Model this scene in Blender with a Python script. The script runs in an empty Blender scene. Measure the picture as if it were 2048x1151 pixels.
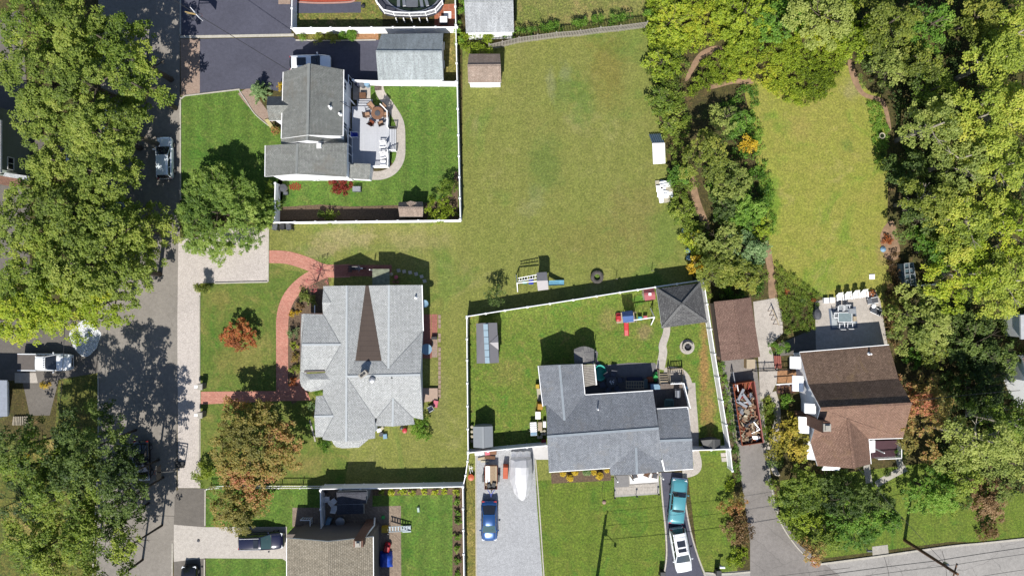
import bpy, math, random
import numpy as np
from mathutils import Vector, Matrix

# ---------------------------------------------------------------- camera, sky, sun, exposure
SC = bpy.context.scene
COL = SC.collection
S = 17.5            # photo pixels per metre on the ground
H = 78.0            # height of the drone
CX, CY = 1024.0, 575.5
cam = bpy.data.cameras.new('camera')
cam.sensor_width = 36.0
cam.lens = 24.0
cam.clip_end = 2000.0
camo = bpy.data.objects.new('camera', cam)
camo.location = (0, 0, H)
COL.objects.link(camo)
SC.camera = camo
SUN_EL = math.radians(47.7)
SUN_AZ = math.radians(180 + 8.1)          # the sun stands south, a touch west: shadows fall up and slightly right
world = bpy.data.worlds.new('World')
SC.world = world
world.use_nodes = True
_w = world.node_tree
_bg = _w.nodes['Background']
_sky = _w.nodes.new('ShaderNodeTexSky')
_sky.sky_type = 'NISHITA'
_sky.sun_disc = False
_sky.sun_elevation = SUN_EL
_sky.sun_rotation = SUN_AZ
_sky.air_density = 0.8
_sky.dust_density = 0.5
_w.links.new(_sky.outputs[0], _bg.inputs[0])
_bg.inputs[1].default_value = 0.088
sl = bpy.data.lights.new('sun', 'SUN')
sl.energy = 4.8
sl.angle = math.radians(0.5)
sl.color = (1.0, 0.958, 0.875)
slo = bpy.data.objects.new('sun', sl)
COL.objects.link(slo)
_sd = Vector((0.141 * math.cos(SUN_EL), 0.99 * math.cos(SUN_EL), -math.sin(SUN_EL)))
slo.rotation_euler = _sd.to_track_quat('-Z', 'Y').to_euler()
SC.view_settings.view_transform = 'Standard'
SC.view_settings.look = 'None'
SC.view_settings.gamma = 1.0
SC.view_settings.exposure = 0.8
SC.render.use_persistent_data = False
SC.cycles.max_bounces = 6
SC.cycles.diffuse_bounces = 4
SC.cycles.glossy_bounces = 2
SC.cycles.transmission_bounces = 4
SC.cycles.transparent_max_bounces = 6
SC.cycles.caustics_reflective = False
SC.cycles.caustics_refractive = False

R = random.Random(7)
NR = np.random.default_rng(7)

# ---------------------------------------------------------------- helpers
def P(px, py, h=0.0):
    """the place in metres of a point seen at photo pixel px,py that stands h above the ground"""
    f = (1 - h / H) / S
    return ((px - CX) * f, (CY - py) * f, h)

def smooth(pts, n=6, closed=False):
    """Catmull-Rom through points"""
    out = []
    m = len(pts)
    rng = range(m) if closed else range(m - 1)
    for i in rng:
        p0 = pts[(i - 1) % m] if closed or i > 0 else pts[0]
        p1 = pts[i]
        p2 = pts[(i + 1) % m]
        p3 = pts[(i + 2) % m] if closed or i + 2 < m else pts[-1]
        for k in range(n):
            t = k / n
            out.append(tuple(0.5 * ((2 * b) + (c - a) * t + (2 * a - 5 * b + 4 * c - d) * t * t + (3 * b - a - 3 * c + d) * t ** 3)
                             for a, b, c, d in zip(p0, p1, p2, p3)))
    if not closed:
        out.append(tuple(pts[-1]))
    return out

class MB:
    """collects shapes and links them as ONE mesh object"""
    def __init__(s):
        s.v = []; s.f = []; s.m = []
    def face(s, pts, mi=0):
        b = len(s.v); s.v += [tuple(p) for p in pts]
        s.f.append(tuple(range(b, b + len(pts)))); s.m.append(mi); return s
    def grid(s, rows, mi=0, closed=False, flip=False):
        b = len(s.v); n = len(rows[0])
        for r in rows: s.v += [tuple(p) for p in r]
        for i in range(len(rows) - 1):
            for j in range(n if closed else n - 1):
                a = b + i * n + j; c = b + i * n + (j + 1) % n
                q = (a, c, c + n, a + n)
                s.f.append(q[::-1] if flip else q); s.m.append(mi)
        return s
    def prism(s, pts, z0, z1, mi=0, side=None, bottom=False):
        a = sum(pts[i][0] * pts[(i + 1) % len(pts)][1] - pts[(i + 1) % len(pts)][0] * pts[i][1] for i in range(len(pts)))
        if a < 0: pts = pts[::-1]
        n = len(pts); b = len(s.v)
        s.v += [(p[0], p[1], z0) for p in pts] + [(p[0], p[1], z1) for p in pts]
        s.f.append(tuple(range(b + n, b + 2 * n))); s.m.append(mi)
        if bottom: s.f.append(tuple(range(b + n - 1, b - 1, -1))); s.m.append(mi)
        for i in range(n):
            j = (i + 1) % n
            s.f.append((b + i, b + j, b + n + j, b + n + i)); s.m.append(mi if side is None else side)
        return s
    def box(s, c, d, rz=0.0, mi=0, tap=1.0, M=None):
        hx, hy, hz = d[0] / 2, d[1] / 2, d[2] / 2
        co, si = math.cos(rz), math.sin(rz); b = len(s.v)
        for z in (-hz, hz):
            t = 1.0 if z < 0 else tap
            for x, y in ((-hx, -hy), (hx, -hy), (hx, hy), (-hx, hy)):
                x *= t; y *= t
                p = Vector((x * co - y * si + c[0], x * si + y * co + c[1], z + c[2]))
                if M is not None: p = M @ p
                s.v.append(tuple(p))
        for q in ((3, 2, 1, 0), (4, 5, 6, 7), (0, 1, 5, 4), (1, 2, 6, 5), (2, 3, 7, 6), (3, 0, 4, 7)):
            s.f.append(tuple(b + k for k in q)); s.m.append(mi)
        return s
    def beam(s, a, c, w, h=None, mi=0):
        h = h or w; a = Vector(a); c = Vector(c); d = (c - a)
        if d.length < 1e-6: return s
        u = d.normalized(); x = Vector((0, 0, 1)).cross(u)
        x = Vector((1, 0, 0)) if x.length < 1e-3 else x.normalized()
        y = u.cross(x); b = len(s.v)
        for p in (a, c):
            for i, j in ((-1, -1), (1, -1), (1, 1), (-1, 1)):
                s.v.append(tuple(p + x * (i * w / 2) + y * (j * h / 2)))
        for q in ((3, 2, 1, 0), (4, 5, 6, 7), (0, 1, 5, 4), (1, 2, 6, 5), (2, 3, 7, 6), (3, 0, 4, 7)):
            s.f.append(tuple(b + k for k in q)); s.m.append(mi)
        return s
    def tube(s, pts, r, n=6, mi=0, caps=True):
        pts = [Vector(p) for p in pts]; k = len(pts)
        rs = r if isinstance(r, (list, tuple)) else [r] * k
        b = len(s.v); x = None
        for i, p in enumerate(pts):
            u = (pts[min(i + 1, k - 1)] - pts[max(i - 1, 0)])
            u = u.normalized() if u.length > 1e-9 else Vector((0, 0, 1))
            if x is None:
                x = Vector((0, 0, 1)).cross(u)
                if x.length < 1e-3: x = Vector((1, 0, 0))
            x = (x - u * x.dot(u)); x = x.normalized() if x.length > 1e-6 else u.orthogonal().normalized()
            y = u.cross(x)
            for j in range(n):
                a = 2 * math.pi * j / n
                s.v.append(tuple(p + x * (rs[i] * math.cos(a)) + y * (rs[i] * math.sin(a))))
        for i in range(k - 1):
            for j in range(n):
                a = b + i * n + j; c = b + i * n + (j + 1) % n
                s.f.append((a, c, c + n, a + n)); s.m.append(mi)
        if caps:
            s.f.append(tuple(range(b + n - 1, b - 1, -1))); s.m.append(mi)
            e = b + (k - 1) * n
            s.f.append(tuple(range(e, e + n))); s.m.append(mi)
        return s
    def lathe(s, c, prof, n=16, mi=0, sx=1.0, sy=1.0, top=True):
        b = len(s.v)
        for r, z in prof:
            for j in range(n):
                a = 2 * math.pi * j / n
                s.v.append((c[0] + r * math.cos(a) * sx, c[1] + r * math.sin(a) * sy, c[2] + z))
        for i in range(len(prof) - 1):
            for j in range(n):
                a = b + i * n + j; d = b + i * n + (j + 1) % n
                s.f.append((a, d, d + n, a + n)); s.m.append(mi)
        if top:
            e = b + (len(prof) - 1) * n
            s.f.append(tuple(range(e, e + n))); s.m.append(mi)
        return s
    def build(s, name, mats, parent=None, world=True, smooth_=False, uv=True):
        off = Vector((0, 0, 0))
        if parent is not None and world:
            q = parent
            while q is not None: off += q.location; q = q.parent
        me = bpy.data.meshes.new(name)
        me.from_pydata([(x - off.x, y - off.y, z - off.z) for x, y, z in s.v], [], s.f)
        if not isinstance(mats, (list, tuple)): mats = [mats]
        for m in mats: me.materials.append(m)
        if len(mats) > 1: me.polygons.foreach_set('material_index', s.m)
        if smooth_: me.polygons.foreach_set('use_smooth', [True] * len(me.polygons))
        if uv and len(s.f) < 20000:
            L = me.uv_layers.new(name='UVMap').data
            vs = me.vertices
            for p in me.polygons:
                nrm = p.normal
                u = Vector((0, 0, 1)).cross(nrm)
                u = Vector((1, 0, 0)) if u.length < 0.05 else u.normalized()
                w = nrm.cross(u)
                for li in p.loop_indices:
                    q = vs[me.loops[li].vertex_index].co
                    L[li].uv = (q.dot(u), q.dot(w))
        me.update()
        o = bpy.data.objects.new(name, me); COL.objects.link(o)
        if parent is not None: o.parent = parent
        return o

def tag(o, label=None, cat=None, group=None, kind=None):
    if label: o['label'] = label
    if cat: o['category'] = cat
    if group: o['group'] = group
    if kind: o['kind'] = kind
    return o

def thing(name, label, cat, loc=(0, 0, 0), rz=0.0, group=None):
    o = bpy.data.objects.new(name, None); COL.objects.link(o)
    o.empty_display_size = 0.3
    o.location = loc; o.rotation_euler = (0, 0, rz)
    return tag(o, label, cat, group)

def dup(root, loc=None, rz=None, label=None, group=None):
    """a copy of a thing with copies of its parts and sub-parts (mesh data shared)"""
    def cp(o, par):
        c = o.copy(); COL.objects.link(c); c.parent = par
        for ch in kids.get(o.name, ()): cp(ch, c)
        return c
    kids = {}
    for o in bpy.data.objects:
        if o.parent is not None: kids.setdefault(o.parent.name, []).append(o)
    r = cp(root, None)
    if loc is not None: r.location = loc
    if rz is not None: r.rotation_euler = (0, 0, rz)
    if label: r['label'] = label
    if group: r['group'] = group
    return r

# ---------------------------------------------------------------- materials
MULT = 2.33
def lin(c): return c / 12.92 if c <= 0.04045 else ((c + 0.055) / 1.055) ** 2.4
def C(r, g, b, k=1.0):
    """real surface colour from the tone it has in full daylight"""
    return tuple(min(0.85, max(0.003, lin(v / 255) / MULT * k)) for v in (r, g, b)) + (1.0,)

class NT:
    def __init__(s, name, rough=0.8, metal=0.0, spec=0.3):
        s.m = bpy.data.materials.new(name); s.m.use_nodes = True
        s.t = s.m.node_tree; s.b = s.t.nodes['Principled BSDF']
        s.b.inputs['Roughness'].default_value = rough
        s.b.inputs['Metallic'].default_value = metal
        s.b.inputs['Specular IOR Level'].default_value = spec
        s._pos = None
    def node(s, ty, **kw):
        n = s.t.nodes.new(ty)
        for k, v in kw.items(): setattr(n, k, v)
        return n
    def set(s, sock, v):
        if isinstance(v, bpy.types.NodeSocket): s.t.links.new(v, sock)
        else: sock.default_value = v
    def pos(s):
        if s._pos is None: s._pos = s.node('ShaderNodeNewGeometry').outputs['Position']
        return s._pos
    def uv(s): return s.node('ShaderNodeTexCoord').outputs['UV']
    def map(s, v, scale=(1, 1, 1), rot=(0, 0, 0)):
        n = s.node('ShaderNodeMapping'); s.set(n.inputs[0], v)
        n.inputs['Scale'].default_value = scale; n.inputs['Rotation'].default_value = rot
        return n.outputs[0]
    def noise(s, scale, detail=3, rough=0.55, vec=None, dist=0.0, col=False):
        n = s.node('ShaderNodeTexNoise'); s.set(n.inputs['Vector'], vec if vec is not None else s.pos())
        n.inputs['Scale'].default_value = scale; n.inputs['Detail'].default_value = detail
        n.inputs['Roughness'].default_value = rough; n.inputs['Distortion'].default_value = dist
        return n.outputs['Color' if col else 'Fac']
    def vor(s, scale, vec=None, feature='F1', out='Distance'):
        n = s.node('ShaderNodeTexVoronoi', feature=feature); s.set(n.inputs['Vector'], vec if vec is not None else s.pos())
        n.inputs['Scale'].default_value = scale
        return n.outputs[out]
    def ramp(s, fac, stops, interp='LINEAR'):
        n = s.node('ShaderNodeValToRGB'); s.set(n.inputs[0], fac)
        n.color_ramp.interpolation = interp
        e = n.color_ramp.elements
        while len(e) < len(stops): e.new(0.5)
        for k, (p, c) in enumerate(stops):
            e[k].position = p
            e[k].color = c if len(c) == 4 else tuple(c) + (1,)
        return n.outputs[0]
    def fr(s, fac, a, b):
        return s.ramp(fac, [(a, (0, 0, 0, 1)), (b, (1, 1, 1, 1))])
    def mix(s, fac, a, b, blend='MIX'):
        n = s.node('ShaderNodeMix', data_type='RGBA', blend_type=blend)
        s.set(n.inputs[0], fac); s.set(n.inputs[6], a); s.set(n.inputs[7], b)
        return n.outputs[2]
    def math(s, op, a, b=0.0, c=0.0):
        n = s.node('ShaderNodeMath', operation=op)
        s.set(n.inputs[0], a); s.set(n.inputs[1], b); s.set(n.inputs[2], c)
        return n.outputs[0]
    def bump(s, h, strength=0.4, dist=0.05):
        n = s.node('ShaderNodeBump'); n.inputs['Strength'].default_value = strength
        n.inputs['Distance'].default_value = dist; s.set(n.inputs['Height'], h)
        s.t.links.new(n.outputs[0], s.b.inputs['Normal']); return s
    def col(s, c): s.set(s.b.inputs['Base Color'], c); return s

def plain(name, c, rough=0.7, metal=0.0, spec=0.4, var=0.12, scale=3.0, bump=0.0, bscale=20):
    n = NT(name, rough, metal, spec)
    f = n.noise(scale, 4)
    g = n.noise(scale * 9, 2)
    f = n.math('ADD', n.math('MULTIPLY', f, 0.65), n.math('MULTIPLY', g, 0.35))
    dk = tuple(v * (1 - var * 1.6) for v in c[:3]) + (1,); lt = tuple(min(0.9, v * (1 + var)) for v in c[:3]) + (1,)
    n.col(n.ramp(f, [(0.3, dk), (0.7, lt)]))
    if bump: n.bump(n.noise(bscale, 3), bump, 0.02)
    return n.m

def m_lawn(name, a, b, dry, green=None, dryamt=(0.55, 0.75), big=0.12, stripe=None, fine=1.0, rot=0.0, spots=()):
    n = NT(name, 0.95, 0, 0.1)
    p = n.pos()
    f1 = n.noise(big, 6, 0.62, dist=0.6)
    f2 = n.noise(big * 6, 5, 0.65)
    f3 = n.noise(4.5, 4, 0.75)
    f = n.math('ADD', n.math('MULTIPLY', f1, 0.5), n.math('MULTIPLY', f2, 0.5))
    base = n.mix(n.fr(f, 0.38, 0.6), a, b)
    if green: base = n.mix(n.math('MULTIPLY', n.fr(n.noise(big * 2.2, 4, 0.6, dist=1.0), 0.56, 0.68), 0.75), base, green)
    if stripe:
        wv = n.node('ShaderNodeTexWave', wave_type='BANDS', bands_direction='X', wave_profile='SIN')
        n.set(wv.inputs[0], n.map(p, rot=(0, 0, rot))); wv.inputs['Scale'].default_value = stripe[0]
        wv.inputs['Distortion'].default_value = 1.2; wv.inputs['Detail'].default_value = 2; wv.inputs['Detail Scale'].default_value = 0.7
        base = n.mix(n.math('MULTIPLY', wv.outputs['Fac'], stripe[1]), base, n.mix(0.5, base, (0, 0, 0, 1)))
    dn = n.noise(big * 3.3, 8, 0.75, dist=0.8)
    base = n.mix(n.fr(dn, *dryamt), base, dry)
    for sx_, sy_, rx_, ry_, cc, am in spots:
        wx, wy, _ = P(sx_, sy_)
        mp = n.node('ShaderNodeMapping'); n.set(mp.inputs[0], p)
        mp.inputs['Location'].default_value = (-wx / rx_, -wy / ry_, 0); mp.inputs['Scale'].default_value = (1 / rx_, 1 / ry_, 0)
        ln = n.node('ShaderNodeVectorMath', operation='LENGTH'); n.set(ln.inputs[0], mp.outputs[0])
        dd = n.math('ADD', ln.outputs['Value'], n.math('MULTIPLY', n.math('SUBTRACT', n.noise(0.7, 5, 0.7), 0.5), 2.2))
        base = n.mix(n.math('MULTIPLY', n.ramp(dd, [(0.35, (1,) * 3), (1.0, (0,) * 3)]), am), base, cc)
    # blades and tufts: lighter and darker grass seen from the air
    k = n.ramp(f3, [(0.36, (0.36, 0.38, 0.34, 1)), (0.5, (0.98, 0.98, 0.98, 1)), (0.64, (1.9, 1.8, 1.65, 1))])
    base = n.mix(0.8 * fine, base, n.mix(1.0, base, k, 'MULTIPLY'))
    k2 = n.ramp(n.noise(11, 2, 0.7), [(0.36, (0.5, 0.5, 0.5, 1)), (0.64, (1.52, 1.5, 1.4, 1))])
    base = n.mix(0.75 * fine, base, n.mix(1.0, base, k2, 'MULTIPLY'))
    base = n.mix(0.10, base, C(150, 146, 132))
    k3 = n.ramp(n.noise(1.3, 4, 0.7, dist=0.5), [(0.34, (0.85, 0.87, 0.82, 1)), (0.66, (1.16, 1.13, 1.16, 1))])
    base = n.mix(1.0, base, k3, 'MULTIPLY')
    n.col(base)
    n.bump(n.math('ADD', n.noise(14, 4, 0.8), n.math('MULTIPLY', f3, 0.8)), 0.75, 0.05)
    return n.m

def m_asphalt(name, c, light=None, patch=0.25, agg=30, cracks=0.0, crackw=0.012):
    n = NT(name, 0.9, 0, 0.2)
    f = n.noise(0.22, 5, 0.6, dist=0.5)
    d = tuple(v * (1 - patch) for v in c[:3]) + (1,); l = light or tuple(v * (1 + patch) for v in c[:3]) + (1,)
    base = n.ramp(f, [(0.32, d), (0.68, l)])
    k = n.ramp(n.noise(agg, 2, 0.8), [(0.25, (0.72,) * 3), (0.75, (1.3,) * 3)])
    base = n.mix(1.0, base, k, 'MULTIPLY')
    k = n.ramp(n.noise(2.5, 5, 0.7), [(0.3, (0.86,) * 3), (0.7, (1.13,) * 3)])
    base = n.mix(1.0, base, k, 'MULTIPLY')
    st = n.fr(n.noise(1.1, 6, 0.75, dist=1.5), 0.66, 0.74)
    base = n.mix(n.math('MULTIPLY', st, 0.35), base, (c[0] * .35, c[1] * .35, c[2] * .35, 1))
    if cracks:
        wv = n.node('ShaderNodeVectorMath', operation='ADD'); n.set(wv.inputs[0], n.pos())
        n.set(wv.inputs[1], n.noise(0.6, 4, 0.6, col=True))
        e = n.vor(0.16, wv.outputs[0], 'DISTANCE_TO_EDGE')
        e = n.ramp(e, [(0.0, (1,) * 3), (crackw, (0,) * 3)])
        base = n.mix(n.math('MULTIPLY', e, cracks), base, (c[0] * .25, c[1] * .25, c[2] * .25, 1))
    n.col(base); n.bump(n.noise(agg, 2), 0.35, 0.02)
    return n.m

def m_brick(name, c1, c2, mortar, w=0.2, h=0.1, ms=0.012, off=0.5, rough=0.85, blotch=0.25, rot=0.0, bump=0.4, uv=True, var=0.5):
    n = NT(name, rough, 0, 0.25)
    b = n.node('ShaderNodeTexBrick'); v = n.uv() if uv else n.pos()
    if rot: v = n.map(v, rot=(0, 0, rot))
    n.set(b.inputs['Vector'], v)
    b.offset = off; b.inputs['Color1'].default_value = c1; b.inputs['Color2'].default_value = c2
    b.inputs['Mortar'].default_value = mortar; b.inputs['Scale'].default_value = 1.0
    b.inputs['Mortar Size'].default_value = ms; b.inputs['Mortar Smooth'].default_value = 0.3
    b.inputs['Brick Width'].default_value = w; b.inputs['Row Height'].default_value = h
    k = n.ramp(n.noise(0.45, 5, 0.65, dist=0.6), [(0.3, (1 - blotch,) * 3), (0.7, (1 + blotch,) * 3)])
    base = n.mix(1.0, b.outputs['Color'], k, 'MULTIPLY')
    k = n.ramp(n.noise(6, 4, 0.75), [(0.3, (1 - var * .45,) * 3), (0.7, (1 + var * .45,) * 3)])
    base = n.mix(1.0, base, k, 'MULTIPLY')
    n.col(base); n.bump(n.math('ADD', b.outputs['Fac'], 0.0), -bump, 0.02)
    return n.m

def m_shingle(name, a, b, dark, row=0.145, w=0.28, blotch=0.12, streak=0.15, patch=None):
    n = NT(name, 0.92, 0, 0.15)
    br = n.node('ShaderNodeTexBrick'); uv = n.uv()
    n.set(br.inputs['Vector'], uv); br.offset = 0.5; br.squash = 1.0
    br.inputs['Color1'].default_value = a; br.inputs['Color2'].default_value = b; br.inputs['Mortar'].default_value = dark
    br.inputs['Scale'].default_value = 1.0; br.inputs['Mortar Size'].default_value = 0.022; br.inputs['Mortar Smooth'].default_value = 0.6
    br.inputs['Brick Width'].default_value = w; br.inputs['Row Height'].default_value = row; br.inputs['Bias'].default_value = 0.0
    c = br.outputs['Color']
    k = n.ramp(n.noise(0.35, 5, 0.65, dist=0.4), [(0.3, (1 - blotch,) * 3), (0.7, (1 + blotch,) * 3)])
    c = n.mix(1.0, c, k, 'MULTIPLY')
    # rain streaks run down the slope, tab-to-tab variation across it
    k = n.ramp(n.noise(1.0, 4, 0.6, vec=n.map(uv, scale=(2.2, 0.25, 1))), [(0.3, (1 - streak,) * 3), (0.7, (1 + streak,) * 3)])
    c = n.mix(1.0, c, k, 'MULTIPLY')
    k = n.ramp(n.noise(9, 3, 0.8), [(0.34, (0.64,) * 3), (0.66, (1.34,) * 3)])
    c = n.mix(1.0, c, k, 'MULTIPLY')
    k = n.ramp(n.vor(1.0, n.map(uv, scale=(3.4, 3.4, 1)), 'F1', 'Color'), [(0.2, (0.95,) * 3), (0.8, (1.05,) * 3)])
    c = n.mix(1.0, c, k, 'MULTIPLY')
    if patch:
        c = n.mix(n.math('MULTIPLY', n.fr(n.noise(0.5, 5, 0.7, dist=0.6), 0.55, 0.68), 0.55), c, patch)
    n.col(c); n.bump(n.math('ADD', n.math('MULTIPLY', br.outputs['Fac'], -1.0), n.noise(24, 2)), 0.5, 0.03)
    return n.m

def m_leaf(name, stops, trans=0.47, rough=0.55):
    """leaves: each leaf carries its own tint, picked along the ramp"""
    n = NT(name, rough, 0, 0.25)
    at = n.node('ShaderNodeAttribute', attribute_type='GEOMETRY', attribute_name='tint')
    c = n.ramp(at.outputs['Fac'], stops)
    n.col(c)
    tr = n.node('ShaderNodeBsdfTranslucent'); n.set(tr.inputs[0], n.mix(1.0, c, (1.3, 1.35, 0.6, 1), 'MULTIPLY'))
    ms = n.node('ShaderNodeMixShader'); ms.inputs[0].default_value = trans
    n.t.links.new(n.b.outputs[0], ms.inputs[1]); n.t.links.new(tr.outputs[0], ms.inputs[2])
    n.t.links.new(ms.outputs[0], n.t.nodes['Material Output'].inputs[0])
    return n.m

def leafset(name, cols, k=1.0, **kw):
    st = [(i / (len(cols) - 1) if len(cols) > 1 else 0, C(*c, k=k)) for i, c in enumerate(cols)]
    return m_leaf(name, st, **kw)

K = 1.95
LEAF = {
 'green':  leafset('leaf_green', [(66, 86, 32), (102, 126, 46), (132, 150, 58), (162, 172, 76)], K),
 'olive':  leafset('leaf_olive', [(76, 88, 38), (112, 126, 50), (138, 148, 62), (164, 164, 76)], K),
 'yellow': leafset('leaf_yellow', [(84, 104, 28), (128, 148, 40), (160, 178, 56), (190, 190, 64)], K),
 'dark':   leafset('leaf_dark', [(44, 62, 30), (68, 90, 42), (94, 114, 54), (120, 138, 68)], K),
 'grey':   leafset('leaf_grey', [(96, 110, 52), (128, 144, 70), (156, 166, 86), (176, 184, 104)], K),
 'blue':   leafset('leaf_blue', [(72, 100, 66), (104, 134, 88), (136, 162, 110), (164, 184, 132)], K),
 'autumn': leafset('leaf_autumn', [(112, 110, 56), (138, 132, 68), (156, 140, 78), (172, 132, 88), (184, 112, 90)], K * 1.1),
 'orange': leafset('leaf_orange', [(132, 84, 50), (164, 98, 58), (186, 112, 66), (198, 134, 86)], K * .95),
 'red':    leafset('leaf_red', [(96, 36, 36), (130, 48, 46), (150, 64, 54), (160, 92, 70)], K),
 'gold':   leafset('leaf_gold', [(140, 116, 34), (190, 158, 40), (214, 186, 54), (226, 206, 90)], K),
 'fresh':  leafset('leaf_fresh', [(60, 92, 32), (88, 126, 42), (114, 152, 54), (146, 176, 76)], K),
 'brown':  leafset('leaf_brown', [(78, 62, 42), (116, 92, 62), (146, 118, 84), (170, 142, 108)], K),
 'pink':   leafset('leaf_pink', [(150, 70, 84), (176, 92, 100), (200, 116, 120), (210, 140, 140)], K),
 'conif':  leafset('leaf_conifer', [(66, 92, 38), (100, 128, 54), (130, 154, 68), (160, 178, 92)], K),
 'goldg':  leafset('leaf_goldgreen', [(116, 116, 44), (146, 140, 54), (172, 160, 62), (196, 174, 76)], K),
 'eastg':  leafset('leaf_east', [(98, 114, 44), (134, 150, 58), (162, 172, 70), (186, 184, 84)], K * 1.15),
 'mapleg': leafset('leaf_maple', [(78, 94, 40), (112, 132, 54), (138, 154, 66), (164, 172, 84)], K),
}
BARK = plain('bark', C(120, 108, 92), 0.95, var=0.35, scale=4, bump=0.6, bscale=14)
BARKL = plain('pale_bark', C(196, 186, 168), 0.9, var=0.3, scale=4, bump=0.4)

M = {}
M['white'] = plain('white_vinyl', (.74, .74, .75, 1), 0.45, var=0.04)
M['whitepaint'] = plain('white_paint', (.70, .70, .71, 1), 0.6, var=0.05)
M['deck'] = m_brick('pale_deck_boards', C(232, 235, 243), C(226, 229, 238), C(190, 192, 202), w=4.0, h=0.14, ms=0.006, blotch=0.03, var=0.1, bump=0.2, rot=math.pi / 2)
M['deckdark'] = m_brick('dark_deck_boards', C(96, 98, 112), C(88, 90, 104), C(40, 40, 52), w=4.0, h=0.14, ms=0.01, blotch=0.08, var=0.2, bump=0.3, rot=math.pi / 2)
M['glass'] = plain('window_glass', (0.02, 0.025, 0.035, 1), 0.06, 0, 0.9, var=0.1)
M['dark'] = plain('black_plastic', (0.02, 0.02, 0.022, 1), 0.5, var=0.2)
M['rubber'] = plain('tyre_rubber', (0.022, 0.022, 0.024, 1), 0.85, var=0.25, bump=0.3)
M['chrome'] = plain('chrome', (0.7, 0.7, 0.72, 1), 0.2, 1.0, var=0.03)
M['steel'] = plain('grey_metal', (0.32, 0.33, 0.35, 1), 0.45, 0.8, var=0.12)
M['concrete'] = m_asphalt('concrete', C(206, 200, 190), patch=0.10, agg=18)
M['darkmetal'] = plain('dark_metal', (0.04, 0.04, 0.045, 1), 0.45, 0.5)
M['wood'] = plain('tan_wood', C(196, 170, 140), 0.85, var=0.2, scale=5, bump=0.3)
M['greywood'] = plain('weathered_wood', C(196, 188, 178), 0.9, var=0.22, scale=5, bump=0.4)
M['brownwood'] = plain('brown_wood', C(130, 92, 66), 0.85, var=0.25, scale=5, bump=0.3)
M['lamp'] = plain('headlight_glass', (0.55, 0.57, 0.6, 1), 0.12, 0, 0.8, var=0.1)
M['taillight'] = plain('taillight_red', (0.35, 0.02, 0.02, 1), 0.25, 0, 0.6)
M['skin_brick'] = m_brick('red_chimney_brick', C(150, 100, 80), C(128, 82, 66), C(170, 150, 136), w=0.22, h=0.075, ms=0.01)
def colr(name, r, g, b, rough=0.5, **kw): 
    M[name] = plain(name, C(r, g, b), rough, **kw); return M[name]
colr('cyan_plastic', 90, 200, 215); colr('blue_plastic', 40, 70, 200); colr('pink_plastic', 238, 120, 140)
colr('red_plastic', 216, 50, 60); colr('orange_plastic', 226, 100, 50); colr('yellow_plastic', 225, 190, 50)
colr('green_plastic', 60, 190, 90); colr('teal_plastic', 64, 200, 185); colr('grey_plastic', 120, 124, 132)
colr('tan_fabric', 206, 166, 136, 0.9); colr('terracotta', 158, 116, 90, 0.9); colr('navy_fabric', 60, 66, 92, 0.9)
colr('cream', 222, 214, 190, 0.8); colr('lightblue_metal', 150, 190, 220, 0.5); colr('redpaint', 196, 66, 62, 0.7)
colr('palewood', 214, 196, 168, 0.85); colr('charcoal', 96, 98, 106, 0.8); colr('rust', 170, 92, 60, 0.9, var=0.35)
colr('purple_deck', 92, 60, 70, 0.85)
# ---------------------------------------------------------------- the ground, lawns, roads, paths
LV = [0]
def sheet(name, pts, z, mat, px=True, up=None, kind='structure', parent=None, label=None):
    pp = [P(*p)[:2] for p in pts] if px else pts
    mb = MB()
    if up: mb.prism(pp, z, z + up)
    else:
        a = sum(pp[i][0] * pp[(i + 1) % len(pp)][1] - pp[(i + 1) % len(pp)][0] * pp[i][1] for i in range(len(pp)))
        if a < 0: pp = pp[::-1]
        mb.face([(x, y, z) for x, y in pp])
    o = mb.build(name, mat, parent)
    if parent is None: tag(o, label, kind=kind)
    return o

def ribbon(name, pts, w, z, mat, up=0.0, label=None, n=5, sm=True, parent=None):
    """a strip w metres wide along photo pixels"""
    q = smooth(pts, n) if sm else pts
    q = [Vector(P(x, y)[:2]) for x, y in q]
    L, Rr = [], []
    for i, p in enumerate(q):
        d = (q[min(i + 1, len(q) - 1)] - q[max(i - 1, 0)]).normalized()
        nn = Vector((-d.y, d.x)); ww = w[0] + (w[1] - w[0]) * i / (len(q) - 1) if isinstance(w, tuple) else w
        L.append(p + nn * ww / 2); Rr.append(p - nn * ww / 2)
    mb = MB()
    mb.grid([[(a.x, a.y, z + up), (b.x, b.y, z + up)] for a, b in zip(L, Rr)])
    if up:
        mb.grid([[(a.x, a.y, z), (a.x, a.y, z + up)] for a in L])
        mb.grid([[(b.x, b.y, z + up), (b.x, b.y, z)] for b in Rr])
        mb.grid([[(L[0].x, L[0].y, z), (Rr[0].x, Rr[0].y, z)], [(L[0].x, L[0].y, z + up), (Rr[0].x, Rr[0].y, z + up)]])
        mb.grid([[(L[-1].x, L[-1].y, z + up), (Rr[-1].x, Rr[-1].y, z + up)], [(L[-1].x, L[-1].y, z), (Rr[-1].x, Rr[-1].y, z)]])
    o = mb.build(name, mat, parent)
    if parent is None: tag(o, label, kind='structure')
    return o

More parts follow.
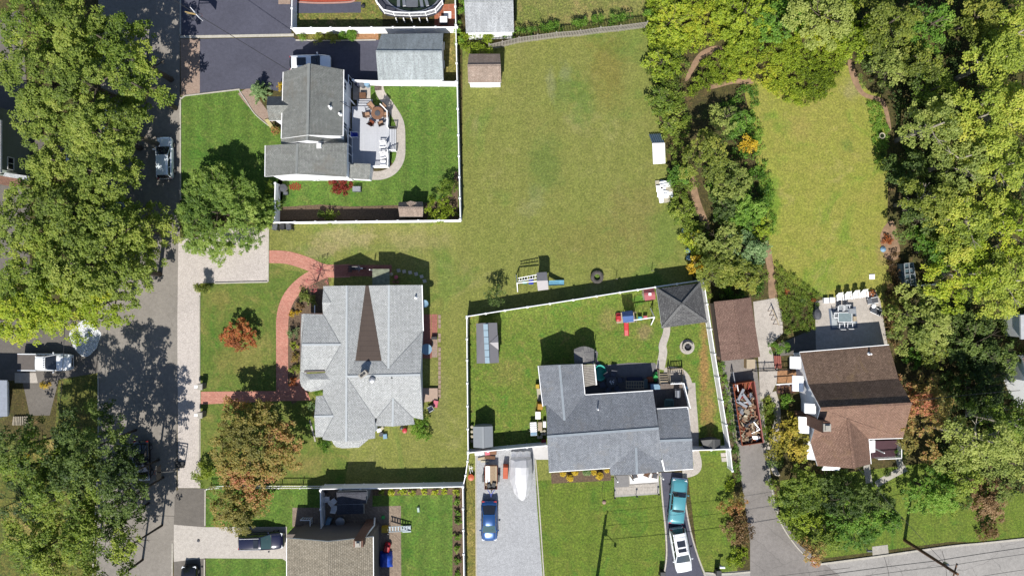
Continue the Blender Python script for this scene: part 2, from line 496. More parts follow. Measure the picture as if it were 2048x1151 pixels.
G_wood = m_lawn('woodland_floor', C(84, 74, 44), C(96, 92, 46), C(150, 118, 84), C(84, 100, 40), (0.56, 0.7), 0.15)
G_field = m_lawn('dry_field_grass', C(147, 158, 74), C(154, 158, 82), C(174, 172, 110), C(114, 152, 60), (0.54, 0.76), 0.05, stripe=(0.09, 0.10), fine=0.6, spots=[
    (1130, 175, 1.6, 3.2, C(104, 142, 62), .5), (1165, 205, 1.8, 3.4, C(92, 142, 46), .5), (1102, 165, .7, 2.2, C(158, 164, 118), .55), (1130, 145, .8, 1.6, C(158, 164, 118), .5),
    (1075, 395, 1.2, 2.2, C(164, 168, 118), .4), (1050, 420, 1.4, 1.6, C(162, 164, 110), .35), (1090, 330, 2.5, 4.5, C(108, 138, 58), .6),
    (1280, 430, 4.5, 5, C(150, 136, 80), .4), (1170, 480, 6, 3.5, C(148, 138, 74), .35), (1330, 470, 2.5, 5, C(118, 150, 58), .6), (1215, 130, 2.5, 6, C(146, 130, 58), .45),
    (690, 475, 4.5, 1.8, C(190, 178, 130), .7), (820, 480, 5, 1.6, C(176, 168, 112), .6), (640, 500, 3, 1.2, C(184, 170, 124), .6), (890, 560, 1.5, 4, C(112, 150, 56), .5), (640, 930, 4, 2, C(150, 148, 84), .4), (880, 800, 1.4, 5, C(152, 156, 92), .5)])
G_vivid = m_lawn('watered_lawn', C(102, 146, 52), C(120, 154, 60), C(148, 160, 82), C(82, 140, 40), (0.54, 0.74), 0.22, stripe=(0.14, 0.4), fine=0.8)
G_front = m_lawn('front_lawn', C(100, 134, 48), C(128, 144, 62), C(164, 156, 88), C(84, 134, 38), (0.5, 0.72), 0.12, fine=0.6, spots=[(440, 600, 2, 2, C(160, 150, 82), .6), (500, 720, 3, 2.2, C(162, 154, 84), .6), (455, 720, 1.6, 2, C(158, 148, 80), .5), (530, 600, 1.5, 1.5, C(104, 142, 44), .6), (610, 930, 3, 1.6, C(168, 152, 92), .5)])
G_yard3 = m_lawn('patchy_yard_grass', C(112, 148, 48), C(134, 152, 62), C(170, 156, 92), C(86, 148, 40), (0.53, 0.74), 0.2, fine=0.85, spots=[(1408, 740, .7, 8, C(186, 142, 92), .8), (1420, 820, .7, 4, C(182, 146, 92), .7), (1290, 665, 1.2, 1.0, C(168, 146, 110), .7), (1215, 640, 1.3, 1.6, C(170, 150, 100), .5), (1010, 740, 2.4, 2, C(158, 150, 84), .5)])
G_front3 = m_lawn('green_front_lawn', C(116, 146, 42), C(130, 150, 56), C(146, 146, 66), C(92, 144, 38), (0.55, 0.75), 0.12, stripe=(0.12, 0.2), fine=0.8)
G_meadow = m_lawn('sunlit_meadow', C(168, 177, 72), C(176, 173, 84), C(190, 180, 110), C(132, 166, 52), (0.56, 0.76), 0.07, fine=0.6, spots=[(1693, 290, 1.1, 1.0, C(120, 150, 60), .7), (1545, 400, 1.3, 4, C(122, 168, 40), .7), (1600, 250, 2, 2, C(190, 170, 100), .4), (1770, 500, 1.3, 2, C(190, 160, 110), .6), (1700, 180, 1.5, 1.5, C(184, 174, 124), .6)])
G_brown = m_lawn('scorched_grass', C(160, 148, 84), C(140, 140, 66), C(196, 176, 112), C(96, 118, 44), (0.5, 0.7), 0.15)
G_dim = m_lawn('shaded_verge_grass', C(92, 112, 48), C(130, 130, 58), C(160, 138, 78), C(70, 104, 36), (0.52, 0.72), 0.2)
A_road = m_asphalt('road_asphalt', C(168, 161, 153), patch=0.10, agg=26, cracks=0.25, crackw=0.006)
A_road2 = m_asphalt('pale_road_asphalt', C(190, 186, 182), patch=0.08, agg=26, cracks=0.5, crackw=0.006)
A_drive = m_asphalt('dark_driveway_asphalt', C(101, 102, 118), patch=0.10, agg=30, cracks=0.0)
A_drive4 = m_asphalt('worn_driveway_asphalt', C(160, 154, 150), patch=0.14, agg=26, cracks=0.35, crackw=0.006)
A_old = m_asphalt('old_pavement', C(134, 128, 122), patch=0.12, agg=26)
A_gravel = m_asphalt('pale_gravel', C(202, 204, 208), patch=0.06, agg=10)
A_apron = m_asphalt('exposed_aggregate', C(230, 220, 213), patch=0.07, agg=9, cracks=0.15, crackw=0.004)
A_conc = M['concrete']
A_patio = m_asphalt('patio_concrete', C(218, 209, 200), patch=0.10, agg=16, cracks=0.2, crackw=0.005)
B_red = m_brick('pink_red_brick_paving', C(236, 172, 152), C(218, 148, 130), C(200, 142, 124), w=0.24, h=0.12, ms=0.01, blotch=0.10, rot=0.3)
B_tan = m_brick('tan_brick_paving', C(196, 172, 156), C(184, 158, 142), C(168, 146, 132), w=0.22, h=0.11, ms=0.008, blotch=0.08)
B_herr = m_brick('grey_brown_pavers', C(190, 170, 150), C(160, 142, 126), C(130, 116, 104), w=0.24, h=0.12, ms=0.012, blotch=0.1, rot=0.78)
B_dkred = m_brick('dusky_red_paving', C(196, 130, 116), C(180, 116, 104), C(150, 104, 96), w=0.3, h=0.15, ms=0.01, blotch=0.12)
B_terra = m_brick('terracotta_patio_tiles', C(206, 130, 98), C(190, 110, 84), C(214, 170, 150), w=0.6, h=0.6, ms=0.02, off=0.0, blotch=0.12)
M_mulch = plain('mulch', C(132, 110, 88), 0.95, var=0.45, scale=6, bump=0.8)
M_dirt = plain('bare_dirt', C(186, 152, 122), 0.95, var=0.28, scale=1.5, bump=0.5)
M_chips = plain('orange_wood_chips', C(200, 150, 108), 0.95, var=0.3, scale=5, bump=0.8)
M_curb = m_asphalt('kerb_concrete', C(222, 216, 204), patch=0.08, agg=14)
M_redmulch = plain('red_mulch', C(206, 92, 66), 0.95, var=0.3, scale=8, bump=0.8)

# base
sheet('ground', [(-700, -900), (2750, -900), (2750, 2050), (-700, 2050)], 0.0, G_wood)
Z = 0.004
# lawns and yards
sheet('lawn', [(537, 430), (925, 430), (925, 95), (980, 92), (1296, 50), (1305, 130), (1320, 250), (1345, 380), (1372, 470), (1385, 560), (1400, 610), (1435, 640), (1470, 925),
               (925, 985), (395, 985), (398, 880), (400, 480)], Z, G_field)
sheet('lawn', [(1030, -60), (1300, -60), (1302, 45), (1160, 62), (1032, 70)], Z, m_lawn('neighbour_grass', C(138, 150, 74), C(150, 150, 84), C(186, 164, 112), C(112, 140, 52), (0.5, 0.7), 0.12))
sheet('lawn', [(363, 191), (400, 186), (480, 178), (505, 205), (535, 243), (565, 258), (565, 430), (363, 430)], Z, G_vivid)
sheet('lawn', [(556, 350), (700, 350), (790, 340), (730, 200), (740, 172), (917, 172), (917, 444), (556, 444)], Z, G_vivid)
sheet('lawn', [(594, -40), (765, -40), (765, 60), (594, 60)], Z, m_lawn('yellowing_yard', C(120, 140, 56), C(146, 140, 76), C(184, 150, 104), C(100, 140, 44), (0.5, 0.68), 0.3))
Z2 = 0.008
sheet('lawn', [(400, 525), (538, 525), (575, 540), (620, 545), (600, 580), (570, 640), (580, 790), (640, 800), (640, 890), (700, 900), (690, 966), (400, 974)], Z2, G_front)
sheet('lawn', [(936, 632), (1410, 560), (1462, 898), (936, 902)], Z2, G_yard3)
sheet('lawn', [(1072, 960), (1330, 950), (1330, 1240), (1085, 1240)], Z2, G_front3)
sheet('lawn', [(1370, 905), (1462, 900), (1475, 1150), (1400, 1150)], Z2, G_front3)
sheet('lawn', smooth([(1490, 165), (1560, 175), (1640, 195), (1690, 130), (1735, 180), (1765, 200), (1775, 330), (1775, 520), (1790, 620), (1640, 592), (1548, 530), (1535, 440), (1512, 330), (1505, 250)], 5, True), Z2, G_meadow)
sheet('lawn', [(412, 978), (560, 978), (925, 972), (925, 1240), (412, 1240)], Z2, G_vivid)
sheet('lawn', [(925, 960), (955, 960), (953, 1240), (925, 1240)], Z2, G_brown)
sheet('lawn', [(1560, 960), (1850, 925), (2100, 1000), (2100, 1085), (1900, 1082), (1650, 1115), (1560, 1040)], Z2, G_front3)
sheet('lawn', [(-60, 0), (22, 40), (20, 230), (-60, 260)], Z2, G_brown)
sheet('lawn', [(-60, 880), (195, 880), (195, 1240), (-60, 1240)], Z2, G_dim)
sheet('lawn', smooth([(20, 1010), (70, 1000), (80, 1060), (40, 1090), (10, 1060)], 4, True), 0.012, G_brown)  # sunlit patch between the trees, painted as paler brown grass over the dimmer sheet
sheet('lawn', smooth([(60, 885), (130, 880), (135, 915), (80, 920)], 4, True), 0.012, G_brown)  # another sun patch put into the grass colour
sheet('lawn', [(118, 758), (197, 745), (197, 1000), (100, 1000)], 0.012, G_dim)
# soil strips and beds
sheet('garden_bed', [(560, 414), (640, 409), (700, 413), (800, 410), (880, 402), (902, 385), (910, 342), (916, 345), (916, 440), (560, 440)], 0.012, M_mulch)
sheet('garden_bed', [(745, 68), (596, 80), (596, 68)], 0.012, G_brown)
sheet('garden_bed', [(712, 68), (757, 66), (757, 80), (712, 80)], 0.016, M_chips)
sheet('garden_bed', [(888, 60), (914, 60), (914, 162), (888, 162)], 0.012, G_brown)
sheet('garden_bed', smooth([(578, 600), (610, 560), (655, 548), (652, 640), (602, 700), (600, 790), (578, 790)], 3, True), 0.014, M_mulch)
sheet('garden_bed', [(1102, 945), (1222, 937), (1222, 960), (1103, 966)], 0.014, M_mulch)
sheet('garden_bed', [(905, 985), (926, 985), (926, 1240), (905, 1240)], 0.014, M_mulch)
sheet('garden_bed', [(745, 978), (926, 974), (926, 988), (745, 990)], 0.015, M_mulch)
sheet('garden_bed', [(1418, 610), (1438, 604), (1480, 900), (1470, 940), (1460, 900)], 0.014, M_mulch)
sheet('garden_bed', [(1555, 739), (1592, 738), (1592, 765), (1553, 765)], 0.016, M_chips)
sheet('garden_bed', [(1588, 820), (1612, 820), (1625, 880), (1600, 870)], 0.016, M_chips)
sheet('dirt_path', smooth([(1430, 92), (1400, 105), (1382, 130), (1370, 160), (1378, 158), (1395, 130), (1412, 112), (1446, 98)], 4, True), 0.016, M_dirt)
sheet('dirt_path', smooth([(1420, 172), (1460, 160), (1500, 158), (1503, 168), (1465, 168), (1425, 178)], 4, True), 0.016, M_dirt)
sheet('dirt_path', smooth([(1378, 350), (1388, 352), (1400, 400), (1420, 455), (1405, 450), (1385, 400)], 4, True), 0.016, M_dirt)
sheet('dirt_path', smooth([(1695, 122), (1704, 123), (1712, 145), (1728, 184), (1764, 197), (1777, 225), (1782, 262), (1772, 240), (1760, 206), (1724, 192), (1703, 160)], 4, True), 0.016, M_dirt)
sheet('dirt_path', smooth([(1535, 485), (1543, 505), (1550, 560), (1554, 595), (1538, 595), (1536, 550), (1528, 500)], 4, True), 0.016, M_dirt)
sheet('dirt_path', smooth([(1760, 470), (1785, 440), (1800, 500), (1790, 520), (1770, 515)], 3, True), 0.014, M_dirt)
# the street in the west
sheet('road', [(197, -900), (360, -900), (360, 480), (356, 640), (353, 1000), (345, 1151), (343, 2050), (180, 2050), (197, 850)], 0.014, A_road)
ribbon('kerb', [(361.5, -300), (361.5, 70)], 0.14, 0.0, M_curb, 0.10, sm=False)
ribbon('kerb', [(361.5, 195), (361.5, 400)], 0.14, 0.0, M_curb, 0.10, sm=False)
ribbon('kerb', [(345, 1085), (344, 1400)], 0.12, 0.0, M_curb, 0.05, sm=False)
sheet('pavement', [(357, 475), (401, 475), (401, 975), (356, 975), (355, 640)], 0.018, A_apron)
sheet('parking_pad', [(400, 455), (536, 455), (536, 562), (400, 566)], 0.022, A_apron)
ribbon('kerb', [(537.5, 455), (536.8, 563)], 0.14, 0.0, M_curb, 0.12, sm=False)
ribbon('kerb', [(536, 563.5), (430, 566)], 0.14, 0.0, M_curb, 0.14, sm=False)
ribbon('kerb', [(399.5, 592), (399.5, 763)], 0.12, 0.0, M_curb, 0.10, sm=False)
ribbon('kerb', [(399, 832), (398, 925)], 0.12, 0.0, M_curb, 0.10, sm=False)
# driveways in the north
sheet('driveway', [(361, -300), (583, -300), (583, 68), (400, 73), (361, 75)], 0.018, A_drive)
sheet('driveway', [(400, 78), (586, 75), (594, 80), (760, 80), (760, 165), (705, 165), (570, 185), (520, 176), (480, 179), (400, 188)], 0.018, A_drive)
sheet('pavement', [(361, 78), (400, 78), (400, 188), (362, 192)], 0.020, B_tan)
ribbon('kerb', [(361, 74.5), (480, 72.5), (588, 70.5)], 0.30, 0.0, M_curb, 0.06, sm=False)
ribbon('kerb', [(363, 198), (370, 192), (400, 188.5), (480, 179)], 0.13, 0.0, M_curb, 0.10, sm=False)
ribbon('kerb', [(592, 81), (656, 82), (752, 80.5)], 0.12, 0.0, M_curb, 0.10, sm=False)
sheet('paving_slab', [(557, -20), (581, -20), (581, 9), (557, 9)], 0.030, B_tan)
sheet('driveway', [(595, 5), (722, 4), (722, 26), (595, 27)], 0.018, A_drive)
sheet('play_bed', smooth([(590, -20), (712, -20), (710, 0), (704, 3), (600, 6), (592, 4)], 2, True), 0.03, M_redmulch)
ribbon('kerb', [(592, 4.5), (640, 6.8), (702, 4.5), (710, -4)], 0.16, 0.0, plain('pink_kerb', C(220, 170, 156)), 0.10)
# garden walk of the north-west house
wk = smooth([(490, 177), (508, 200), (530, 225), (541, 243)], 5)
ribbon('garden_path', [(490, 179), (503, 200), (522, 222), (543, 246)], (1.9, 0.9), 0.014, B_tan)
ribbon('kerb', [(478, 180), (492, 201), (510, 228), (538, 252)], 0.10, 0.0, M_curb, 0.09)
sheet('landing_step', [(530, 240), (537, 238), (549, 255), (541, 256)], 0.0, plain('pale_yellow_paint', C(228, 214, 150)), up=0.16)
sheet('patio', [(706, 163), (741, 163), (741, 200), (706, 200)], 0.016, A_patio)
ribbon('garden_path', [(757, 166), (762, 188), (780, 212), (799, 245), (802, 285), (800, 318), (786, 340), (765, 350), (744, 351)], (1.0, 1.0), 0.016, A_patio)
# concrete drive in the south-west
sheet('driveway', [(348, 1048), (410, 1053), (574, 1052), (574, 1122), (565, 1116), (410, 1115), (348, 1122)], 0.020, m_asphalt('pale_drive_concrete', C(224, 216, 208), patch=0.06, agg=16))
sheet('pavement', [(357, 976), (411, 976), (411, 1053), (348, 1048), (350, 990)], 0.018, A_old)
sheet('pavement', [(348, 1122), (410, 1115), (410, 1400), (345, 1400)], 0.018, A_old)
ribbon('kerb', [(411, 978), (410.5, 1050)], 0.14, 0.0, M_curb, 0.08, sm=False)
ribbon('kerb', [(409.5, 1117), (409, 1300)], 0.14, 0.0, M_curb, 0.08, sm=False)
lawnbits = [(585, 1014, 648, 1052)]
for a, b, c, d in lawnbits: sheet('patio', [(a, b), (c, b), (c, d), (a, d)], 0.018, B_herr)
sheet('patio', [(648, 978), (745, 978), (745, 1012), (802, 1010), (803, 1240), (745, 1240), (745, 1060), (648, 1060)], 0.018, B_herr)
sheet('sidewalk', [(602, 1050), (628, 1050), (628, 1076), (602, 1076)], 0.022, A_patio)
# brick walks of the white-roofed house
ribbon('brick_path', [(536, 513), (575, 515), (615, 527), (650, 541), (700, 541)], (1.45, 1.5), 0.020, B_red)
ribbon('brick_path', [(648, 543), (610, 562), (580, 592), (566, 630), (564.5, 680), (564.5, 795)], (1.5, 1.35), 0.024, B_red)
sheet('brick_path', [(402, 782.5), (565, 781), (585, 765), (602, 755), (622, 800), (560, 801), (402, 808)], 0.028, B_red)
sheet('patio', [(670, 529.5), (783.5, 529.5), (783.5, 548), (742, 552), (670, 552)], 0.030, B_dkred)
for k, (x, y) in enumerate([(797, 541), (808, 543), (820, 545), (832, 548), (843, 553), (849, 562)]):
    sheet('stepping_stone', [(x - 4, y - 3), (x + 3, y - 4), (x + 4.5, y + 2), (x - 2, y + 3.5)], 0.02, A_patio, up=0.03)
sheet('patio', [(845, 628), (862, 628), (863, 716), (846, 716)], 0.02, B_dkred)
sheet('patio', [(863, 628), (875, 628), (875, 652), (874, 714), (863, 714)], 0.018, B_dkred)
sheet('patio', [(864, 678), (875, 678), (875, 714), (864, 714)], 0.022, B_tan)
for k in range(18):
    y = 629 + k * 9.3
    if R.random() < .12: continue
    sheet('edging_brick', [(876.5, y), (881.5 + R.random(), y + .3), (881.5, y + 8), (876.8, y + 8)], 0.012, B_tan, up=0.035)
sheet('stoop', [(845, 775), (876, 775), (876, 799), (846, 803)], 0.0, plain('stoop_pale_brown', C(206, 178, 160), var=0.1), up=0.32)
ribbon('kerb', [(620, 840), (626, 862), (631, 882)], 0.16, 0.0, M_curb, 0.08)
# gravel drive, south
sheet('driveway', [(952, 905), (1068, 893), (1074, 1010), (1092, 1240), (952, 1240)], 0.018, A_gravel)
ribbon('kerb', [(951.5, 906), (953.5, 1300)], 0.13, 0.0, M_curb, 0.08, sm=False)
ribbon('kerb', [(1071, 918), (1079, 1020), (1091, 1200)], 0.13, 0.0, M_curb, 0.08)
sheet('paving_slab', [(1064, 893), (1098, 890), (1098, 918), (1070, 918)], 0.03, plain('white_concrete', C(238, 236, 236), 0.8, var=0.05))
# asphalt drive with paver edges
d3 = [(1322, 943), (1326, 1000), (1332, 1060), (1333, 1110), (1326, 1151), (1300, 1240), (1450, 1240), (1408, 1151), (1390, 1100), (1377, 1050), (1368, 990), (1364, 944)]
sheet('driveway', d3, 0.020, A_drive)
ribbon('kerb', [(1320.5, 944), (1325, 1000), (1331, 1060), (1333, 1105), (1329, 1140), (1316, 1200)], 0.17, 0.0, M_curb, 0.05)
ribbon('kerb', [(1366, 942), (1370, 1000), (1379, 1052), (1392, 1100), (1410, 1148), (1440, 1210)], 0.17, 0.0, M_curb, 0.05)
ribbon('garden_path', [(1382, 765), (1384, 800), (1388, 850), (1389, 900)], 0.95, 0.022, A_patio)
ribbon('garden_path', [(1389, 900), (1395, 925), (1390, 940), (1366, 948)], (0.95, 0.95), 0.026, A_patio)
sheet('patio', smooth([(1330, 735), (1362, 736), (1378, 750), (1384, 770), (1370, 775), (1330, 775)], 3, True), 0.018, A_patio)
ribbon('garden_path', [(1334, 650), (1332, 668), (1325, 690), (1326, 705), (1320, 738)], (0.75, 1.0), 0.026, A_patio)
sheet('patio', smooth([(1190, 745), (1188, 700), (1196, 705), (1204, 730), (1310, 725), (1310, 790), (1175, 800), (1168, 745)], 2, True), 0.020, m_asphalt('slate_grey_patio', C(140, 138, 140), patch=0.12))
sheet('paving_slab', [(1378, 893), (1386, 892), (1386, 945), (1378, 947)], 0.034, A_patio)
for k, (x, y) in enumerate([(1441, 905), (1442.5, 914.5)]):
    sheet('paving_slab', [(x, y), (x + 10.5, y - .5), (x + 11, y + 7.6), (x + .8, y + 8)], 0.016, A_patio, up=0.03)
# drive and court of the brown-roofed house
sheet('driveway', [(1441, 715), (1470, 712), (1500, 712), (1512, 720), (1520, 790), (1532, 885), (1540, 950), (1560, 1030), (1600, 1090), (1650, 1128), (1680, 1150), (1500, 1160), (1500, 1080), (1478, 930), (1462, 850)], 0.020, A_drive4)
sheet('patio', [(1506, 603), (1553, 595), (1556, 600), (1566, 665), (1540, 690), (1555, 735), (1553, 765), (1543, 785), (1520, 800), (1517, 725)], 0.022, A_patio)
ribbon('kerb', [(1522, 790), (1530, 860), (1538, 940), (1548, 1000), (1564, 1050), (1598, 1098), (1632, 1126)], 0.14, 0.0, M_curb, 0.08)
ribbon('kerb', [(1459, 760), (1468, 850), (1478, 925)], 0.14, 0.0, plain('tan_kerb', C(190, 172, 146)), 0.12)
ribbon('garden_path', [(1545, 783), (1553, 815), (1553, 850), (1540, 885), (1533, 905)], 0.8, 0.026, A_patio)
sheet('sidewalk', smooth([(1536, 890), (1560, 865), (1556, 890), (1552, 930), (1560, 950), (1545, 945), (1538, 915)], 3, True), 0.028, A_patio)
sheet('patio', [(1629, 602), (1750, 580), (1760, 600), (1775, 690), (1632, 700)], 0.020, A_patio)
sheet('patio', [(1550, 690), (1632, 655), (1632, 705), (1552, 712)], 0.018, A_old)
ribbon('garden_path', [(1732, 925), (1738, 965)], 0.75, 0.02, A_conc)
ribbon('garden_path', [(1752, 968), (1782, 950), (1812, 935)], 0.75, 0.024, A_conc)
ribbon('garden_path', [(1796, 885), (1797, 915), (1803, 938)], 0.7, 0.028, A_conc)
# the street in the south-east
sheet('road', [(1380, 1148), (1640, 1128), (1750, 1113), (1900, 1092), (2048, 1077), (2750, 1000), (2750, 1400), (1200, 1500), (1250, 1200)], 0.016, A_road2)
ribbon('kerb', [(1640, 1126.5), (1750, 1112), (1900, 1091), (2048, 1076), (2700, 1002)], 0.22, 0.0, M_curb, 0.12)
ribbon('kerb', [(1410, 1144), (1450, 1146), (1500, 1142)], 0.2, 0.0, M_curb, 0.10)
sheet('sidewalk', [(1744, 1092), (1775, 1088), (1777, 1106), (1745, 1110)], 0.020, A_conc)
# west side
sheet('driveway', [(-60, 640), (197, 640), (197, 745), (118, 758), (100, 830), (60, 830), (45, 760), (-60, 760)], 0.018, A_old)
sheet('driveway', [(-60, 60), (40, 20), (60, 230), (60, 560), (-60, 560)], 0.018, A_old)
sheet('sidewalk', [(30, 745), (72, 745), (76, 765), (30, 765)], 0.024, A_patio)
sheet('driveway', [(60, 270), (200, 270), (200, 320), (60, 320)], 0.018, A_old)

seam = plain('tar_seam', C(84, 80, 78), .8)
for pts in ([(256, 1031), (300, 1030), (349, 1031)], [(1500, 1160), (1560, 1150), (1700, 1134)], [(1884, 1100), (1890, 1125), (1893, 1151)], [(1768, 1112), (1776, 1140), (1778, 1160)]):
    ribbon('road_seam', pts, .05, .021, seam)
ribbon('kerb', [(197, 746), (197, 900), (190, 1060), (182, 1240)], .13, 0.0, M_curb, .08)
# ---------------------------------------------------------------- buildings
SH1 = m_shingle('grey_shingles', C(178, 180, 175), C(162, 164, 160), C(118, 120, 118), patch=C(152, 146, 136))
SH2 = m_shingle('pale_grey_shingles', C(230, 232, 230), C(218, 220, 220), C(156, 160, 164), blotch=0.05, streak=0.08)
SH3 = m_shingle('blue_grey_shingles', C(172, 178, 186), C(158, 163, 172), C(118, 122, 132), blotch=0.10, streak=0.12, patch=C(160, 158, 156))
SH4 = m_shingle('brown_shingles', C(178, 145, 127), C(162, 129, 112), C(116, 88, 76), blotch=0.08, streak=0.10, patch=C(170, 138, 110))
SH5 = m_shingle('tan_shingles', C(190, 180, 162), C(172, 162, 144), C(122, 114, 102), w=0.3, row=0.2, blotch=0.06)
SHG = m_shingle('weathered_garage_shingles', C(200, 208, 210), C(192, 200, 203), C(166, 176, 180), blotch=0.1, streak=0.2)
SHP = m_shingle('pale_shed_shingles', C(206, 209, 212), C(198, 202, 206), C(176, 180, 186), blotch=0.06)
SHB = m_shingle('mauve_brown_shingles', C(162, 134, 120), C(148, 120, 108), C(128, 98, 90), blotch=0.08, row=0.16, w=0.3)
SHT = m_shingle('tan_shed_shingles', C(196, 178, 164), C(184, 164, 150), C(150, 130, 118), blotch=0.08)
SHD = m_shingle('charcoal_shingles', C(104, 106, 116), C(92, 94, 104), C(66, 68, 78), blotch=0.06)
SHZ = m_shingle('mottled_grey_shingles', C(132, 132, 132), C(108, 108, 110), C(80, 80, 82), row=0.2, w=0.35, blotch=0.1, streak=0.1)
BROWNFLAT = m_brick('brown_roll_roofing', C(108, 94, 86), C(101, 88, 81), C(82, 72, 68), w=6, h=0.55, ms=0.02, blotch=0.08, var=0.2)
W_white = m_brick('white_siding', (.72, .73, .75, 1), (.69, .70, .73, 1), (.45, .46, .5, 1), w=8, h=0.16, ms=0.012, blotch=0.02, var=0.06, bump=0.5, rough=0.6)
W_grey = m_brick('grey_siding', C(150, 150, 154), C(144, 144, 150), C(110, 110, 116), w=8, h=0.16, ms=0.012, blotch=0.03, var=0.08, bump=0.5)
W_sage = m_brick('sage_siding', C(168, 180, 168), C(160, 172, 160), C(120, 130, 122), w=8, h=0.2, ms=0.012, blotch=0.03, var=0.08)
W_tan = m_brick('taupe_siding', C(150, 138, 130), C(144, 132, 124), C(110, 100, 94), w=8, h=0.16, ms=0.012, blotch=0.03, var=0.08)
FASC = plain('fascia_paint', (.66, .66, .68, 1), 0.6, var=0.05)
FASCB = plain('brown_fascia_paint', C(120, 92, 80), 0.7, var=0.1)

def roof(parent, faces, mats, t=0.14, name='roof'):
    """roof planes given as seen (pixel x, pixel y, height); one slab with white fascia round its free edges"""
    keys = {}; vs = []
    def k(p):
        if p not in keys: keys[p] = len(vs); vs.append(P(*p))
        return keys[p]
    fs = []
    for f in faces:
        q = [k(tuple(p)) for p in f]
        a = Vector((0, 0, 0)); n = len(q)
        for i in range(n):
            u, w = vs[q[i]], vs[q[(i + 1) % n]]
            a += Vector(((u[1] - w[1]) * (u[2] + w[2]), (u[2] - w[2]) * (u[0] + w[0]), (u[0] - w[0]) * (u[1] + w[1])))
        fs.append(q if a.z > 0 else q[::-1])
    ed = {}
    for q in fs:
        for i in range(len(q)):
            e = (q[i], q[(i + 1) % len(q)]); ed[tuple(sorted(e))] = ed.get(tuple(sorted(e)), []) + [e]
    mb = MB(); n0 = len(vs)
    mb.v = list(vs) + [(x, y, z - t) for x, y, z in vs]
    for q in fs: mb.f.append(tuple(q)); mb.m.append(0)
    for q in fs: mb.f.append(tuple(i + n0 for i in [q[0]] + q[:0:-1])); mb.m.append(1)
    for es in ed.values():
        if len(es) == 1:
            a, b = es[0]
            mb.f.append((a, a + n0, b + n0, b)); mb.m.append(1)
            mb.f[-1] = (b, a, a + n0, b + n0)
    return mb.build(name, mats, parent)

def posts(parent, name, pts, h, w, mat, z=0.0):
    for px, py in pts:
        q = P(px, py); mb = MB(); mb.beam((q[0], q[1], z), (q[0], q[1], h), w); mb.build(name, mat, parent)

def inset(loop, d):
    q = [Vector(P(*p)) for p in loop]; n = len(q)
    a = sum(q[i].x * q[(i + 1) % n].y - q[(i + 1) % n].x * q[i].y for i in range(n))
    if a < 0: q = q[::-1]
    out = []
    for i in range(n):
        e0 = (q[i] - q[i - 1]); e1 = (q[(i + 1) % n] - q[i])
        n0 = Vector((-e0.y, e0.x)).normalized(); n1 = Vector((-e1.y, e1.x)).normalized()
        m = n0 + n1; m = m / max(0.4, m.length_squared) * 2 if m.length > 1e-3 else n0
        out.append((q[i].x + m.x * d, q[i].y + m.y * d, q[i].z))
    return out

def walls(parent, loop, d, mat, drop=0.13, name='wall', base=True):
    q = inset(loop, d); n = len(q); mb = MB()
    for i in range(n):
        a, b = q[i], q[(i + 1) % n]
        mb.face([(a[0], a[1], 0.0), (b[0], b[1], 0.0), (b[0], b[1], b[2] - drop), (a[0], a[1], a[2] - drop)])
    o = mb.build(name, mat, parent)
    return q

def gable(parent, nw, ne, se, sw, r0, r1, mats, wm=None, d=0.2, t=0.12, axis='x'):
    """simple gabled roof; axis x: ridge runs west-east, r0 west end"""
    if axis == 'x': fs = [[nw, ne, r1, r0], [r0, r1, se, sw]]; loop = [nw, r0, sw, se, r1, ne]
    else: fs = [[nw, r0, r1, sw], [r0, ne, se, r1]]; loop = [nw, r0, ne, se, r1, sw]
    roof(parent, fs, mats, t)
    q = walls(parent, loop, d, wm, t + 0.02) if wm else None
    # ridge cap
    a = Vector(P(*r0)); b = Vector(P(*r1)); mb = MB()
    mb.beam(a + Vector((0, 0, .01)), b + Vector((0, 0, .01)), 0.24, 0.05)
    mb.build('ridge_cap', mats[0], parent)
    return q

def caps(parent, segs, mat, w=0.26):
    for a, b in segs:
        mb = MB(); mb.beam(Vector(P(*a)) + Vector((0, 0, .012)), Vector(P(*b)) + Vector((0, 0, .012)), w, 0.05)
        mb.build('ridge_cap', mat, parent)

def gutter(parent, a, b, mat=None, w=0.13):
    mb = MB(); A = Vector(P(*a)); B = Vector(P(*b))
    mb.beam(A - Vector((0, 0, .06)), B - Vector((0, 0, .06)), w, 0.12)
    return mb.build('gutter', mat or M['white'], parent)

def window(parent, x, y, z, w, h, ang, mull=1, frame=None, name='window', glass=None):
    """a framed window on a wall; ang = direction the wall faces"""
    nx, ny = math.cos(ang), math.sin(ang); tx, ty = -ny, nx
    Mx = Matrix(((tx, 0, nx, x), (ty, 0, ny, y), (0, 1, 0, z), (0, 0, 0, 1)))
    f = MB(); t = 0.07
    for cx, cy, sx, sy in ((0, h / 2, w + t, t), (0, -h / 2, w + t, t), (-w / 2, 0, t, h), (w / 2, 0, t, h)):
        f.box((cx, cy, 0.03), (sx, sy, 0.08), M=Mx)
    for k in range(1, mull + 1):
        f.box((-w / 2 + w * k / (mull + 1), 0, 0.02), (0.045, h, 0.05), M=Mx)
    fo = f.build(name, frame or M['white'], parent)
    g = MB(); g.box((0, 0, 0.012), (w, h, 0.016), M=Mx); g.build('pane', glass or M['glass'], fo)
    return fo

def on_we(xw, px, py):
    """where a pixel meets a wall at world x"""
    f = xw * S / (px - CX); z = H * (1 - f)
    return P(px, py, z)
def on_ns(yw, px, py):
    f = yw * S / (CY - py); z = H * (1 - f)
    return P(px, py, z)

